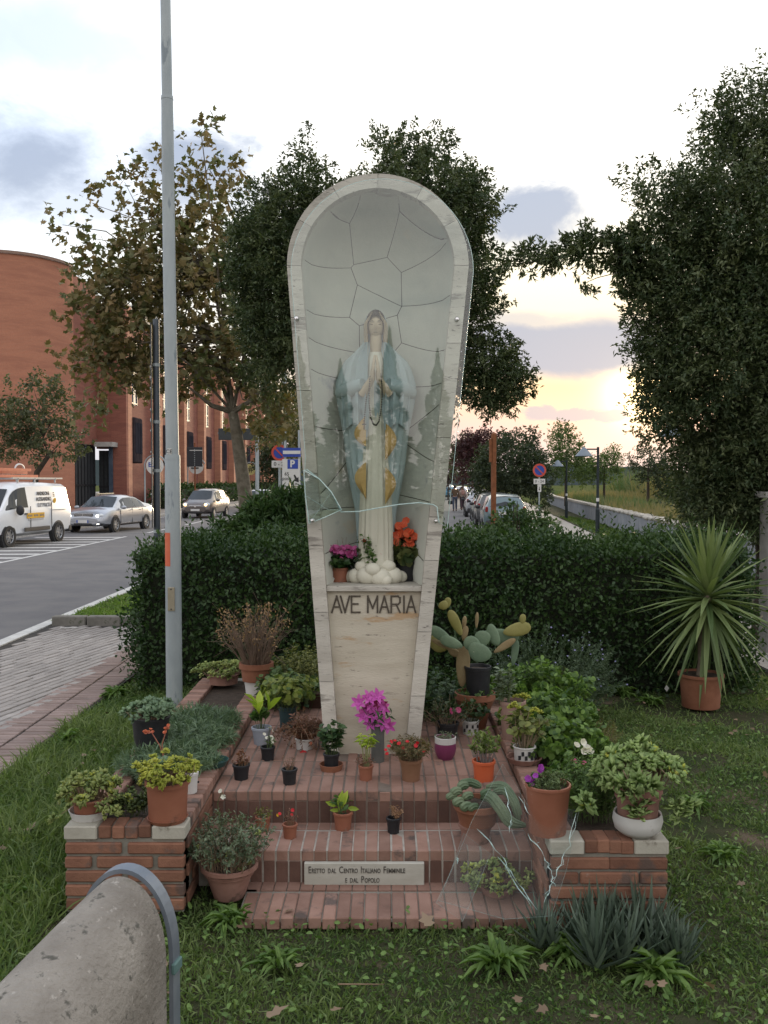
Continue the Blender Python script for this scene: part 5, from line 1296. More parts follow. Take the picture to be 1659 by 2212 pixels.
# AVE MARIA as cut letters built from bars
xl, xr = A(716, 1308, YM).x, A(898, 1308, YM).x; zt_, zb_ = A(800, 1290, YM).z, A(800, 1325, YM).z
strokes = {'A': [((0, 0), (.5, 1)), ((1, 0), (.5, 1)), ((.2, .33), (.8, .33))], 'V': [((0, 1), (.5, 0)), ((1, 1), (.5, 0))], 'E': [((0, 0), (0, 1)), ((0, 1), (1, 1)), ((0, .52), (.75, .52)), ((0, 0), (1, 0))],
           'M': [((0, 0), (0, 1)), ((1, 0), (1, 1)), ((0, 1), (.5, .25)), ((1, 1), (.5, .25))], 'R': [((0, 0), (0, 1)), ((0, 1), (.75, 1)), ((.75, 1), (1, .9)), ((1, .9), (1, .62)), ((1, .62), (.8, .5)), ((.8, .5), (0, .5)), ((.55, .5), (1, 0))], 'I': [((0, 0), (0, 1))]}
lay = [('A', .0, .115), ('V', .105, .105), ('E', .235, .10), ('M', .43, .115), ('A', .575, .105), ('R', .71, .105), ('I', .862, 0), ('A', .895, .105)]
Hh = zt_ - zb_; Wt = xr - xl
for ch_, u0, uw in lay:
    b = MB()
    for (p, q) in strokes[ch_]:
        a_ = Vector((xl + (u0 + p[0] * uw) * Wt, 0, zb_ + p[1] * Hh)); e_ = Vector((xl + (u0 + q[0] * uw) * Wt, 0, zb_ + q[1] * Hh)); d_ = e_ - a_; L_ = d_.length; an = math.atan2(d_.z, d_.x)
        M = Matrix.Translation(((a_ + e_) / 2) - Vector((MO.x, 0, MO.z)) + Vector((0, YM + .042 - MO.y + .0004 * len(b.v) / 8, 0))) @ Matrix.Rotation(-an, 4, 'Y')
        b.box(0, 0, 0, L_ + .009, .005, .0095, M=M)
    b.build('letter_' + ch_.lower(), lm, mon)

# niche lining: crazy-paved concave surface
DN = .36
def niche(x, z, back=False):
    zc = min(z, ZC); 
    if z > ZC: r = math.hypot(x - cx_(ZC), z - ZC) / (RO - T_IN)
    else: r = abs(x - cx_(z)) / (wo_(z) - T_IN)
    r = min(r, 1.0)
    return YM + .07 + DN * (1 - (r * (.965 if back else 1)) ** 3.2) ** .55
poly0 = outline(T_IN - .002, 22, ZS)
def inside_clip(P, a, b, c):
    out = []
    for i in range(len(P)):
        p, q = P[i], P[(i + 1) % len(P)]; dp, dq = a * p[0] + b * p[1] - c, a * q[0] + b * q[1] - c
        if dp <= 0: out.append(p)
        if (dp < 0 < dq) or (dq < 0 < dp): t_ = dp / (dp - dq); out.append((p[0] + (q[0] - p[0]) * t_, p[1] + (q[1] - p[1]) * t_))
    return out
rs = np.random.default_rng(21)
seeds = []
for z in np.arange(1.35, 3.5, .235):
    nrow = 2 if z < 1.9 else 3
    for i in range(nrow):
        w_ = wi(min(z, ZC)); seeds.append((cx_(min(z, ZC)) + (-w_ + (i + .5) * 2 * w_ / nrow) * .92 + rs.normal() * .045, z + rs.normal() * .06 + (.09 if i % 2 else 0)))
niche_m = mat('painted_stone', (.48, .50, .45), (.60, .60, .53), .85, 1.6, .0015, 60, spots=[((.28, .31, .34), 1.6, .56), ((.58, .53, .42), 2.6, .62)])
V = []; F = []; xs_ = np.linspace(-1, 1, 17); zs_ = np.concatenate([np.linspace(ZS, ZC, 16), ])
# dark backing
bk = MB(); cells = MB()
def map_cell(P, off, name, m, parent):
    c = (sum(p[0] for p in P) / len(P), sum(p[1] for p in P) / len(P)); E = []
    for i in range(len(P)):
        p, q = P[i], P[(i + 1) % len(P)]; k = max(1, int(math.hypot(q[0] - p[0], q[1] - p[1]) / .035))
        for j in range(k): E.append((p[0] + (q[0] - p[0]) * j / k, p[1] + (q[1] - p[1]) * j / k))
    n = len(E); V = [c]; F = []
    for t_ in (.33, .66, 1.0): V += [(c[0] + (e[0] - c[0]) * t_, c[1] + (e[1] - c[1]) * t_) for e in E]
    W = [q3(x, niche(x, z) + off, z) for x, z in V]
    k0 = len(W); W += [q3(e[0], niche(*e) + off + .006, e[1]) for e in E]
    for i in range(n):
        j = (i + 1) % n; F.append((0, 1 + j, 1 + i))
        for r in range(2): F.append((1 + r * n + i, 1 + r * n + j, 1 + (r + 1) * n + j, 1 + (r + 1) * n + i))
        F.append((1 + 2 * n + i, 1 + 2 * n + j, k0 + j, k0 + i))
    return mesh_obj(name, W, F, m, parent, smooth=False)
for i, s0 in enumerate(seeds):
    P = list(poly0)
    for j, s1 in enumerate(seeds):
        if i == j: continue
        a, b = s1[0] - s0[0], s1[1] - s0[1]; L_ = math.hypot(a, b); a /= L_; b /= L_
        P = inside_clip(P, a, b, a * (s0[0] + s1[0]) / 2 + b * (s0[1] + s1[1]) / 2 - .0022)
        if len(P) < 3: break
    if len(P) >= 3: auto_smooth(map_cell(P, 0, 'paving_stone', niche_m, mon), 50)
V = []; F = []; nz_ = 40; nx_ = 24
for j in range(nz_ + 1):
    z = ZS + (ZC + RO - T_IN - ZS) * j / nz_; hw = wi(z) if z <= ZC else math.sqrt(max((RO - T_IN) ** 2 - (z - ZC) ** 2, 1e-5))
    for i in range(nx_ + 1):
        x = cx_(min(z, ZC)) + hw * math.sin((i / nx_ - .5) * pi) ; V.append(q3(x, niche(x, z, True) + .004, z))
for j in range(nz_):
    for i in range(nx_): a = j * (nx_ + 1) + i; F.append((a, a + 1, a + nx_ + 2, a + nx_ + 1))
mesh_obj('joint_backing', V, F, mat('niche_joint', (.06, .055, .05), (.09, .08, .07), .95, 9), mon, smooth=True)

# ================================================================== the statue
SX, SY, SZ = -.048, 5.47, ZS
stt = thing('statue', 'statue of a praying veiled woman in a light blue mantle inside the niche', 'statue', (SX, SY, SZ))
gown_m = mat('gown_stone', (.54, .52, .43), (.66, .64, .54), .8, 3, .001, 60); mantle_m = mat('mantle_stone', (.33, .43, .46), (.43, .50, .50), .8, 2.5, .001, 60, spots=((.50, .53, .49), 2.4, .54), stretch=(1, 1, .3))
gold_m = mat('gold_lining', (.42, .27, .09), (.52, .35, .14), .8, 3, .001, 60); flesh_m = mat('face_stone', (.44, .36, .25), (.54, .45, .33), .75, 6); hair_m = mat('hair_stone', (.045, .038, .03), (.07, .06, .045), .8, 30)
K = .00274
hs = [0.02, .10, .25, .405, .55, .68, .80, .87, .97, 1.06, 1.145, 1.20, 1.25, 1.30, 1.345, 1.39, 1.43, 1.475, 1.52, 1.556, 1.578]
ws = [.110, .108, .108, .116, .142, .165, .178, .185, .205, .222, .228, .213, .196, .170, .120, .078, .070, .069, .066, .052, .015]
dp = [.09, .09, .09, .092, .095, .10, .105, .11, .115, .12, .12, .115, .11, .10, .09, .07, .068, .070, .068, .055, .015]
def loft(hs, ws, dp, n, fold, nf, oy=0, a0=0, a1=2 * pi, closed=True, ph=0.0):
    V = []; F = []; m = n if closed else n + 1
    for j, (h, w_, d_) in enumerate(zip(hs, ws, dp)):
        for i in range(m):
            a = a0 + (a1 - a0) * i / n; f = 1 + fold * math.cos(nf * a + ph + .5 * math.sin(h * 5)) * (1 if h < 1.3 else .25)
            V.append((math.cos(a) * w_ * f, oy + math.sin(a) * d_ * f * (1.0 if math.sin(a) < 0 else .7), h))
    for j in range(len(hs) - 1):
        for i in range(n if not closed else n):
            b = (i + 1) % m if closed else i + 1
            if b == 0 or closed or b < m: F.append((j * m + i, j * m + b, (j + 1) * m + b, (j + 1) * m + i))
    return V, F
def dens(hs, *arr):
    q = np.linspace(hs[0], hs[-1], 60); return [q] + [np.interp(q, hs, a) for a in arr]
hq, wq, dq = dens(hs, ws, dp)
V, F = loft(hq, wq, dq, 110, .045, 20); mesh_obj('mantle', V, F, mantle_m, stt, smooth=True)
# veil opening: face sits in front of the head part of the mantle
gh = [.0, .12, .30, .5, .8, 1.0, 1.15, 1.27, 1.33]; gw = [.098, .098, .096, .088, .068, .062, .066, .060, .038]; gd = [.075, .075, .07, .06, .045, .04, .045, .05, .03]
hq2, wq2, dq2 = dens(gh, gw, gd)
V, F = loft(hq2, wq2, dq2, 64, .05, 18, oy=-.078, ph=1); mesh_obj('gown', V, F, gown_m, stt, smooth=True)
# golden lining lobes, bulging sheets along both edges of the mantle
def lobe(pts, side):
    n = len(pts); V = []; F = []; xin = side * .055
    for (x, h) in pts: V += [(xin, -.146, h), ((xin + x) / 2, -.152, h), (x, -.130, h)]
    for i in range(n - 1):
        for k in range(2): F.append((3 * i + k, 3 * i + k + 1, 3 * i + 4 + k, 3 * i + 3 + k))
    if side < 0: F = [tuple(reversed(f)) for f in F]
    mesh_obj('mantle_lining', V, F, gold_m, stt, smooth=True)
def prof(h0, h1, w0, sk): return [(w0 * math.sin(pi * t_ ** sk) + 0, h0 + (h1 - h0) * t_) for t_ in np.linspace(0.02, .98, 12)]
lobe([(-.055 - x, h) for x, h in prof(.785, .965, .068, .8)], -1); lobe([(-.055 - x, h) for x, h in prof(.48, .70, .066, 1.25)], -1)
lobe([(.055 + x, h) for x, h in prof(.705, .925, .066, 1.1)], 1); lobe([(.055 + x, h) for x, h in prof(.45, .67, .062, 1.2)], 1)
# pleated mantle edges beside the gown and the forearm drapes
for sg in (-1, 1):
    m_ = MB(); m_.tube([(sg * .205, -.02, 1.10), (sg * .15, -.10, 1.115), (sg * .070, -.15, 1.14)], [.040, .046, .036], 14); m_.build('sleeve', mantle_m, stt, smooth=True)
    V = []; F = []
    for j, h in enumerate(np.linspace(.90, 1.13, 14)):
        for i in range(13):
            u = i / 12; x = sg * (.055 + u * (.145 - .06 * (1.13 - h))); V.append((x, -.135 - .022 * math.cos(u * 17) + .06 * u - (.02 if h > 1 else 0), h - .02 * math.cos(u * 6)))
    for j in range(13):
        for i in range(12): a = j * 13 + i; F.append((a, a + 1, a + 14, a + 13))
    mesh_obj('sleeve_drape', V, F, mantle_m, stt, smooth=True)
    V = []; F = []
    for j, h in enumerate(np.linspace(1.10, 1.385, 12)):
        for i in range(9):
            u = i / 8; x = sg * (.045 + u * np.interp(h, [1.1, 1.25, 1.3, 1.385], [.15, .13, .10, .03])); V.append((x, -.118 - .012 * math.cos(u * 12) + .07 * u * u, h))
    for j in range(11):
        for i in range(8): a = j * 9 + i; F.append((a, a + 1, a + 10, a + 9))
    mesh_obj('mantle_front', V, F, mantle_m, stt, smooth=True)
# head and neck
hd = []
nu, nv = 32, 26
for j in range(nv + 1):
    ph = pi * j / nv
    for i in range(nu):
        th = 2 * pi * i / nu; x = math.sin(ph) * math.sin(th); y = -math.sin(ph) * math.cos(th); z = math.cos(ph)
        w_ = .050 * (1 - .28 * max(0, -z) ** 1.6); hx, hy, hz = x * w_, y * .055, z * .074
        if y < -.2:
            fr = min(1, (-y - .2) / .5)
            hy -= .016 * math.exp(-((hx / .0075) ** 2)) * math.exp(-(((hz + .006) / .020) ** 2)) * fr          # nose
            hy -= .006 * math.exp(-((hx / .017) ** 2)) * math.exp(-(((hz + .036) / .006) ** 2)) * fr           # lips
            hy += .004 * math.exp(-((hx / .022) ** 2)) * math.exp(-(((hz + .036) / .0018) ** 2)) * fr
            for e in (-.020, .020):
                hy += .009 * math.exp(-(((hx - e) / .012) ** 2)) * math.exp(-(((hz - .016) / .010) ** 2)) * fr
                hy -= .006 * math.exp(-(((hx - e) / .009) ** 2)) * math.exp(-(((hz - .011) / .005) ** 2)) * fr
            hy -= .008 * math.exp(-((hx / .016) ** 2)) * math.exp(-(((hz + .062) / .012) ** 2)) * fr           # chin
            hy -= .004 * math.exp(-(((hz - .030) / .007) ** 2)) * fr
        hd.append((hx, hy - .052, hz + 1.478))
F = [(j * nu + i, (j + 1) * nu + i, (j + 1) * nu + (i + 1) % nu, j * nu + (i + 1) % nu) for j in range(nv) for i in range(nu)]
mesh_obj('head', hd, F, flesh_m, stt, smooth=True)
MB().tube([(0, -.06, 1.27), (0, -.072, 1.34), (0, -.058, 1.43)], [.052, .036, .034], 16).build('neck', flesh_m, stt, smooth=True)
for sg in (-1, 1):
    V = []; F = []
    for j, h in enumerate(np.linspace(1.30, 1.56, 16)):
        f = (h - 1.30) / .26; xo = np.interp(h, [1.30, 1.40, 1.50, 1.56], [.055, .060, .060, .030]); xi = np.interp(h, [1.30, 1.42, 1.50, 1.56], [.040, .046, .045, .008])
        V += [(sg * xi, -.085, h), (sg * (xi + xo) / 2, -.105, h), (sg * xo, -.08, h), (sg * (xo + .01), -.03, h)]
    for j in range(15):
        for k in range(3): F.append((4 * j + k, 4 * j + k + 1, 4 * j + 5 + k, 4 * j + 4 + k))
    mesh_obj('veil_edge', V, F, flesh_m, stt, smooth=True)
V = []; F = []
for i in range(13):
    a = pi * i / 12
    for r, zo, y in ((.028, -.004, -.104), (.047, .004, -.100), (.057, .004, -.07)): V.append((math.cos(a) * r, y + .02 * (1 - math.sin(a)), 1.500 + math.sin(a) * (r + .018) + zo))
for i in range(12):
    for k in range(2): F.append((3 * i + k, 3 * i + k + 1, 3 * i + 4 + k, 3 * i + 3 + k))
mesh_obj('hair', V, F, hair_m, stt, smooth=True)
eyes = MB()
for e in (-.020, .020): eyes.tube([(e - .011, -.0975, 1.490), (e, -.1035, 1.4865), (e + .011, -.0985, 1.490)], .0019, 5); eyes.tube([(e - .013, -.0985, 1.505), (e, -.106, 1.509), (e + .012, -.100, 1.505)], .0014, 5)
eyes.tube([(-.012, -.110, 1.4415), (0, -.1145, 1.4408), (.012, -.110, 1.4415)], .0012, 5); eyes.build('eyelids', hair_m, stt)
for sg in (-1, 1): MB().tube([(sg * .044, -.085, 1.515), (sg * .048, -.088, 1.48), (sg * .046, -.080, 1.43), (sg * .043, -.070, 1.39)], [.006, .007, .006, .005], 8).build('hair_shadow_strand', hair_m, stt, smooth=True)  # hair beside the face, its dark colour also painting the shadow inside the veil
# praying hands: palms pressed, five fingers each
for sg in (-1, 1):
    h_ = MB(); h_.tube([(sg * .075, -.140, 1.085), (sg * .036, -.190, 1.140), (sg * .017, -.205, 1.172)], [.026, .021, .018], 12)
    h_.ell((sg * .016, -.208, 1.188), (.015, .032, .042), 12, 9)
    for q, (oy, ln) in enumerate(((-.024, .070), (-.008, .086), (.009, .081), (.024, .062))):
        h_.tube([(sg * .016, -.208 + oy * .9, 1.212), (sg * .011, -.210 + oy * .8 + .004, 1.212 + ln * .5), (sg * .005, -.205 + oy * .6 + .014, 1.212 + ln)], [.0085, .0076, .0050], 8)
    h_.tube([(sg * .018, -.230, 1.180), (sg * .015, -.243, 1.207), (sg * .006, -.238, 1.234)], [.0092, .0082, .006], 8)
    h_.build('hand', flesh_m, stt, smooth=True)
cl = MB()
for (x, y, z, r) in ((-.13, -.04, .05, .075), (-.06, -.10, .06, .08), (.03, -.11, .05, .08), (.11, -.06, .055, .085), (.17, .0, .04, .06), (-.19, .02, .04, .055), (.07, -.13, .03, .05), (-.02, -.13, .11, .06), (.09, -.08, .13, .055), (-.10, -.07, .13, .05)): cl.ell((x * .8, y * .8 - .065, z * .75), (r * .8, r * .6, r * .65), 14, 10)
cl.build('cloud_base', gown_m, stt, smooth=True)
# rosary
ro = thing('rosary', 'dark bead rosary looped over the praying hands of the statue', 'rosary', (SX, SY - .2, SZ + .87))
bd = MB(); bead = mat('dark_bead', (.02, .017, .014), (.035, .03, .025), .4, 9)
def rp_(x, z): return (x, -.015, z - .87)
loop = [(-.030 + .0, 1.175), (-.036, 1.10), (-.035, 1.02), (-.028, .945), (-.012, .908), (.004, .902), (.020, .925), (.032, .99), (.038, 1.07), (.036, 1.13), (.030, 1.19)]
loop = [(np.interp(t_, range(11), [p[0] for p in loop]), np.interp(t_, range(11), [p[1] for p in loop])) for t_ in np.linspace(0, 10, 58)]
for x, z in loop: bd.ell(rp_(x, z), (.0048, .0048, .0052), 6, 4)
for k in range(12): bd.ell(rp_(-.052 - .001 * k, 1.06 - k * .012), (.0048,) * 3, 6, 4)
bd.build('beads', bead, ro, kind='stuff'); cr = MB(); cr.box(-.064, -.015, .030, .006, .004, .045); cr.box(-.064, -.015, .038, .024, .0045, .006); cr.build('cross', bead, ro)

# ================================================================== glass pane over the niche
def glass_mat(name, tint, rmin=.0, rough=.0, k=1.0):
    m = bpy.data.materials.new(name); m.use_nodes = True; t = NT(m.node_tree); out = t.n['Material Output']; t.n.remove(t.n['Principled BSDF'])
    tr = t.new('ShaderNodeBsdfTransparent'); tr.inputs[0].default_value = (*tint, 1); gl = t.new('ShaderNodeBsdfGlossy'); gl.inputs['Roughness'].default_value = rough; gl.inputs[0].default_value = (1, 1, 1, 1)
    g = t.new('ShaderNodeNewGeometry'); mx = t.new('ShaderNodeMixShader')
    cosv = t.math('ABSOLUTE', t.vmath('DOT_PRODUCT', g.outputs['Normal'], g.outputs['Incoming']))
    fr = t.math('ADD', t.math('MULTIPLY', t.math('POWER', t.math('SUBTRACT', 1.0, cosv, clamp=True), 5.0), .95), .04)
    t.put(mx.inputs[0], t.math('ADD', t.math('MULTIPLY', fr, k), rmin)); t.link(tr.outputs[0], mx.inputs[1]); t.link(gl.outputs[0], mx.inputs[2]); t.link(mx.outputs[0], out.inputs[0]); return m
pane_m = glass_mat('pane_glass', (.975, .997, .985), .018); edge_m = mat('glass_edge', (.35, .52, .50), (.55, .70, .68), .15, 30, spec=1.0)
YG = YM - .022; gx, gz = .024, -.035
gp = thing('protective_glass', 'large greenish glass pane with a broken lower edge bolted over the niche', 'glass pane', (-.05, YG, 1.7)); GO = Vector((-.05, YG, 1.7))
op = [(x + gx, z + gz) for x, z in outline(.0, 28, 1.64)]
zbr = lambda px, py: (A(px, py, YG).x, A(px, py, YG).z)
bot = [zbr(948, 1128), zbr(944, 1095), zbr(935, 1090), zbr(905, 1086), zbr(860, 1090), zbr(820, 1097), zbr(775, 1105), zbr(737, 1106), zbr(716, 1063), zbr(690, 1035), zbr(662, 1014)]
op = [p for p in op if p[1] > 1.86 or p[0] > 0]; left_end = op[0]
full = [zbr(658, 1018)] + [p for p in op if not (p[0] < 0 and p[1] < 1.95)] + bot
def plate(name, P, y0, th, m, parent, O):
    n = len(P); V = [(x - O.x, y0 - O.y, z - O.z) for x, z in P] + [(x - O.x, y0 + th - O.y, z - O.z) for x, z in P]
    import mathutils.geometry as mg
    tri = mg.tessellate_polygon([[Vector((x, z, 0)) for x, z in P]])
    F = [tuple(t_) for t_ in tri] + [tuple(i + n for i in reversed(t_)) for t_ in tri]
    return mesh_obj(name, V, F, m, parent)
plate('pane', full, YG, .006, pane_m, gp, GO)
em = MB()
fullr = [Vector((x - GO.x, YG + .003 - GO.y, z - GO.z)) for x, z in full]
em.tube(fullr + [fullr[0]], .0022, 4); em.build('ground_edge', edge_m, gp)
em = MB(); em.tube([Vector((x - GO.x, YG + .001 - GO.y, z - GO.z)) for x, z in bot], .0032, 5); em.build('broken_edge', edge_m, gp)
# the lower left fragment still held by its bolt
sh = [zbr(657, 1016), zbr(690, 1035), zbr(716, 1063), zbr(738, 1101), zbr(700, 1118), zbr(668, 1131), zbr(660, 1070)]
frg = thing('glass_fragment', 'triangular broken glass fragment held by the lower left bolt', 'glass fragment', (sh[0][0], YG - .012, sh[0][1])); FO = Vector(frg.location)
cloudy_glass = mat('scratched_glass', (.38, .50, .50), None, .12, 20, spec=1.0)
pm2 = glass_mat('fragment_glass', (.90, .96, .95), .10)
plate('pane', sh, YG - .012, .006, pm2, frg, FO); em = MB(); pp = [Vector((x - FO.x, .002, z - FO.z)) for x, z in sh]; em.tube(pp + [pp[0]], .003, 5); em.tube([pp[3], pp[3].lerp(pp[5], .4) + Vector((0, 0, .03)), pp[6]], .0012, 4); em.tube([pp[5], pp[2]], .001, 4); em.build('broken_edge', edge_m, frg)
for k, (px, py) in enumerate(((641, 688), (987, 690), (675, 1125), (941, 1126))):
    p = A(px, py, YG - .01); lab = ['upper left', 'upper right', 'lower left', 'lower right'][k]
    b = MB().lathe([(0, .016), (.009, .015), (.013, .008), (.013, -.01), (0, -.01)], 16, M=Matrix.Rotation(pi / 2, 4, 'X')).build('glass_bolt', chrome, None, smooth=True); b.location = (p.x, p.y, p.z)
    tag(b, f'{lab} round steel bolt that clamps the glass to the shrine', 'bolt', 'bolts clamping the niche glass')
# leaning broken panes at the right
def shard(name, label, P3, cracks, tint=(.96, .975, .97), rm=.0):
    o = Vector(P3[0]); t = thing(name, label, 'broken glass', tuple(o)); nrm = (Vector(P3[2]) - Vector(P3[0])).cross(Vector(P3[1]) - Vector(P3[0])).normalized()
    n = len(P3); V = [Vector(p) - o for p in P3] + [Vector(p) - o + nrm * .005 for p in P3]
    mesh_obj('pane', V, [tuple(range(n)), tuple(reversed(range(n, 2 * n)))], glass_mat('shard_glass', tint, rm, k=.2), t)
    e = MB(); pp = [Vector(p) - o + nrm * .0025 for p in P3]; e.tube(pp + [pp[0]], .0006, 4); e.build('edges', mat('thin_glass_edge', (.16, .24, .22), (.30, .40, .38), .2, 30, spec=1.0), t)
    c = MB()
    for cr_ in cracks:
        for k in range(len(cr_) - 1):
            a, b = Vector(cr_[k]), Vector(cr_[k + 1]); q = [a]
            for u in (.2, .4, .6, .8): q.append(a.lerp(b, u) + Vector(RG.normal(size=3) * .004))
            q.append(b); c.tube([v - o for v in q], [.0004, .0022, .001, .0026, .001, .0004], 4)
            if RG.random() < .8: c.tube([v - o + Vector(RG.normal(size=3) * .006) for v in q[1:4]], .0008, 4)
    c.build('cracks', edge_m, t)
def on(px, py, Y): return A(px, py, Y)
shard('broken_pane', 'large cracked sheet of clear glass leaning against the right planter pot', [on(947, 1945, 3.70), on(1020, 1770, 3.80), on(1085, 1650, 3.90), on(1140, 1740, 3.85), on(1250, 1750, 3.82), on(1222, 1880, 3.73), on(1190, 1978, 3.61), on(1090, 1985, 3.59)],
      [[on(1030, 1790, 3.79), on(1085, 1850, 3.74), on(1120, 1910, 3.70), on(1160, 1965, 3.64)], [on(1140, 1800, 3.79), on(1175, 1850, 3.75), on(1192, 1890, 3.71), on(1200, 1915, 3.67)], [on(1245, 1755, 3.80), on(1220, 1840, 3.75), on(1195, 1905, 3.69)],
       [on(1090, 1700, 3.86), on(1105, 1770, 3.81), on(1100, 1800, 3.79)], [on(1120, 1720, 3.85), on(1145, 1760, 3.82)], [on(1195, 1905, 3.69), on(1175, 1950, 3.64)], [on(1075, 1850, 3.74), on(1150, 1962, 3.64)]])
shard('broken_pane', 'smaller pointed glass sheet lying under the cracked one by the lowest step', [on(943, 1950, 3.67), on(975, 1880, 3.75), on(1002, 1800, 3.84), on(1060, 1845, 3.75), on(1000, 1990, 3.59)], [[on(985, 1852, 3.77), on(990, 1862, 3.76)]])
# ================================================================== pots and plants
terra = mat('terracotta', (.20, .078, .042), (.27, .115, .066), .8, 6, .0012, 60, spots=[((.38, .25, .19), 5, .64), ((.13, .06, .04), 6, .63)])
terra2 = mat('terracotta_plastic', (.225, .082, .046), (.28, .11, .066), .6, 4, .0006, 60, spots=[((.15, .065, .042), 6, .58), ((.30, .20, .155), 9, .62)])
terra_old = mat('weathered_terracotta', (.20, .10, .075), (.30, .17, .135), .9, 5, .002, 50, spots=[((.10, .065, .05), 6, .58), ((.36, .28, .24), 7, .66)])
taupe_pot = mat('taupe_pot', (.24, .15, .12), (.29, .19, .155), .7, 5, .001, 60)
orange_pot = mat('orange_pot', (.48, .095, .035), (.52, .12, .05), .4, 4)
bluegrey_pot = mat('blue_grey_pot', (.26, .29, .34), (.32, .35, .40), .6, 5, spots=((.20, .20, .20), 6, .62))
white_pot = mat('white_pot', (.50, .49, .47), (.58, .57, .55), .6, 5, spots=((.30, .27, .23), 6, .62))
purple_pot = mat('purple_pot', (.16, .03, .085), (.20, .045, .11), .3, 5)
teal_pot = mat('dark_teal_pot', (.02, .045, .05), (.03, .06, .065), .5, 5)
dry = mat('dry_stem', (.16, .105, .065), (.24, .17, .11), .9, 30)
green_stem = mat('green_stem', (.06, .09, .03), (.10, .13, .05), .7, 20)
L_sed_y = leafm('yellow_stonecrop_leaf', (.34, .42, .05), (.68, .68, .14), .25, .5)
L_sed_g = leafm('green_stonecrop_leaf', (.19, .29, .08), (.52, .56, .20), .25, .5)
L_sed_b = leafm('bluish_succulent_leaf', (.15, .25, .14), (.32, .45, .27), .2, .55)
L_green = leafm('fresh_leaf', (.04, .09, .025), (.12, .20, .055), .3)
L_dark = leafm('deep_green_leaf', (.016, .045, .014), (.05, .095, .028), .2, .4)
L_yel = leafm('lime_leaf', (.24, .36, .04), (.46, .55, .09), .4)
L_grey = leafm('grey_green_leaf', (.09, .13, .08), (.20, .25, .16), .2)
L_carn = leafm('carnation_leaf', (.07, .125, .07), (.17, .24, .14), .2)
L_brown = leafm('withered_leaf', (.10, .045, .03), (.26, .13, .09), .3)
L_olive = leafm('olive_leaf', (.10, .12, .03), (.24, .24, .07), .3)
F_red = leafm('red_petal', (.50, .012, .02), (.62, .03, .04), .25); F_pink = leafm('pink_petal', (.55, .06, .20), (.70, .16, .36), .3); F_mag = leafm('magenta_petal', (.38, .03, .30), (.60, .13, .50), .3)
F_or = leafm('orange_petal', (.70, .09, .03), (.80, .18, .08), .3); F_white = leafm('white_petal', (.62, .60, .55), (.78, .76, .70), .3); F_pur = leafm('purple_petal', (.22, .02, .28), (.36, .06, .42), .3); F_coral = leafm('coral_petal', (.55, .14, .08), (.68, .26, .16), .3); F_ylw = leafm('yellow_petal', (.65, .35, .03), (.8, .5, .06), .3)

def pot_shape(t, r1, r0, h, m, rim=.012, rimh=.03, name='pot', z0=0.0, thick=.006, bands=0, n=28, soil_d=.02):
    pr = [(0, z0), (r0, z0), (r0 + (r1 - r0) * .05, z0 + .004)]
    zr = z0 + h - rimh
    pr += [(r0 + (r1 - rim - r0) * .5, z0 + h * .5)]
    if bands: pr += [(r0 + (r1 - rim - r0) * .70, z0 + h * .70), (r0 + (r1 - rim - r0) * .70 + .006, z0 + h * .705), (r0 + (r1 - rim - r0) * .78 + .006, z0 + h * .77), (r0 + (r1 - rim - r0) * .78, z0 + h * .775)]
    pr += [(r1 - rim, zr), (r1, zr + .002), (r1, z0 + h - .002), (r1 - .002, z0 + h), (r1 - rim * .4 - thick, z0 + h), (r1 - rim - thick, z0 + h - rimh), (r1 - rim - thick - .002, z0 + h - soil_d - .012)]
    o = MB().lathe(pr, n).build(name, m, t); auto_smooth(o, 40)
    rs_ = r1 - rim - thick; b = MB(); V = [(0, 0, z0 + h - soil_d + .006)]
    for k in range(20): a = 2 * pi * k / 20; V.append((math.cos(a) * rs_, math.sin(a) * rs_, z0 + h - soil_d + RG.normal() * .003))
    mesh_obj('potting_soil', V, [(0, 1 + k, 1 + (k + 1) % 20) for k in range(20)], soil, t)
    return o
def potted(label, px, base_py, z, w_px, top_py, m, taper=.74, group=None, name='potted_plant', cat='potted plant', rim=.08, rimh=.16, bands=0, tilt=0.0, saucer=None, soil_d=.02, lift=0.0, **kw):
    """pot standing on height z; its front foot is seen at base_py and its front rim at top_py"""
    p = G(px, base_py, z); s = p.y / FP * 1.02; r1 = w_px * s / 2; r0 = r1 * taper; h = (base_py - top_py) * s / .96 - (r1 - r0) * .25
    if saucer: lift = .012
    t = thing(name, label, cat, (p.x, p.y + r0, z), 0, group); t.rotation_euler = (0, tilt, RG.random() * .5)
    pot_shape(t, r1, r0, h, m, r1 * rim, h * rimh, bands=bands, z0=lift, soil_d=soil_d, **kw)
    if saucer: sm_, sr, sh_ = saucer; sr *= r1; MB().lathe([(0, .001), (sr * .85, .001), (sr, sh_), (sr - .005, sh_), (sr * .83, .008), (0, .008)], 28).build('saucer', sm_, t, smooth=False)
    return t, r1, h + lift
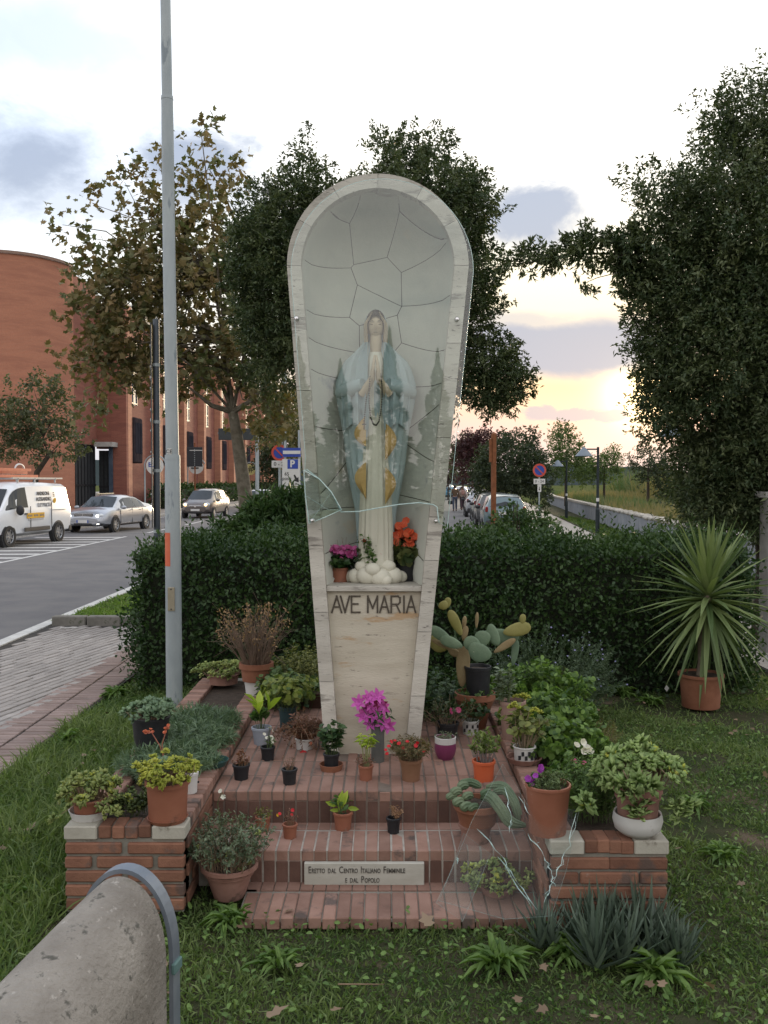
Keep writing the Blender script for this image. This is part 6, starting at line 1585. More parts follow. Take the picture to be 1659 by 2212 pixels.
def stems(t, z0, n, R0, R1, H, leaf_m=None, stem_m=None, L=.04, W=.02, per=10, tpl='leaf', r=.0018, start=.3, spread=.6, droop=0.0, name='foliage', jit=.25, c=(0, 0), Hv=.35, updir=.4, tip_only=False, curl=.1, straight=False):
    """stems that leave the soil, spread outward and carry leaves; returns the stem tips"""
    mb = MB(); lv = Leaves(); tips = []
    for k in range(n):
        a = RG.random() * 2 * pi; q = math.sqrt(RG.random()); b = Vector((c[0] + math.cos(a) * R0 * q, c[1] + math.sin(a) * R0 * q, z0))
        hh = H * RG.uniform(1 - Hv, 1 + Hv * .4) * (1 - .25 * q * (R1 > R0)); e = Vector((c[0] + math.cos(a) * R1 * q, c[1] + math.sin(a) * R1 * q, z0 + hh - droop * q * H))
        md = b.lerp(e, .5) + Vector((RG.normal() * R1 * .1, RG.normal() * R1 * .1, H * (.12 + droop * .6) * q)); tips.append((e, (e - md).normalized()))
        if r > 0: mb.tube([b, b.lerp(md, .6), md, md.lerp(e, .5), e], [r, r * .9, r * .8, r * .6, r * .35], 5, cap=False)
        if leaf_m is not None:
            u = start + (1 - start) * RG.random(per) if not tip_only else 1 - .12 * RG.random(per)
            bb, mm, ee = np.array(b), np.array(md), np.array(e); P = np.where(u[:, None] < .5, bb + (mm - bb) * u[:, None] * 2, mm + (ee - mm) * (u[:, None] - .5) * 2)
            ax = norm((ee - mm)[None, :])[0]; rd = rdir(per); rd = norm(rd - (rd @ ax)[:, None] * ax)
            lv.add(P, norm(rd * 1.0 + ax * updir + np.array([0, 0, .15])), L * RG.uniform(.6, 1.15, per), W * RG.uniform(.7, 1.15, per), N=np.tile(ax, (per, 1)) + RG.normal(size=(per, 3)) * jit)
    if r > 0: mb.build('stems', stem_m or green_stem, t, smooth=True)
    if leaf_m is not None: lv.build(name, leaf_m, t, tpl=tpl, curl=curl, kind='stuff')
    return tips
def rosettes(t, tips, L, W, m, n=13, tpl='fat', name='rosettes', flat=.35):
    lv = Leaves()
    for e, d in tips:
        ax = norm(np.array(d) * .6 + np.array([0, -.15, .8]) + RG.normal(size=3) * .25); sc_ = RG.uniform(.7, 1.2); vb = RG.random() * .6
        rd = rdir(n); rd = norm(rd - (rd @ ax)[:, None] * ax); lift = np.linspace(0.05, 1.3, n) ** 1.2
        P = np.array(e) + ax * (lift * L * .22 * sc_)[:, None]
        lv.add(P, norm(rd + ax * (lift * flat * 1.6)[:, None]), L * sc_ * (1.05 - lift * .35), W * sc_, N=np.tile(ax, (n, 1)), var=np.clip(vb + .5 * RG.random(n), 0, 1))
    lv.build(name, m, t, tpl=tpl, kind='stuff')
def flowers(t, pts, r, m, n=5, name='flower', tpl='round', face=(0, -.6, .8), one=True, cup=.2):
    """each blossom is a mesh of its own when there are few of them"""
    def blossom(lv, p):
        ax = norm(np.array(face, float) + RG.normal(size=3) * .35); a0 = RG.random() * 6; e1 = norm(np.cross(ax, [0, 0, 1.0]) + 1e-6); e2 = np.cross(ax, e1)
        an = a0 + np.arange(n) * 2 * pi / n; rd = np.cos(an)[:, None] * e1 + np.sin(an)[:, None] * e2; lv.add(np.tile(np.array(p, float), (n, 1)), rd + ax * cup, r * RG.uniform(.85, 1.1), r * .95, N=np.tile(ax, (n, 1)))
    if one and len(pts) <= 24:
        for p in pts: lv = Leaves(); blossom(lv, p); lv.build(name, m, t, tpl=tpl)
    else:
        lv = Leaves(); [blossom(lv, p) for p in pts]; lv.build(name + 's', m, t, tpl=tpl, kind='stuff')
def pj(t, px, py, dy=0.0):
    """local point of thing t at its own distance plus dy seen at a pixel (rotation of the pot taken out)"""
    q = A(px, py, t.location.y + dy) - Vector(t.location); q.rotate(Euler((0, 0, -t.rotation_euler.z))); return tuple(q)

# ---- on the upper step
t, r, h = potted('blue-grey pot with a lime-leaved plant on the upper step beside the left planter', 563, 1612, Z2, 44, 1574, bluegrey_pot, .72)
stems(t, h - .02, 7, r * .4, r * .9, .10, L_green, L=.075, W=.034, per=6, tpl='oval', start=.4, updir=.9)
stems(t, h - .02, 4, r * .2, r * .9, .15, L_yel, L=.13, W=.045, per=2, tpl='oval', start=.6, updir=1.4, curl=.0)
t, r, h = potted('small black pot with a white-flowering sprig on the upper step', 577, 1645, Z2, 33, 1616, black_plastic, .76)
tp_ = stems(t, h - .015, 9, r * .5, r * .9, .07, L_green, L=.022, W=.012, per=8, tpl='leaf'); flowers(t, [e for e, d in tp_][:6] + [pj(t, 583, 1572), pj(t, 588, 1578), pj(t, 571, 1586)], .012, F_white)
MB().tube([(0, 0, h - .02), pj(t, 578, 1598), pj(t, 583, 1572)], .0014, 5).build('flower_stem', green_stem, t)
t, r, h = potted('small black pot with a reddish dried sprig, leftmost on the upper step', 519, 1688, Z2, 38, 1655, black_plastic, .76)
stems(t, h - .015, 7, r * .4, r * .5, .10, leafm('red_brown_leaf', (.16, .05, .03), (.26, .12, .06), .3), dry, L=.022, W=.008, per=10, start=.1, updir=1.0); stems(t, h - .012, 8, r * .8, r, .03, L_brown, dry, L=.03, W=.018, per=3)
t, r, h = potted('small black pot with thin straw-coloured stems on the upper step edge', 624, 1698, Z2, 35, 1664, black_plastic, .74)
stems(t, h - .012, 26, r * .5, r * 1.5, .085, L_brown, dry, L=.012, W=.005, per=3, r=.0009)
t, r, h = potted('dark pot standing in a teal one under the large ivy-leaved geranium', 620, 1582, Z2, 40, 1530, teal_pot, .82)
stems(t, h - .02, 60, r * 1.2, r * 3.4, .25, leafm('geranium_leaf_y', (.07, .13, .03), (.30, .33, .08), .3), L=.032, W=.032, per=14, tpl='round', start=.25, updir=.2, spread=1, droop=.2)
t, r, h = potted('white bowl with a withered brown trailing plant and one red flower', 657, 1622, Z2, 44, 1598, white_pot, .8, name='planted_bowl')
stems(t, h - .01, 80, r * .6, r * 3.6, .15, L_brown, dry, L=.024, W=.008, per=20, r=.0016, droop=.7, start=.15); stems(t, h - .01, 16, r * .3, r * 1.5, .19, L_brown, dry, L=.026, W=.010, per=14, r=.002, start=.1)
flowers(t, [pj(t, 655, 1628, -.09)], .022, F_red, 7, face=(0, -1, .1)); flowers(t, [pj(t, 672, 1606, -.06)], .012, F_coral, 4)
t, r, h = potted('green ivy plant in a dark pot standing in a terracotta saucer by the shrine leg', 715, 1668, Z2, 36, 1636, black_plastic, .8, saucer=(terra, 1.45, .035))
stems(t, h - .02, 16, r * .7, r * 1.5, .21, leafm('ivy_leaf', (.03, .07, .03), (.08, .14, .055), .3), L=.034, W=.034, per=12, tpl='round', start=.2, updir=.3)
t, r, h = potted('small terracotta pot with a tall yellowing leafy plant before the shrine panel', 790, 1689, Z2, 33, 1657, terra2, .8)
stems(t, h - .01, 6, r * .4, r * 1.1, .21, L_yel, mat('pale_stem', (.26, .27, .12)), L=.05, W=.018, per=9, start=.6, updir=.3, r=.003, curl=.4); stems(t, h - .01, 12, r * .6, r * 1.5, .06, L_brown, dry, L=.02, W=.01, per=4, r=.0012)
# lily vase
p = G(816, 1648, Z2); t = thing('flower_vase', 'grey cylinder vase of magenta artificial lilies leaning at the shrine panel', 'vase', (p.x, min(p.y + .02, YM - .01), Z2))
MB().lathe([(0, 0), (.036, 0), (.036, .20), (.032, .20), (.032, .01)], 20).build('vase', mat('grey_vase', (.07, .075, .07), (.12, .12, .11), .6, 6), t, smooth=False)
pts = [pj(t, x, y, -.03 * k % .05 - .04) for k, (x, y) in enumerate(((795, 1508), (815, 1505), (790, 1530), (806, 1545), (820, 1522), (832, 1526), (785, 1548), (803, 1562), (826, 1560), (838, 1566), (776, 1518), (798, 1520)))]
for k, q in enumerate(pts):
    lv = Leaves(); ax = norm(np.array([RG.normal() * .4, -1, RG.normal() * .35 + .3])); e1 = norm(np.cross(ax, [0, 0, 1.0])); e2 = np.cross(ax, e1)
    an = RG.random() * 6 + np.arange(6) * pi / 3; rd = np.cos(an)[:, None] * e1 + np.sin(an)[:, None] * e2; lv.add(np.tile(np.array(q), (6, 1)), rd + ax * .45, .052, .026, N=np.tile(ax, (6, 1)), var=[.95, .5, .8, .6, .9, .4]); lv.add(np.tile(np.array(q), (6, 1)), rd + ax * .9, .026, .018, N=np.tile(ax, (6, 1)), var=1.0)
    lv.build('lily_blossom', F_mag if k != 4 else leafm('wine_petal', (.16, .01, .06), (.28, .03, .12), .2), t, tpl='oval'); 
mb_ = MB(); [mb_.tube([(0, 0, .12), (q[0] * .5, q[1] * .5, q[2] * .75), q], .002, 5) for q in pts]; mb_.build('stems', green_stem, t)
stems(t, .18, 10, .03, .10, .12, L_dark, L=.06, W=.02, per=5, start=.4)
t, r, h = potted('terracotta pot with a broad clump of dark red carnations right of the shrine foot', 888, 1691, Z2, 50, 1644, mat('brown_terracotta', (.17, .085, .045), (.23, .12, .07), .8, 5), .74)
tp_ = stems(t, h - .02, 110, r * .8, r * 1.9, .13, leafm('mixed_leaf', (.09, .10, .045), (.24, .17, .09), .3), dry, L=.028, W=.005, per=14, r=.0009); flowers(t, [pj(t, x, y, -.05) for x, y in ((845, 1602), (853, 1600), (862, 1606), (840, 1612), (833, 1620), (880, 1602), (902, 1604), (898, 1611), (876, 1624), (836, 1628), (915, 1622), (905, 1630), (870, 1616))], .011, F_red, 6)
t, r, h = potted('glazed purple pot with a white rim and a thin dark plant', 963, 1644, Z2, 45, 1596, purple_pot, .70, rim=.03, rimh=.22)
MB().lathe([(r + .001, h - .045), (r + .002, h), (r - .004, h + .001)], 28).build('white_rim', white_pot, t)
stems(t, h - .02, 16, r * .6, r * 1.0, .05, L_grey, dry, L=.02, W=.006, per=8, r=.0012)
MB().lathe([(r * .70, 0.001), (r * .95, h * .25), (r * 1.06, h * .5), (r * 1.02, h * .75)], 28).build('belly', purple_pot, t, smooth=True)
t, r, h = potted('rose plant with one pink flower in a dark pot behind the purple pot', 968, 1604, Z2, 50, 1565, black_plastic, .8)
stems(t, h - .02, 34, r * 1.2, r * 3.0, .17, leafm('rose_plant_leaf', (.03, .055, .025), (.085, .11, .05), .3), dry, L=.03, W=.02, per=10, start=.25); flowers(t, [pj(t, 990, 1534), pj(t, 974, 1536)], .020, F_pink, 6, face=(0, -1, .3))
t, r, h = potted('black and white printed pot with a sparse geranium in front of the large clay bowl', 1018, 1590, Z2, 38, 1560, white_pot, .86)
for k in range(6): boxp('print_mark', (math.sin(-.9 + k * .35) * r * .93, -math.cos(-.9 + k * .35) * r * .93, h * (.35 + .3 * (k % 2))), (.012, .004, .02), letter, t, 0)
stems(t, h - .015, 18, r, r * 2.2, .14, L_dark, L=.03, W=.03, per=7, tpl='round')
t, r, h = potted('bright orange pot with an upright green jade-like shrub', 1047, 1692, Z2, 51, 1648, orange_pot, .80)
stems(t, h - .02, 34, r * .7, r * 1.5, .17, leafm('bright_leaf', (.09, .14, .035), (.22, .28, .08), .3), mat('grey_stem', (.22, .19, .18)), L=.030, W=.011, per=16, start=.45, r=.0022, updir=1.0)
# big clay bowl with the cactus pot
t, r, h = potted('wide terracotta bowl planter on the upper step holding creeping green plants', 1028, 1578, Z2, 88, 1498, terra, .5, rim=.04, rimh=.18, name='terracotta_bowl', cat='planter')
stems(t, h - .02, 30, r * .9, r * 1.1, .04, L_green, L=.02, W=.015, per=6); bz = Z2 + h; bcx, bcy = t.location.x, t.location.y
t = thing('prickly_pear', 'prickly pear cactus with grey-green and yellow pads in a black pot inside the clay bowl', 'cactus', (bcx + .02, bcy + .02, bz - .03))
pot_shape(t, .085, .07, .19, black_plastic, .005, .02)
pad_m = mat('cactus_pad', (.10, .16, .10), (.17, .24, .15), .6, 5, .0015, 80, spots=[((.22, .24, .15), 12, .62), ((.42, .42, .30), 70, .66)]); pad_y = mat('yellow_cactus_pad', (.20, .19, .05), (.28, .26, .09), .6, 6, .0015, 80); pad_b = mat('woody_cactus_pad', (.22, .16, .08), (.30, .24, .13), .8, 9, .002, 60)
def pad(px, py, wpx, hpx, ang_, m, dy=0.0, th=.009, yaw=0.0):
    c = Vector(pj(t, px, py, dy)); s = t.location.y / FP; M = Matrix.Translation(c) @ Matrix.Rotation(yaw, 4, 'Z') @ Matrix.Rotation(ang_, 4, 'Y')
    b = MB(); V = []; nu, nv = 16, 8; F = []
    for j in range(nv + 1):
        ph = pi * j / nv
        for i in range(nu):
            a = 2 * pi * i / nu; z = math.cos(a) if False else None
            x = math.sin(ph) * math.cos(a); zz_ = math.sin(ph) * math.sin(a); y = math.cos(ph)
            wf = 1 + .22 * zz_; V.append(M @ Vector((x * wpx * s / 2 * wf, y * th, zz_ * hpx * s / 2)))
    for j in range(nv):
        for i in range(nu): F.append((j * nu + i, j * nu + (i + 1) % nu, (j + 1) * nu + (i + 1) % nu, (j + 1) * nu + i))
    mesh_obj('pad', V, F, m, t, smooth=True)
for a_ in ((953, 1372, 24, 60, -.95, pad_m, -.08), (975, 1388, 24, 52, -1.2, pad_m, -.1), (1022, 1393, 32, 44, -.9, pad_m, -.1), (1035, 1410, 52, 40, .5, pad_m, -.14), (1042, 1380, 34, 36, .1, pad_m, -.07), (1065, 1372, 50, 26, 1.2, pad_m, -.02), (1082, 1376, 78, 36, .12, pad_m, .03),
           (1117, 1360, 30, 62, 1.35, pad_y, -.02), (1129, 1338, 14, 24, .1, pad_y, -.02), (1112, 1410, 16, 60, .15, pad_m, .05), (984, 1345, 22, 62, -.45, pad_y, .02), (958, 1308, 22, 20, -.6, pad_y, .02), (967, 1302, 15, 24, .1, pad_y, .03), (976, 1335, 12, 26, .1, pad_y, .03),
           (1003, 1345, 10, 30, .1, pad_b, .04), (1004, 1368, 14, 34, .2, pad_b, .03), (1030, 1340, 8, 36, .05, pad_b, .05), (1090, 1395, 16, 56, 1.0, pad_b, -.03), (962, 1395, 12, 66, -1.15, pad_b, -.05), (1000, 1440, 30, 90, .05, pad_b, .01), (985, 1405, 40, 30, .3, pad_b, .05), (950, 1390, 50, 40, .2, pad_y, .06)): pad(*a_)
t, r, h = potted('tall taupe pot with a broken hole and a leafy grey-green plant', 1110, 1600, ZW, 58, 1520, taupe_pot, .78, rimh=.10)
MB().ell((-.03, -r * .86, h * .38), (.026, .012, .011), 10, 6).build('broken_hole', mat('hole_dark', (.012, .01, .009)), t); 
stems(t, h - .02, 8, r * .5, r * .7, .26, L_grey, L=.05, W=.022, per=20, start=.1, tpl='oval', c=(-.05, 0), r=.003); tp_ = stems(t, h - .02, 5, r * .4, r * .7, .05, None, c=(.04, -.02)); rosettes(t, tp_, .03, .014, L_sed_y)
t, r, h = potted('knotty geranium in a white printed pot standing in a clay saucer', 1136, 1652, ZW, 50, 1622, white_pot, .86, saucer=(terra_old, 1.55, .028), rimh=.12)
for k in range(7): boxp('print_mark', (math.sin(-.9 + k * .3) * r * .96, -math.cos(-.9 + k * .3) * r * .96, h * (.4 + .25 * (k % 2))), (.014, .004, .022), letter, t, 0)
stems(t, h - .02, 26, r * .6, r * 2.3, .23, leafm('geranium_leaf_m', (.07, .10, .025), (.24, .26, .08), .3), mat('knotty_stem', (.26, .20, .13)), L=.036, W=.036, per=8, tpl='round', start=.5, r=.004, spread=1)
tp_ = [(Vector(pj(t, x, y)), Vector((0, 0, 1))) for x, y in ((1112, 1522), (1120, 1530), (1104, 1530), (1146, 1546), (1140, 1535), (1152, 1556), (1165, 1540), (1155, 1535))]; rosettes(t, tp_, .032, .015, L_sed_y)
# ---- on the lower step
t, r, h = potted('small terracotta pot with a dry sprig and red flower heads on the lower step', 625, 1815, Z1, 34, 1784, terra2, .78)
stems(t, h - .01, 14, r * .5, r * 1.0, .075, L_brown, dry, L=.014, W=.006, per=6, r=.001); flowers(t, [pj(t, 632, 1750), pj(t, 630, 1760), pj(t, 604, 1758)], .009, F_red, 6); flowers(t, [pj(t, 600, 1761)], .009, F_ylw, 5)
t, r, h = potted('terracotta pot with a lime-green broad-leaved plant in the middle of the lower step', 740, 1797, Z1, 43, 1759, terra2, .78)
stems(t, h - .02, 9, r * .5, r * 1.0, .10, L_green, L=.045, W=.018, per=4, tpl='oval', start=.4, updir=.8); lv = Leaves()
for x, y, a_, l_ in ((735, 1738, (.15, -.1, 1), .10), (722, 1738, (-.8, -.2, .35), .065), (742, 1732, (.35, 0, 1), .085), (757, 1746, (.9, -.2, -.1), .06), (728, 1750, (-.9, -.2, .1), .05)): lv.add(np.array([pj(t, x, y, .0)]) - np.array([a_]) * l_ * .3, np.array([a_]), l_, l_ * .42, N=np.array([[RG.normal() * .3, -1, .3]]), var=RG.random())
lv.build('broad_leaves', L_yel, t, tpl='oval', kind='stuff')
t, r, h = potted('tiny black pot with a dry curled twig, right end of the lower step', 850, 1803, Z1, 32, 1770, black_plastic, .76)
stems(t, h - .01, 26, r * .3, r * 1.2, .06, leafm('peach_leaf', (.28, .16, .09), (.36, .22, .13), .3), mat('peach_stem', (.30, .17, .10)), L=.015, W=.005, per=5, c=(.015, 0), r=.0014)
t, r, h = potted('very small terracotta pot behind the big grey-leaved bush on the lower step', 566, 1800, Z1, 34, 1768, terra2, .8)
stems(t, h - .01, 14, r * .6, r * 1.2, .05, L_olive, dry, L=.018, W=.008, per=7)
# ribbed cactus bowl
t, r, h = potted('terracotta bowl of trailing ribbed cactus whose long arms hang to the right', 1035, 1792, Z1 + .088, 104, 1742, terra, .74, name='cactus_bowl', cat='cactus', rim=.02, rimh=.3, bands=0)
rib_m = mat('ribbed_cactus', (.06, .10, .05), (.15, .19, .11), .7, 8, .001, 80)
def ribbed(pts, rad, nm='cactus_arm', ribs=10):
    P = [Vector(p) for p in pts]; Q = []; n = 22
    for i in range(n):
        u = i / (n - 1) * (len(P) - 1); k = min(int(u), len(P) - 2); f = u - k; a = P[max(k - 1, 0)]; b = P[k]; c = P[k + 1]; d = P[min(k + 2, len(P) - 1)]
        Q.append(.5 * ((2 * b) + (c - a) * f + (2 * a - 5 * b + 4 * c - d) * f * f + (3 * b - a - 3 * c + d) * f ** 3))
    m_ = MB(); kk = ribs * 3; rr = [rad * min(1, .35 + 3 * min(i, n - 1 - i) / n) for i in range(n)]; m_.tube(Q, rr, kk)
    for i in range(n):
        for j in range(kk):
            v = Vector(m_.v[i * kk + j]); m_.v[i * kk + j] = tuple(Q[i] + (v - Q[i]) * (1 + .11 * math.cos(ribs * 2 * pi * j / kk)))
    m_.build(nm, rib_m, t, smooth=True)
def cp(L_): return [pj(t, x, y, d) for x, y, d in L_]
ribbed(cp([(1040, 1725, -.02), (1060, 1722, -.08), (1080, 1745, -.12), (1102, 1775, -.14), (1135, 1783, -.13)]), .024); ribbed(cp([(1050, 1700, .03), (1085, 1698, .0), (1105, 1720, -.03), (1125, 1760, -.08)]), .019); ribbed(cp([(1060, 1715, 0), (1090, 1708, -.03), (1112, 1740, -.07), (1120, 1775, -.09)]), .018)
for x, y, r_, d in ((990, 1735, .020, -.07), (1006, 1745, .020, -.09), (985, 1712, .018, -.04), (1000, 1700, .018, .0), (975, 1722, .015, -.05), (1022, 1746, .016, -.1), (1010, 1722, .017, -.05), (1050, 1716, .018, -.04)):
    ribbed([Vector(pj(t, x, y, d)) + Vector((-.025, 0, -.005)), Vector(pj(t, x, y, d)) + Vector((0, 0, .008)), Vector(pj(t, x, y, d)) + Vector((.028, -.004, 0))], r_, 'cactus_knob', 9)
ribbed(cp([(990, 1695, .03), (1015, 1690, .05), (1040, 1700, .04)]), .018)
t, r, h = potted('old clay pot half hidden under the trailing cactus bowl', 1030, 1828, Z1, 74, 1788, terra_old, .8, name='clay_pot', cat='pot')
# ---- ground pots
t, r, h = potted('large ribbed terracotta pot on the ground with a grey-green bush, left of the lowest step', 490, 1950, .0, 126, 1872, terra_old, .52, rim=.07, rimh=.14, bands=1, soil_d=.03)
stems(t, h - .03, 150, r * .9, r * 1.55, .27, L_grey, dry, L=.022, W=.009, per=22, r=.0016, start=.25, droop=.15, updir=.7, spread=1)
tp_ = [(Vector(pj(t, x, y, -.08)), Vector((0, -.3, 1))) for x, y in ((455, 1855), (470, 1862), (520, 1880), (540, 1865), (560, 1800), (430, 1830), (495, 1845), (545, 1790))]; rosettes(t, tp_, .02, .009, L_sed_g, 9)
MB().tube([(-.02, 0, h), pj(t, 470, 1735), pj(t, 478, 1712), pj(t, 487, 1722)], .0018, 5).build('tall_stem', green_stem, t); flowers(t, [pj(t, 476, 1709), pj(t, 482, 1722)], .012, F_white)
# ---- left planter
t, r, h = potted('terracotta pot with yellow-green stonecrop standing in a white saucer, left corner stone', 184, 1775, ZW, 76, 1738, terra2, .82, saucer=(white_pot, 1.17, .036))
tp_ = stems(t, h - .02, 50, r * .8, r * 1.7, .13, None, dry, r=.002, droop=.35); tp_ += stems(t, h - .02, 14, r * .9, r * 2.6, .05, None, dry, r=.002, droop=1.0); rosettes(t, tp_, .040, .018, L_sed_g, 11); rosettes(t, tp_[::4], .036, .016, L_sed_y, 9, name='yellow_rosettes')
t, r, h = potted('terracotta pot crowded with lemon-yellow stonecrop, right corner stone of the left planter', 353, 1787, ZW, 97, 1704, terra2, .83, saucer=(terra2, .92, .02), rimh=.12)
tp_ = stems(t, h - .02, 80, r * .9, r * 1.35, .11, None, dry, r=.002, droop=.25); tp_ += stems(t, h - .02, 10, r * .8, r * 1.5, .14, None, dry, r=.002); rosettes(t, tp_, .027, .017, L_sed_y, 10); rosettes(t, [(Vector(pj(t, x, y, .04)), Vector((0, 0, 1))) for x, y in ((345, 1660), (362, 1652), (352, 1668), (370, 1664))], .05, .022, L_sed_b, 18, name='grey_rosettes')
t, r, h = potted('big black pot with pale green succulents on the outer edge of the left planter', 318, 1640, ZW, 84, 1556, black_plastic, .78, rimh=.06, rim=.05)
tp_ = stems(t, h - .02, 42, r * .9, r * 1.3, .09, None, dry, r=.003, droop=.25); rosettes(t, tp_, .045, .02, L_sed_b, 13)
t = thing('echeveria', 'grey rosette succulent with arching coral flower stalks in the planter soil', 'succulent', tuple(G(345, 1690, ZW - .02)))
rosettes(t, [(Vector((x, y, .06)), Vector((0, 0, 1))) for x, y in ((0, 0), (.05, .04), (-.04, .05))], .07, .03, L_sed_b, 20)
cst = mat('coral_stem', (.32, .12, .08))
for L_ in ([(355, 1640), (345, 1610), (328, 1583), (310, 1582)], [(355, 1640), (350, 1608), (358, 1582), (362, 1572)]):
    pts = [pj(t, x, y) for x, y in L_]; MB().tube([(0, 0, .06)] + pts, .0028, 6).build('flower_stalk', cst, t, smooth=True)
    flowers(t, [Vector(pts[-1]).lerp(Vector(pts[-2]), u) + Vector(RG.normal(size=3) * .006) for u in (0, .25, .5, .8, 1.0, .1, .4)], .014, F_coral, 5, name='coral_flower', cup=1.2)
p = G(455, 1660, ZW); t = thing('green_saucer', 'empty dark green plastic saucer on the inner wall of the left planter', 'saucer', (p.x, p.y + .055, ZW + .001))
MB().lathe([(0, .001), (.070, .001), (.084, .030), (.080, .030), (.066, .006), (0, .006)], 32).build('dish', mat('green_plastic', (.018, .06, .055), (.03, .08, .07), .4, 5, spots=((.10, .10, .09), 6, .6)), t)
t, r, h = potted('white cup with scattered dark print half hidden behind the yellow stonecrop pot', 408, 1716, ZW, 36, 1672, white_pot, .8, name='printed_cup', cat='cup')
for k in range(12): a = RG.random() * 2 * pi - pi; boxp('print_mark', (math.sin(a) * r * .93, -math.cos(a) * r * .93, h * RG.uniform(.2, .85)), (.010, .004, .010), letter, t, 0)
rb = thing('white_ribbon', 'white plastic strap hanging from the planter edge to the grey-leaved bush', 'strap', tuple(G(424, 1668, ZW + .02)))
pts = [pj(rb, 420, 1664), pj(rb, 430, 1680), pj(rb, 436, 1700), pj(rb, 442, 1720), pj(rb, 448, 1745), pj(rb, 452, 1775)]; V = []
for p_ in pts: V += [(p_[0] - .007, p_[1], p_[2]), (p_[0] + .007, p_[1] - .004, p_[2] + .002)]
mesh_obj('strap', V, [(2 * i, 2 * i + 1, 2 * i + 3, 2 * i + 2) for i in range(len(pts) - 1)], white_pot, rb, smooth=True)
def clump(name, label, cat, pos, n, R0, R1, H, leaf_m, **kw):
    t = thing(name, label, cat, tuple(pos)); tips = stems(t, 0, n, R0, R1, H, leaf_m, **kw); return t, tips
clump('succulent_clump', 'dark green succulent clump on the planter front between the two corner pots', 'succulent', G(265, 1772, ZW - .01) + Vector((0, .10, 0)), 40, .08, .12, .10, leafm('olive_succulent_leaf', (.06, .10, .03), (.16, .20, .06), .2), L=.03, W=.016, per=12, tpl='fat')
for k, (x, y, lab) in enumerate(((-1.12, 4.75, 'front'), (-1.10, 5.15, 'middle'), (-1.12, 5.55, 'rear'))):
    clump('carnation_mound', f'{lab} mound of narrow grey-green carnation leaves filling the left planter', 'plant', (x, y, ZW - .03), 330, .17, .27, .15, L_carn, L=.06, W=.006, per=12, r=.001, start=.1, tpl='blade', updir=.8, droop=.2)
clump('succulent_clump', 'olive clump of small rosettes behind the yellow stonecrop pot', 'succulent', (-1.05, 4.45, ZW - .02), 46, .10, .14, .13, L_olive, L=.022, W=.012, per=14, tpl='fat')
t, r, h = potted('terracotta-rimmed white pot with a bare dried bush at the rear of the left planter', 551, 1504, ZW, 54, 1470, white_pot, .82, name='dried_plant_pot', rimh=.1, rim=.02)
r_u = r * 1.38; hz0 = h - .004; MB().lathe([(r * 1.10, hz0 - .01), (r * 1.12, hz0), (r * 1.22, hz0 + .075), (r_u, hz0 + .078), (r_u, hz0 + .115), (r_u - .014, hz0 + .115), (r_u - .03, hz0 + .07), (0, hz0 + .085)], 30).build('upper_pot', terra, t)
tp_ = stems(t, hz0 + .08, 130, r * .9, r * 3.0, .42, None, mat('twig', (.13, .09, .065), (.20, .14, .10)), r=.0028, spread=1, Hv=.5, name='twigs')
lv = Leaves(); 
for e, d in tp_:
    if RG.random() < .75: k = 5; lv.add(np.array(e) + RG.normal(size=(k, 3)) * .014, rdir(k), .022, .012)
lv.build('dry_leaves', leafm('tan_leaf', (.22, .13, .07), (.38, .25, .14), .3), t, kind='stuff')
mb_ = MB()
for e, d in tp_:
    b = Vector(e) * .6 + Vector((0, 0, hz0 * .5)); mb_.tube([b, b.lerp(Vector(e), .5) + Vector(RG.normal(size=3) * .02), Vector(e) + Vector(RG.normal(size=3) * .06)], [.0016, .0012, .0008], 4, cap=False)
mb_.build('side_twigs', MATS['twig'], t)
t, r, h = potted('brown pot of yellow-green stonecrop at the rear left corner of the planter', 478, 1482, ZW, 70, 1460, terra_old, .85)
tp_ = stems(t, h - .02, 70, r, r * 1.8, .10, None, dry, r=.002, droop=.3, spread=1); rosettes(t, tp_, .038, .017, L_sed_g, 11)
clump('round_shrub', 'round olive-green shrub at the left side of the shrine behind the pots', 'bush', (A(662, 1480, 6.6).x, 6.6, Z2 - .05), 230, .16, .27, .42, L_olive, L=.026, W=.014, per=26, start=.3, r=.002, tpl='oval')
clump('geranium_clump', 'leafy green geranium mass between the dried bush pot and the shrine', 'plant', (A(628, 1500, 6.3).x, 6.25, Z2 - .02), 110, .15, .24, .30, leafm('geranium_leaf_b', (.035, .075, .03), (.12, .18, .06), .3), L=.034, W=.034, per=14, start=.2, tpl='round')
# ---- right planter and behind it
t, r, h = potted('terracotta pot with purple flowers and stubby cactus shoots, left corner stone of the right planter', 1190, 1812, ZW, 100, 1706, terra2, .78, rimh=.07, rim=.05)
stems(t, h - .02, 60, r * .8, r * .95, .06, leafm('stubby_leaf', (.08, .12, .05), (.17, .22, .09), .2), L=.016, W=.006, per=30, start=.0, r=.004, updir=.6); flowers(t, [pj(t, x, y, -.03) for x, y in ((1167, 1662), (1157, 1676), (1141, 1682), (1150, 1690), (1168, 1658))], .016, F_pur, 5, face=(0, -1, .3)); 
MB().tube([(-.03, 0, h), pj(t, 1160, 1685), pj(t, 1166, 1660)], .0015, 5).build('flower_stem', green_stem, t)
t, r, h = potted('large terracotta pot overflowing with pale green stonecrop in a round white bowl', 1388, 1812, ZW + .012, 106, 1718, terra_old, .76, rim=.09, bands=1, lift=.02)
MB().lathe([(0, -.008), (r * .62, -.006), (r * .92, .018), (r * 1.02, .055), (r * .96, .085), (r * .90, .082), (r * .92, .05), (r * .8, .022), (0, .016)], 36).build('white_bowl', white_pot, t, smooth=True)
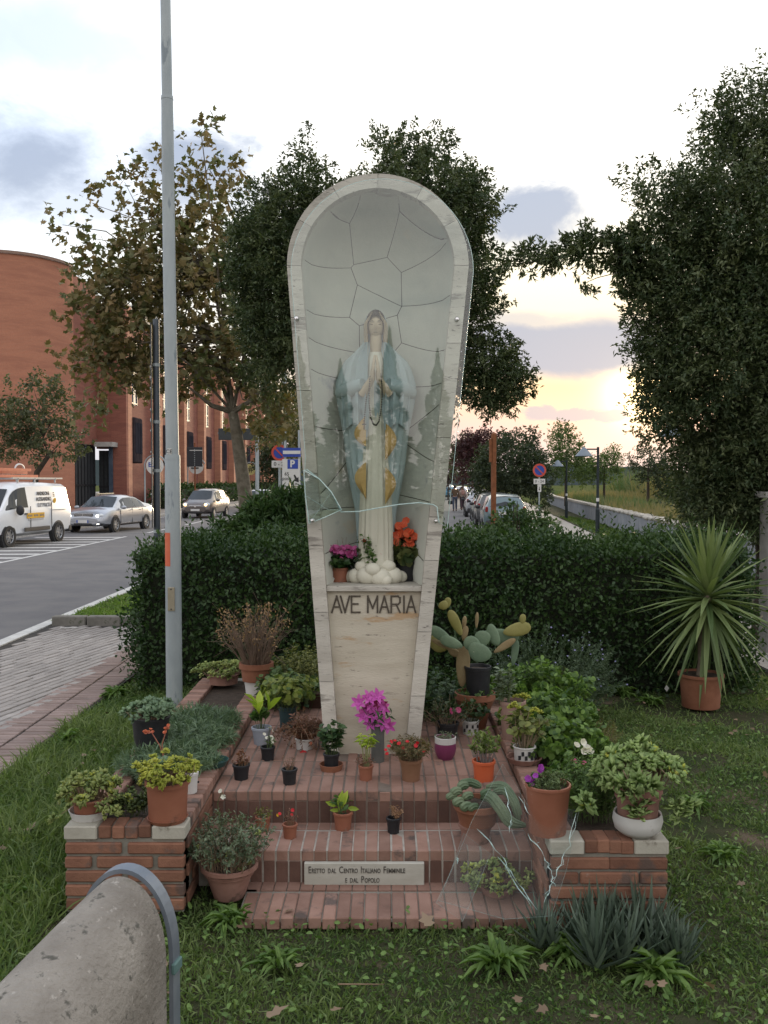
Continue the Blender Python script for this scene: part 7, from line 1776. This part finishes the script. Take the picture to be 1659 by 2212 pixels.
tp_ = stems(t, h - .02, 100, r * .95, r * 1.75, .20, None, dry, r=.0025, droop=.45, spread=1); tp_ += [(Vector(pj(t, x, y, -.10)), Vector((0, -.5, .6))) for x, y in ((1375, 1745), (1388, 1755), (1380, 1765), (1395, 1735), (1460, 1745), (1475, 1755), (1485, 1740), (1470, 1765), (1270, 1740), (1262, 1732))]
rosettes(t, tp_, .056, .022, leafm('pale_stonecrop_leaf', (.24, .37, .12), (.50, .62, .26), .3, .5), 11)
rosettes(t, tp_[::9], .046, .018, L_sed_y, 9, name='yellowed_rosettes')
clump('leaf_spray', 'bright green leafy plant hanging between the two front pots of the right planter', 'plant', G(1290, 1790, ZW - .02) + Vector((0, .15, 0)), 130, .11, .17, .28, leafm('spray_leaf', (.05, .10, .025), (.14, .23, .06), .3), L=.032, W=.012, per=20, start=.15)
for k, (x, y) in enumerate(((1244, 1612), (1250, 1606), (1258, 1604), (1262, 1622), (1272, 1624))): pass
t, tp_ = clump('cyclamen', 'white and pink cyclamen flowers rising above leaves in the right planter', 'flowers', G(1255, 1700, ZW) + Vector((0, .12, -.02)), 40, .09, .16, .10, L_green, L=.035, W=.03, per=8, tpl='round')
flowers(t, [pj(t, x, y) for x, y in ((1244, 1612), (1257, 1604), (1262, 1622), (1274, 1624), (1268, 1618))], .024, F_white, 5, face=(0, -.8, .6), cup=.9); flowers(t, [pj(t, x, y) for x, y in ((1240, 1644), (1284, 1670), (1262, 1650), (1318, 1642), (1326, 1640))], .018, F_pink, 5, face=(0, -1, .3)); 
mb_ = MB(); [mb_.tube([(RG.normal() * .04, 0, 0), pj(t, x, y)], .0013, 4) for x, y in ((1244, 1612), (1257, 1604), (1262, 1622), (1274, 1624), (1240, 1644), (1284, 1670), (1318, 1642))]; mb_.build('flower_stems', green_stem, t)
for k, (px, Y, w_, lab) in enumerate(((1190, 5.0, .20, 'front part of the'), (1165, 5.6, .22, 'middle part of the'), (1140, 6.3, .26, 'rear part of the'))):
    clump('geranium_clump', f'{lab} round-leaved geranium mass spilling over the right planter', 'plant', (A(px + 20, 1560, Y).x, Y, ZW - .05), 150, w_, w_ * 1.45, .26 + .04 * k, leafm('geranium_leaf_r', (.045, .10, .028), (.19, .30, .07), .3), L=.034, W=.036, per=18, start=.3, tpl='round', droop=.4)
clump('geranium_clump', 'dark leafy plants between the shrine and the prickly pear', 'plant', (.33, 6.1, Z2), 150, .26, .36, .30, leafm('shade_leaf', (.025, .055, .022), (.07, .115, .045), .3), L=.036, W=.03, per=12, start=.2, tpl='round')
t, r, h = potted('terracotta pot with small succulents standing behind the geranium mass', 1211, 1522, .0, 66, 1476, terra, .7, rimh=.2)
tp_ = stems(t, h - .02, 26, r * .8, r * 1.2, .12, None, dry, r=.003); rosettes(t, tp_, .04, .018, L_olive, 10)
t, r, h = potted('low brown pot with dry stems on the grass right of the geraniums', 1306, 1652, .0, 78, 1620, terra_old, .8)
stems(t, h - .02, 60, r * .8, r * 1.4, .20, leafm('straw_leaf', (.14, .15, .05), (.26, .24, .10), .3), dry, L=.03, W=.007, per=8, r=.0014)
t, tp_ = clump('rosemary_bush', 'feathery rosemary bush with faint blue flowers before the hedge', 'bush', (A(1190, 1450, 7.3).x, 7.35, .0), 170, .30, .62, .62, leafm('rosemary_leaf', (.05, .085, .05), (.12, .17, .10), .2), stem_m=green_stem, L=.036, W=.010, per=70, start=.1, r=.0012, updir=.9, Hv=.5)
flowers(t, [tuple(np.array(e) + RG.normal(size=3) * .03) for e, d in tp_[:60]], .008, leafm('lilac_petal', (.22, .22, .42), (.32, .30, .52), .3), 4, one=False)
# yucca
t, r, h = potted('spiky yucca palm in a terracotta pot at the right end of the hedge', 1527, 1535, .0, 98, 1463, terra, .80, rimh=.09, rim=.08, name='yucca')
s_y = t.location.y / FP; top = Vector(pj(t, 1530, 1285)); MB().tube([(0, 0, h - .03), (.01, 0, h + .1), (0, 0, (h + top.z) / 2), tuple(top)], [.042, .036, .034, .03], 14).build('trunk', mat('yucca_trunk', (.15, .12, .09), (.22, .18, .14), .9, 12, .004, 30), t, smooth=True)
lv = Leaves(); n = 135; yl_m = leafm('yucca_leaf', (.085, .135, .05), (.22, .275, .11), .2, .45)
V = []; F = []; VA = []
for i in range(n):
    u = i / n; el = R(88) - u * R(158) + RG.normal() * .10; az = i * 2.39996; ln = RG.uniform(.54, .70) * (1.0 if u > .1 else .85); wd = .025
    d = Vector((math.cos(az) * math.cos(el), math.sin(az) * math.cos(el), math.sin(el))); b = top + Vector((0, 0, .09 - .24 * u)) + Vector((d.x, d.y, 0)) * .02
    sd_ = d.cross(Vector((0, 0, 1))); sd_ = sd_.normalized() if sd_.length > .05 else Vector((1, 0, 0)); up_ = sd_.cross(d).normalized(); k0 = len(V); vv = RG.random()
    for j, (f, w_) in enumerate(((0, .75), (.25, 1.0), (.6, .8), (1, .03))):
        c = b + d * ln * f - Vector((0, 0, (.16 if u > .35 else .05) * f * f * ln)); V += [c - sd_ * wd * w_ + up_ * wd * .35 * w_, c - up_ * wd * .1, c + sd_ * wd * w_ + up_ * wd * .35 * w_]; VA += [vv] * 3
    for j in range(3):
        for q in range(2): F.append((k0 + 3 * j + q, k0 + 3 * j + q + 1, k0 + 3 * j + 4 + q, k0 + 3 * j + 3 + q))
for i in range(n):
    vs = V[i * 12:(i + 1) * 12]; fs = [tuple(x - i * 12 for x in f) for f in F[i * 6:(i + 1) * 6]]
    o = mesh_obj('leaf', vs, fs, yl_m, t); at = o.data.attributes.new('var', 'FLOAT', 'POINT'); at.data.foreach_set('value', np.array(VA[i * 12:(i + 1) * 12], dtype=np.float32))
# aloe clump in the foreground
t = thing('aloe_clump', 'dense clump of pointed grey-green aloes in front of the right planter', 'aloe', (A(1318, 2000, 3.6).x, 3.60, 0)); al_m = leafm('aloe_leaf', (.06, .09, .062), (.135, .18, .13), .1, .4)
cx0 = t.location; nn = 0
for k in range(30):
    c = Vector((RG.uniform(-.27, .30), RG.uniform(-.12, .14), 0)); m_v = []; m_f = []; va = []
    nl = 12
    for i in range(nl):
        az = i * 2.4 + k; el = R(85) - i / nl * R(62); ln = RG.uniform(.13, .23) * (1.1 if abs(c.x) < .2 else .8); wd = .012
        d = Vector((math.cos(az) * math.cos(el), math.sin(az) * math.cos(el), math.sin(el))); sd_ = d.cross(Vector((.01, 0, 1))).normalized(); up_ = sd_.cross(d); k0 = len(m_v); v_ = RG.random()
        for f, w_ in ((0, 1), (.4, .85), (.8, .4), (1, .04)):
            cc = c + d * ln * f + Vector((0, 0, .03 * f * f)); m_v += [cc - sd_ * wd * w_ + up_ * .004 * w_, cc - up_ * .006 * w_, cc + sd_ * wd * w_ + up_ * .004 * w_, cc + up_ * .003 * w_]; va += [v_] * 4
        for j in range(3):
            for q in range(4): m_f.append((k0 + 4 * j + q, k0 + 4 * j + (q + 1) % 4, k0 + 4 * j + 4 + (q + 1) % 4, k0 + 4 * j + 4 + q))
    o = mesh_obj('aloe_rosette', m_v, m_f, al_m, t, smooth=True); at = o.data.attributes.new('var', 'FLOAT', 'POINT'); at.data.foreach_set('value', np.array(va, dtype=np.float32))
t, r, h = potted('small yellow-green stonecrop behind the cracked glass at the foot of the steps', 1080, 1950, .0, 80, 1925, terra_old, .85)
tp_ = stems(t, h - .01, 46, r * .9, r * 1.9, .11, None, dry, r=.002, droop=.3, spread=1); rosettes(t, tp_, .034, .016, L_sed_g, 11); rosettes(t, tp_[::4], .034, .016, L_sed_y, 9, name='yellow_rosettes')
t = thing('terracotta_shard', 'broken bit of a buried terracotta pot rim between the glass and the aloes', 'pot shard', tuple(G(1188, 2030, 0)))
MB().tube([(-.01, 0, 0), (.0, -.01, .025), (.004, 0, .06)], [.018, .018, .012], 6).build('rim_piece', terra, t)
# ---- three pots on the shrine shelf
def shelf_pot(label, px, base_py, w, top_py, m): return potted(label, px, base_py, ZS + .001, w, top_py, m, .84)
t, r, h = shelf_pot('terracotta pot of magenta flowers at the left end of the shrine shelf', 733, 1258, 40, 1228, terra2)
stems(t, h - .02, 34, r * .8, r * 1.7, .11, L_dark, L=.05, W=.032, per=6, tpl='oval', start=.2, droop=.15); hd_p = [pj(t, 738 + RG.uniform(-30, 30), 1180 + abs(RG.normal()) * 8 + (0), RG.uniform(-.07, .04)) for _ in range(90)] + [pj(t, 762 + RG.normal() * 5, 1196 + RG.normal() * 3, -.04) for _ in range(16)]
flowers(t, hd_p, .014, leafm('magenta_head', (.42, .05, .22), (.58, .15, .38), .3), 5, one=False, face=(0, -.9, .6)); mb_ = MB(); [mb_.tube([(RG.normal() * .02, 0, h), pj(t, x, 1160 + RG.random() * 12, .03)], .0011, 4) for x in (720, 728, 738, 741, 748, 755)]; mb_.build('dry_stalks', dry, t)
t, r, h = shelf_pot('small terracotta pot with a white sticker and tiny red flowers, middle of the shrine shelf', 798, 1260, 34, 1232, terra2)
tp_ = stems(t, h - .015, 30, r * .5, r * 2.0, .22, L_green, L=.028, W=.018, per=16, tpl='oval', start=.1, c=(0, 0), Hv=.6); flowers(t, [pj(t, x, y, -.03) for x, y in ((787, 1168), (813, 1170), (824, 1196), (812, 1202), (819, 1228), (801, 1232), (826, 1190))], .011, F_red, 5)
lb_ = MB().lathe([(0, .001), (.012, .001), (.012, 0)], 16, M=Matrix.Rotation(-t.rotation_euler.z, 4, 'Z') @ Matrix.Translation((0, -r * .86, h * .32)) @ Matrix.Rotation(pi / 2, 4, 'X')).build('oval_sticker', sign_white, t)
t, r, h = shelf_pot('black pot of orange-red begonias at the right end of the shrine shelf', 876, 1256, 58, 1214, black_plastic)
stems(t, h - .02, 40, r * .8, r * 1.4, .15, leafm('begonia_leaf', (.035, .065, .022), (.15, .17, .06), .25), L=.065, W=.056, per=8, tpl='round', start=.2, droop=.2); stems(t, h + .03, 12, r * .5, r * .9, .14, L_dark, L=.045, W=.035, per=4, tpl='round')
bp = [(858, 1142), (870, 1138), (862, 1152), (848, 1154), (838, 1160), (876, 1150), (868, 1160), (852, 1164), (840, 1168), (858, 1166), (878, 1164), (870, 1172), (885, 1162), (882, 1172), (832, 1164), (846, 1146), (864, 1146), (874, 1156)]
bp = [(857 + (x - 858) * 1.25, 1156 + (y - 1156) * 1.25) for x, y in bp] + [(894, 1158), (888, 1150)]
bp = bp + [(x + RG.normal() * 8, y + RG.normal() * 6) for x, y in bp]
flowers(t, [pj(t, x, y, RG.uniform(-.08, -.02)) for x, y in bp], .024, F_or, 6, face=(0, -1, .35)); 
t = thing('glass_ball', 'clear glass bubble vase with a red rosebud lying left on the shelf', 'vase', tuple(G(783, 1249, ZS + .001)))
MB().ell((0, 0, .032), (.032, .032, .032), 16, 12).build('bubble', glass_mat('bubble_glass', (.85, .88, .88), .06), t, smooth=True)
lv = Leaves(); q = np.array(pj(t, 780, 1222)); lv.add(np.tile(q, (10, 1)), rdir(10) + np.array([.3, -.2, .2]), .024, .02); lv.build('rosebud', F_red, t, tpl='round')
rb = thing('shelf_ribbon', 'curl of white plastic ribbon lying by the small shelf pot', 'ribbon', tuple(G(780, 1253, ZS + .004))); V = []
for x, y in ((760, 1236), (764, 1244), (774, 1250), (786, 1254)): q = pj(rb, x, y); V += [q, (q[0] + .002, q[1], q[2] + .008)]
mesh_obj('ribbon', V, [(2 * i, 2 * i + 1, 2 * i + 3, 2 * i + 2) for i in range(3)], white_pot, rb, smooth=True)

# ================================================================== weeds, grass and litter
weed_m = leafm('weed_leaf', (.06, .12, .025), (.17, .27, .07), .3)
for k, (px, py, n, L_, lab) in enumerate(((1080, 2085, 34, .13, 'broad tuft of dandelion leaves below the cracked glass'), (1420, 2110, 34, .14, 'broad tuft of dandelion leaves at the bottom right'), (1230, 2060, 22, .11, 'small leafy tuft between the two dandelion tufts'), (500, 1990, 26, .10, 'leafy tuft in front of the large ribbed pot'),
        (1340, 1500, 30, .14, 'grassy weed tuft before the right hedge'), (1405, 1520, 30, .12, 'second weed tuft before the right hedge near the yucca'), (600, 2080, 22, .09, 'low weed rosette on the lawn right of the concrete hood'), (1240, 1545, 26, .14, 'weed tuft right of the succulent pot'), (1500, 1740, 24, .10, 'weed tuft on the lawn right of the white bowl'),
        (1560, 1850, 26, .10, 'weed tuft near the right picture edge'), (250, 1500, 34, .12, 'weed tuft at the corner of the hedge and pavement'), (150, 1600, 26, .12, 'tall grass tuft on the pavement edge'), (40, 1930, 26, .10, 'dusty weed tuft at the left picture edge'))):
    p = G(px, py, 0); t = thing('weed_tuft', lab, 'weed', tuple(p)); u = RG.random(n * 2); az = RG.random(n * 2) * 2 * pi; el = R(15) + u * R(60); L_ *= 1.35; d = np.c_[np.cos(az) * np.cos(el), np.sin(az) * np.cos(el), np.sin(el)]
    Leaves().add(np.c_[RG.normal(size=(n * 2, 2)) * .02, np.zeros(n * 2)], d, L_ * RG.uniform(.5, 1.1, n * 2), L_ * .16, N=-d + np.array([0, 0, 1.5])).build('leaves', weed_m, t, tpl='oval', curl=.45, kind='stuff')
gm_ = leafm('grass_blade', (.060, .115, .030), (.205, .265, .095), .35, .6)
def grass(name, label, n, fx_, fy_, hmin, hmax, m, wd=.0045, keep=None, zf=None):
    x, y = fx_(n), fy_(n)
    if keep is not None: k = keep(x, y); x, y = x[k], y[k]
    n = len(x); pat = .5 + .5 * np.sin(x * 2.7 + np.sin(y * 1.9) * 2) * np.sin(y * 3.3 + x)
    h = (hmin + (hmax - hmin) * RG.random(n) ** 2) * (.55 + .8 * pat); z = .03 * (np.sin(x * 2.1 + y * 1.3) * .4 + np.sin(x * .9 - y * 2.3 + 1) * .35) - .022 + (0 if zf is None else zf)
    Leaves().add(np.c_[x, y, z], np.c_[RG.normal(size=n) * .55, RG.normal(size=n) * .55, np.ones(n)], h, wd * RG.uniform(.7, 1.8, n) * (1 + y / 14), N=np.c_[RG.normal(size=(n, 2)), RG.normal(size=n) * .3], var=np.clip(RG.beta(1.4, 2.4, n) + (pat - .5) * .5 + (RG.random(n) > .95) * .5, 0, 1)).build(name, m, None, tpl='blade', curl=.35, kind='stuff')
    tag(bpy.data.objects[name], label, 'grass')
def keep_near(x, y):
    px = 829.5 + x / y * FP
    k = (px > -60) & (px < 1720) & (x > -2.40) & (x < 3.75)
    k &= ~((x > -1.38) & (x < X0) & (y > 3.93) & (y < 7.0)) & ~((x > X1) & (x < 1.17) & (y > 3.76) & (y < 6.3)); k &= ~((x > -.63) & (x < X1) & (y > 3.86) & (y < 6.36) & (RG.random(len(x)) > np.clip((3.99 + .05 * np.sin(x * 9) + .03 * np.sin(x * 31) - y) / .12, 0, 1))) & ~((x > X0) & (x < X1) & (y > 4.2) & (y < 6.36)); k &= ~((y > 8.2) & (x > -2.2) & (x < 3.35))
    bare = .5 + .5 * np.sin(x * 1.9 + 2 + np.sin(y * 2.6)) * np.sin(y * 1.7 + x * .8); patchy = (x > 1.0) & (bare > .52); k &= ~(patchy & (RG.random(len(x)) < .85)); k &= ~((bare > .8) & (RG.random(len(x)) < .6))
    k &= (RG.random(len(x)) < 1.0)
    return k
grass('lawn_grass', 'green lawn grass around the planters and steps', 260000, lambda n: RG.uniform(-2.4, 3.9, n), lambda n: 2.2 + 6.6 * RG.random(n) ** 1.15, .02, .085, gm_, keep=keep_near)
grass('rough_grass', 'longer rough grass between the pavement edge and left planter', 26000, lambda n: RG.uniform(-2.4, -1.4, n), lambda n: RG.uniform(3.2, 8.3, n), .07, .22, gm_, keep=lambda x, y: (829.5 + x / y * FP) > -30)
grass('verge_grass', 'bright green grass wedge beside the road beyond the kerb', 46000, lambda n: RG.uniform(-4.35, -2.3, n), lambda n: 12.2 + 12 * RG.random(n) ** 1.3, .05, .14, leafm('bright_grass', (.07, .14, .02), (.17, .27, .05), .35), wd=.006)
grass('wall_grass', 'green grass strip between the footpath and the low wall', 22000, lambda n: RG.uniform(5.5, 10, n), lambda n: RG.uniform(16, 50, n), .06, .18, leafm('verge_blade', (.06, .11, .02), (.14, .20, .05), .35), wd=.012, keep=lambda x, y: (x > PE(y) + .05) & (x < np.interp(y, [p[1] for p in wallpts], [p[0] for p in wallpts]) - .05), zf=.04)
# fallen leaves and clover-like ground leaves
n = 7500; x = RG.uniform(-2.4, 3.6, n); y = 2.3 + 6 * RG.random(n) ** 1.2; k = keep_near(x, y); x, y = x[k], y[k]; n = len(x)
Leaves().add(np.c_[x, y, RG.random(n) * .03 - .005], np.c_[RG.normal(size=(n, 2)), RG.normal(size=n) * .3 + .2], .028 * RG.uniform(.5, 1.3, n), .018, N=np.c_[RG.normal(size=(n, 2)) * .4, np.ones(n)]).build('clover_leaves', weed_m, None, tpl='oval', kind='stuff'); tag(bpy.data.objects['clover_leaves'], 'small broad weed leaves scattered through the lawn', 'ground cover')
n = 240; x = RG.uniform(-2.3, 3.4, n); y = 2.4 + 5.5 * RG.random(n); k = keep_near(x, y); x, y = x[k], y[k]; n = len(x)
Leaves().add(np.c_[x, y, .02 + RG.random(n) * .03], np.c_[RG.normal(size=(n, 2)), RG.normal(size=n) * .15], .045 * RG.uniform(.5, 1.2, n), .035, N=np.c_[RG.normal(size=(n, 2)) * .4, np.ones(n)]).build('fallen_leaves', leafm('fallen_leaf', (.13, .085, .05), (.28, .20, .13), .1), None, tpl='plane', kind='stuff'); tag(bpy.data.objects['fallen_leaves'], 'dry brown leaves scattered on the lawn', 'fallen leaves')
for k, (px, py, rz, lab) in enumerate(((575, 2195, .3, 'large curled brown leaf at the bottom edge'), (55, 1795, 1.2, 'brown leaf on the grass at the left edge'), (930, 2000, 2.0, 'pale withered leaf before the lowest step'))):
    p = G(px, py, .04); t = thing('dead_leaf', lab, 'leaf', tuple(p), rz); Leaves().add(np.zeros((1, 3)), np.array([[1, 0, .15]]), .08, .06, N=np.array([[.2, .1, 1]]), var=.8).build('blade', MATS['fallen_leaf'], t, tpl='plane', curl=-.3)
p = G(1440, 1495, .05); t = thing('paper_scrap', 'small white scrap of paper on a stick before the hedge near the yucca', 'litter', tuple(p)); mesh_obj('paper', [(-.02, 0, .03), (0, .005, .06), (.022, 0, .035), (.002, -.005, .005)], [(0, 1, 2, 3)], white_pot, t)
p = G(150, 1357, 0); t = thing('litter_strip', 'thin white strip of litter lying by the kerb', 'litter', tuple(p)); MB().box(0, -.02, .012, .22, .025, .006).build('strip', white_pot, t)
tw = thing('fallen_twig', 'forked bare twig lying in the grass near the bottom', 'twig', tuple(G(770, 2150, .03)))
pts = [pj(tw, 730, 2175), pj(tw, 765, 2150), pj(tw, 800, 2138), pj(tw, 830, 2140)]; MB().tube([(p_[0], p_[1], .04) for p_ in pts], [.003, .003, .002, .0012], 5).build('twig', dry, tw)

# ================================================================== concrete hood at the bottom left
ct = thing('concrete_bin', 'rounded weathered concrete bin with a grey metal band round its far end', 'bin', (0, 0, 0))
az = R(11); f_ = Vector((math.sin(az), math.cos(az), 0)); sd_ = Vector((math.cos(az), -math.sin(az), 0))
def hood_section(c, hw, hz, drop, n=26, scale=1.0):
    """arch profile: rounded top with straight sides going down; c is the crown centre axis point"""
    pts = []
    for a in np.linspace(0, pi, n): pts.append(c + sd_ * (math.cos(a) * hw * scale) + Vector((0, 0, math.sin(a) ** .9 * hz * scale)))
    return [pts[0] - Vector((0, 0, drop))] + pts + [pts[-1] - Vector((0, 0, drop))]
Yh = 2.42; cr = A(262, 1893, Yh); hw, hz = .125, .22; c0 = Vector((cr.x, Yh, cr.z - hz)); drop = .45
secs = []; 
for u in np.linspace(0, 1, 22):
    c = c0 - f_ * (u * 1.25) + Vector((0, 0, -.30 * u ** 1.15)) - sd_ * (.10 * u); secs.append(hood_section(c, hw + .10 * u, hz + .02 * u, drop))
V = [p for s_ in secs for p in s_]; m = len(secs[0]); F = [(j * m + i, j * m + i + 1, (j + 1) * m + i + 1, (j + 1) * m + i) for j in range(len(secs) - 1) for i in range(m - 1)]; F.append(tuple(range(m))); F.append(tuple(reversed(range((len(secs) - 1) * m, len(secs) * m))))
hood_m = mat('weathered_concrete', (.19, .17, .145), (.30, .275, .24), .95, 5, .012, 55, spots=[((.10, .095, .08), 20, .57), ((.38, .35, .31), 34, .60), ((.10, .10, .07), 3.0, .60)])
mesh_obj('concrete_body', V, F, hood_m, ct, smooth=True)
b_ = MB(); outer = hood_section(c0 + f_ * .012, hw + .014, hz + .014, drop); b2 = hood_section(c0 + f_ * .055, hw + .014, hz + .014, drop); i1 = hood_section(c0 + f_ * .012, hw + .002, hz + .002, drop); i2 = hood_section(c0 + f_ * .055, hw + .002, hz + .002, drop)
m = len(outer); V = outer + b2 + i1 + i2; F = []
for i in range(m - 1): F += [(i, i + 1, m + i + 1, m + i), (2 * m + i, 3 * m + i, 3 * m + i + 1, 2 * m + i + 1), (i, 2 * m + i, 2 * m + i + 1, i + 1), (m + i, m + i + 1, 3 * m + i + 1, 3 * m + i)]
mesh_obj('metal_band', V, F, mat('band_steel', (.17, .20, .24), (.25, .28, .32), .5, 8, metal=.5), ct, smooth=False)
rt = c0 + sd_ * (hw + .016) + f_ * .03 - Vector((0, 0, .02)); MB().box(*rt, .012, .05, .03, rz=-az, ch=.003).build('band_clip', mat('clip_green', (.10, .18, .17)), ct)
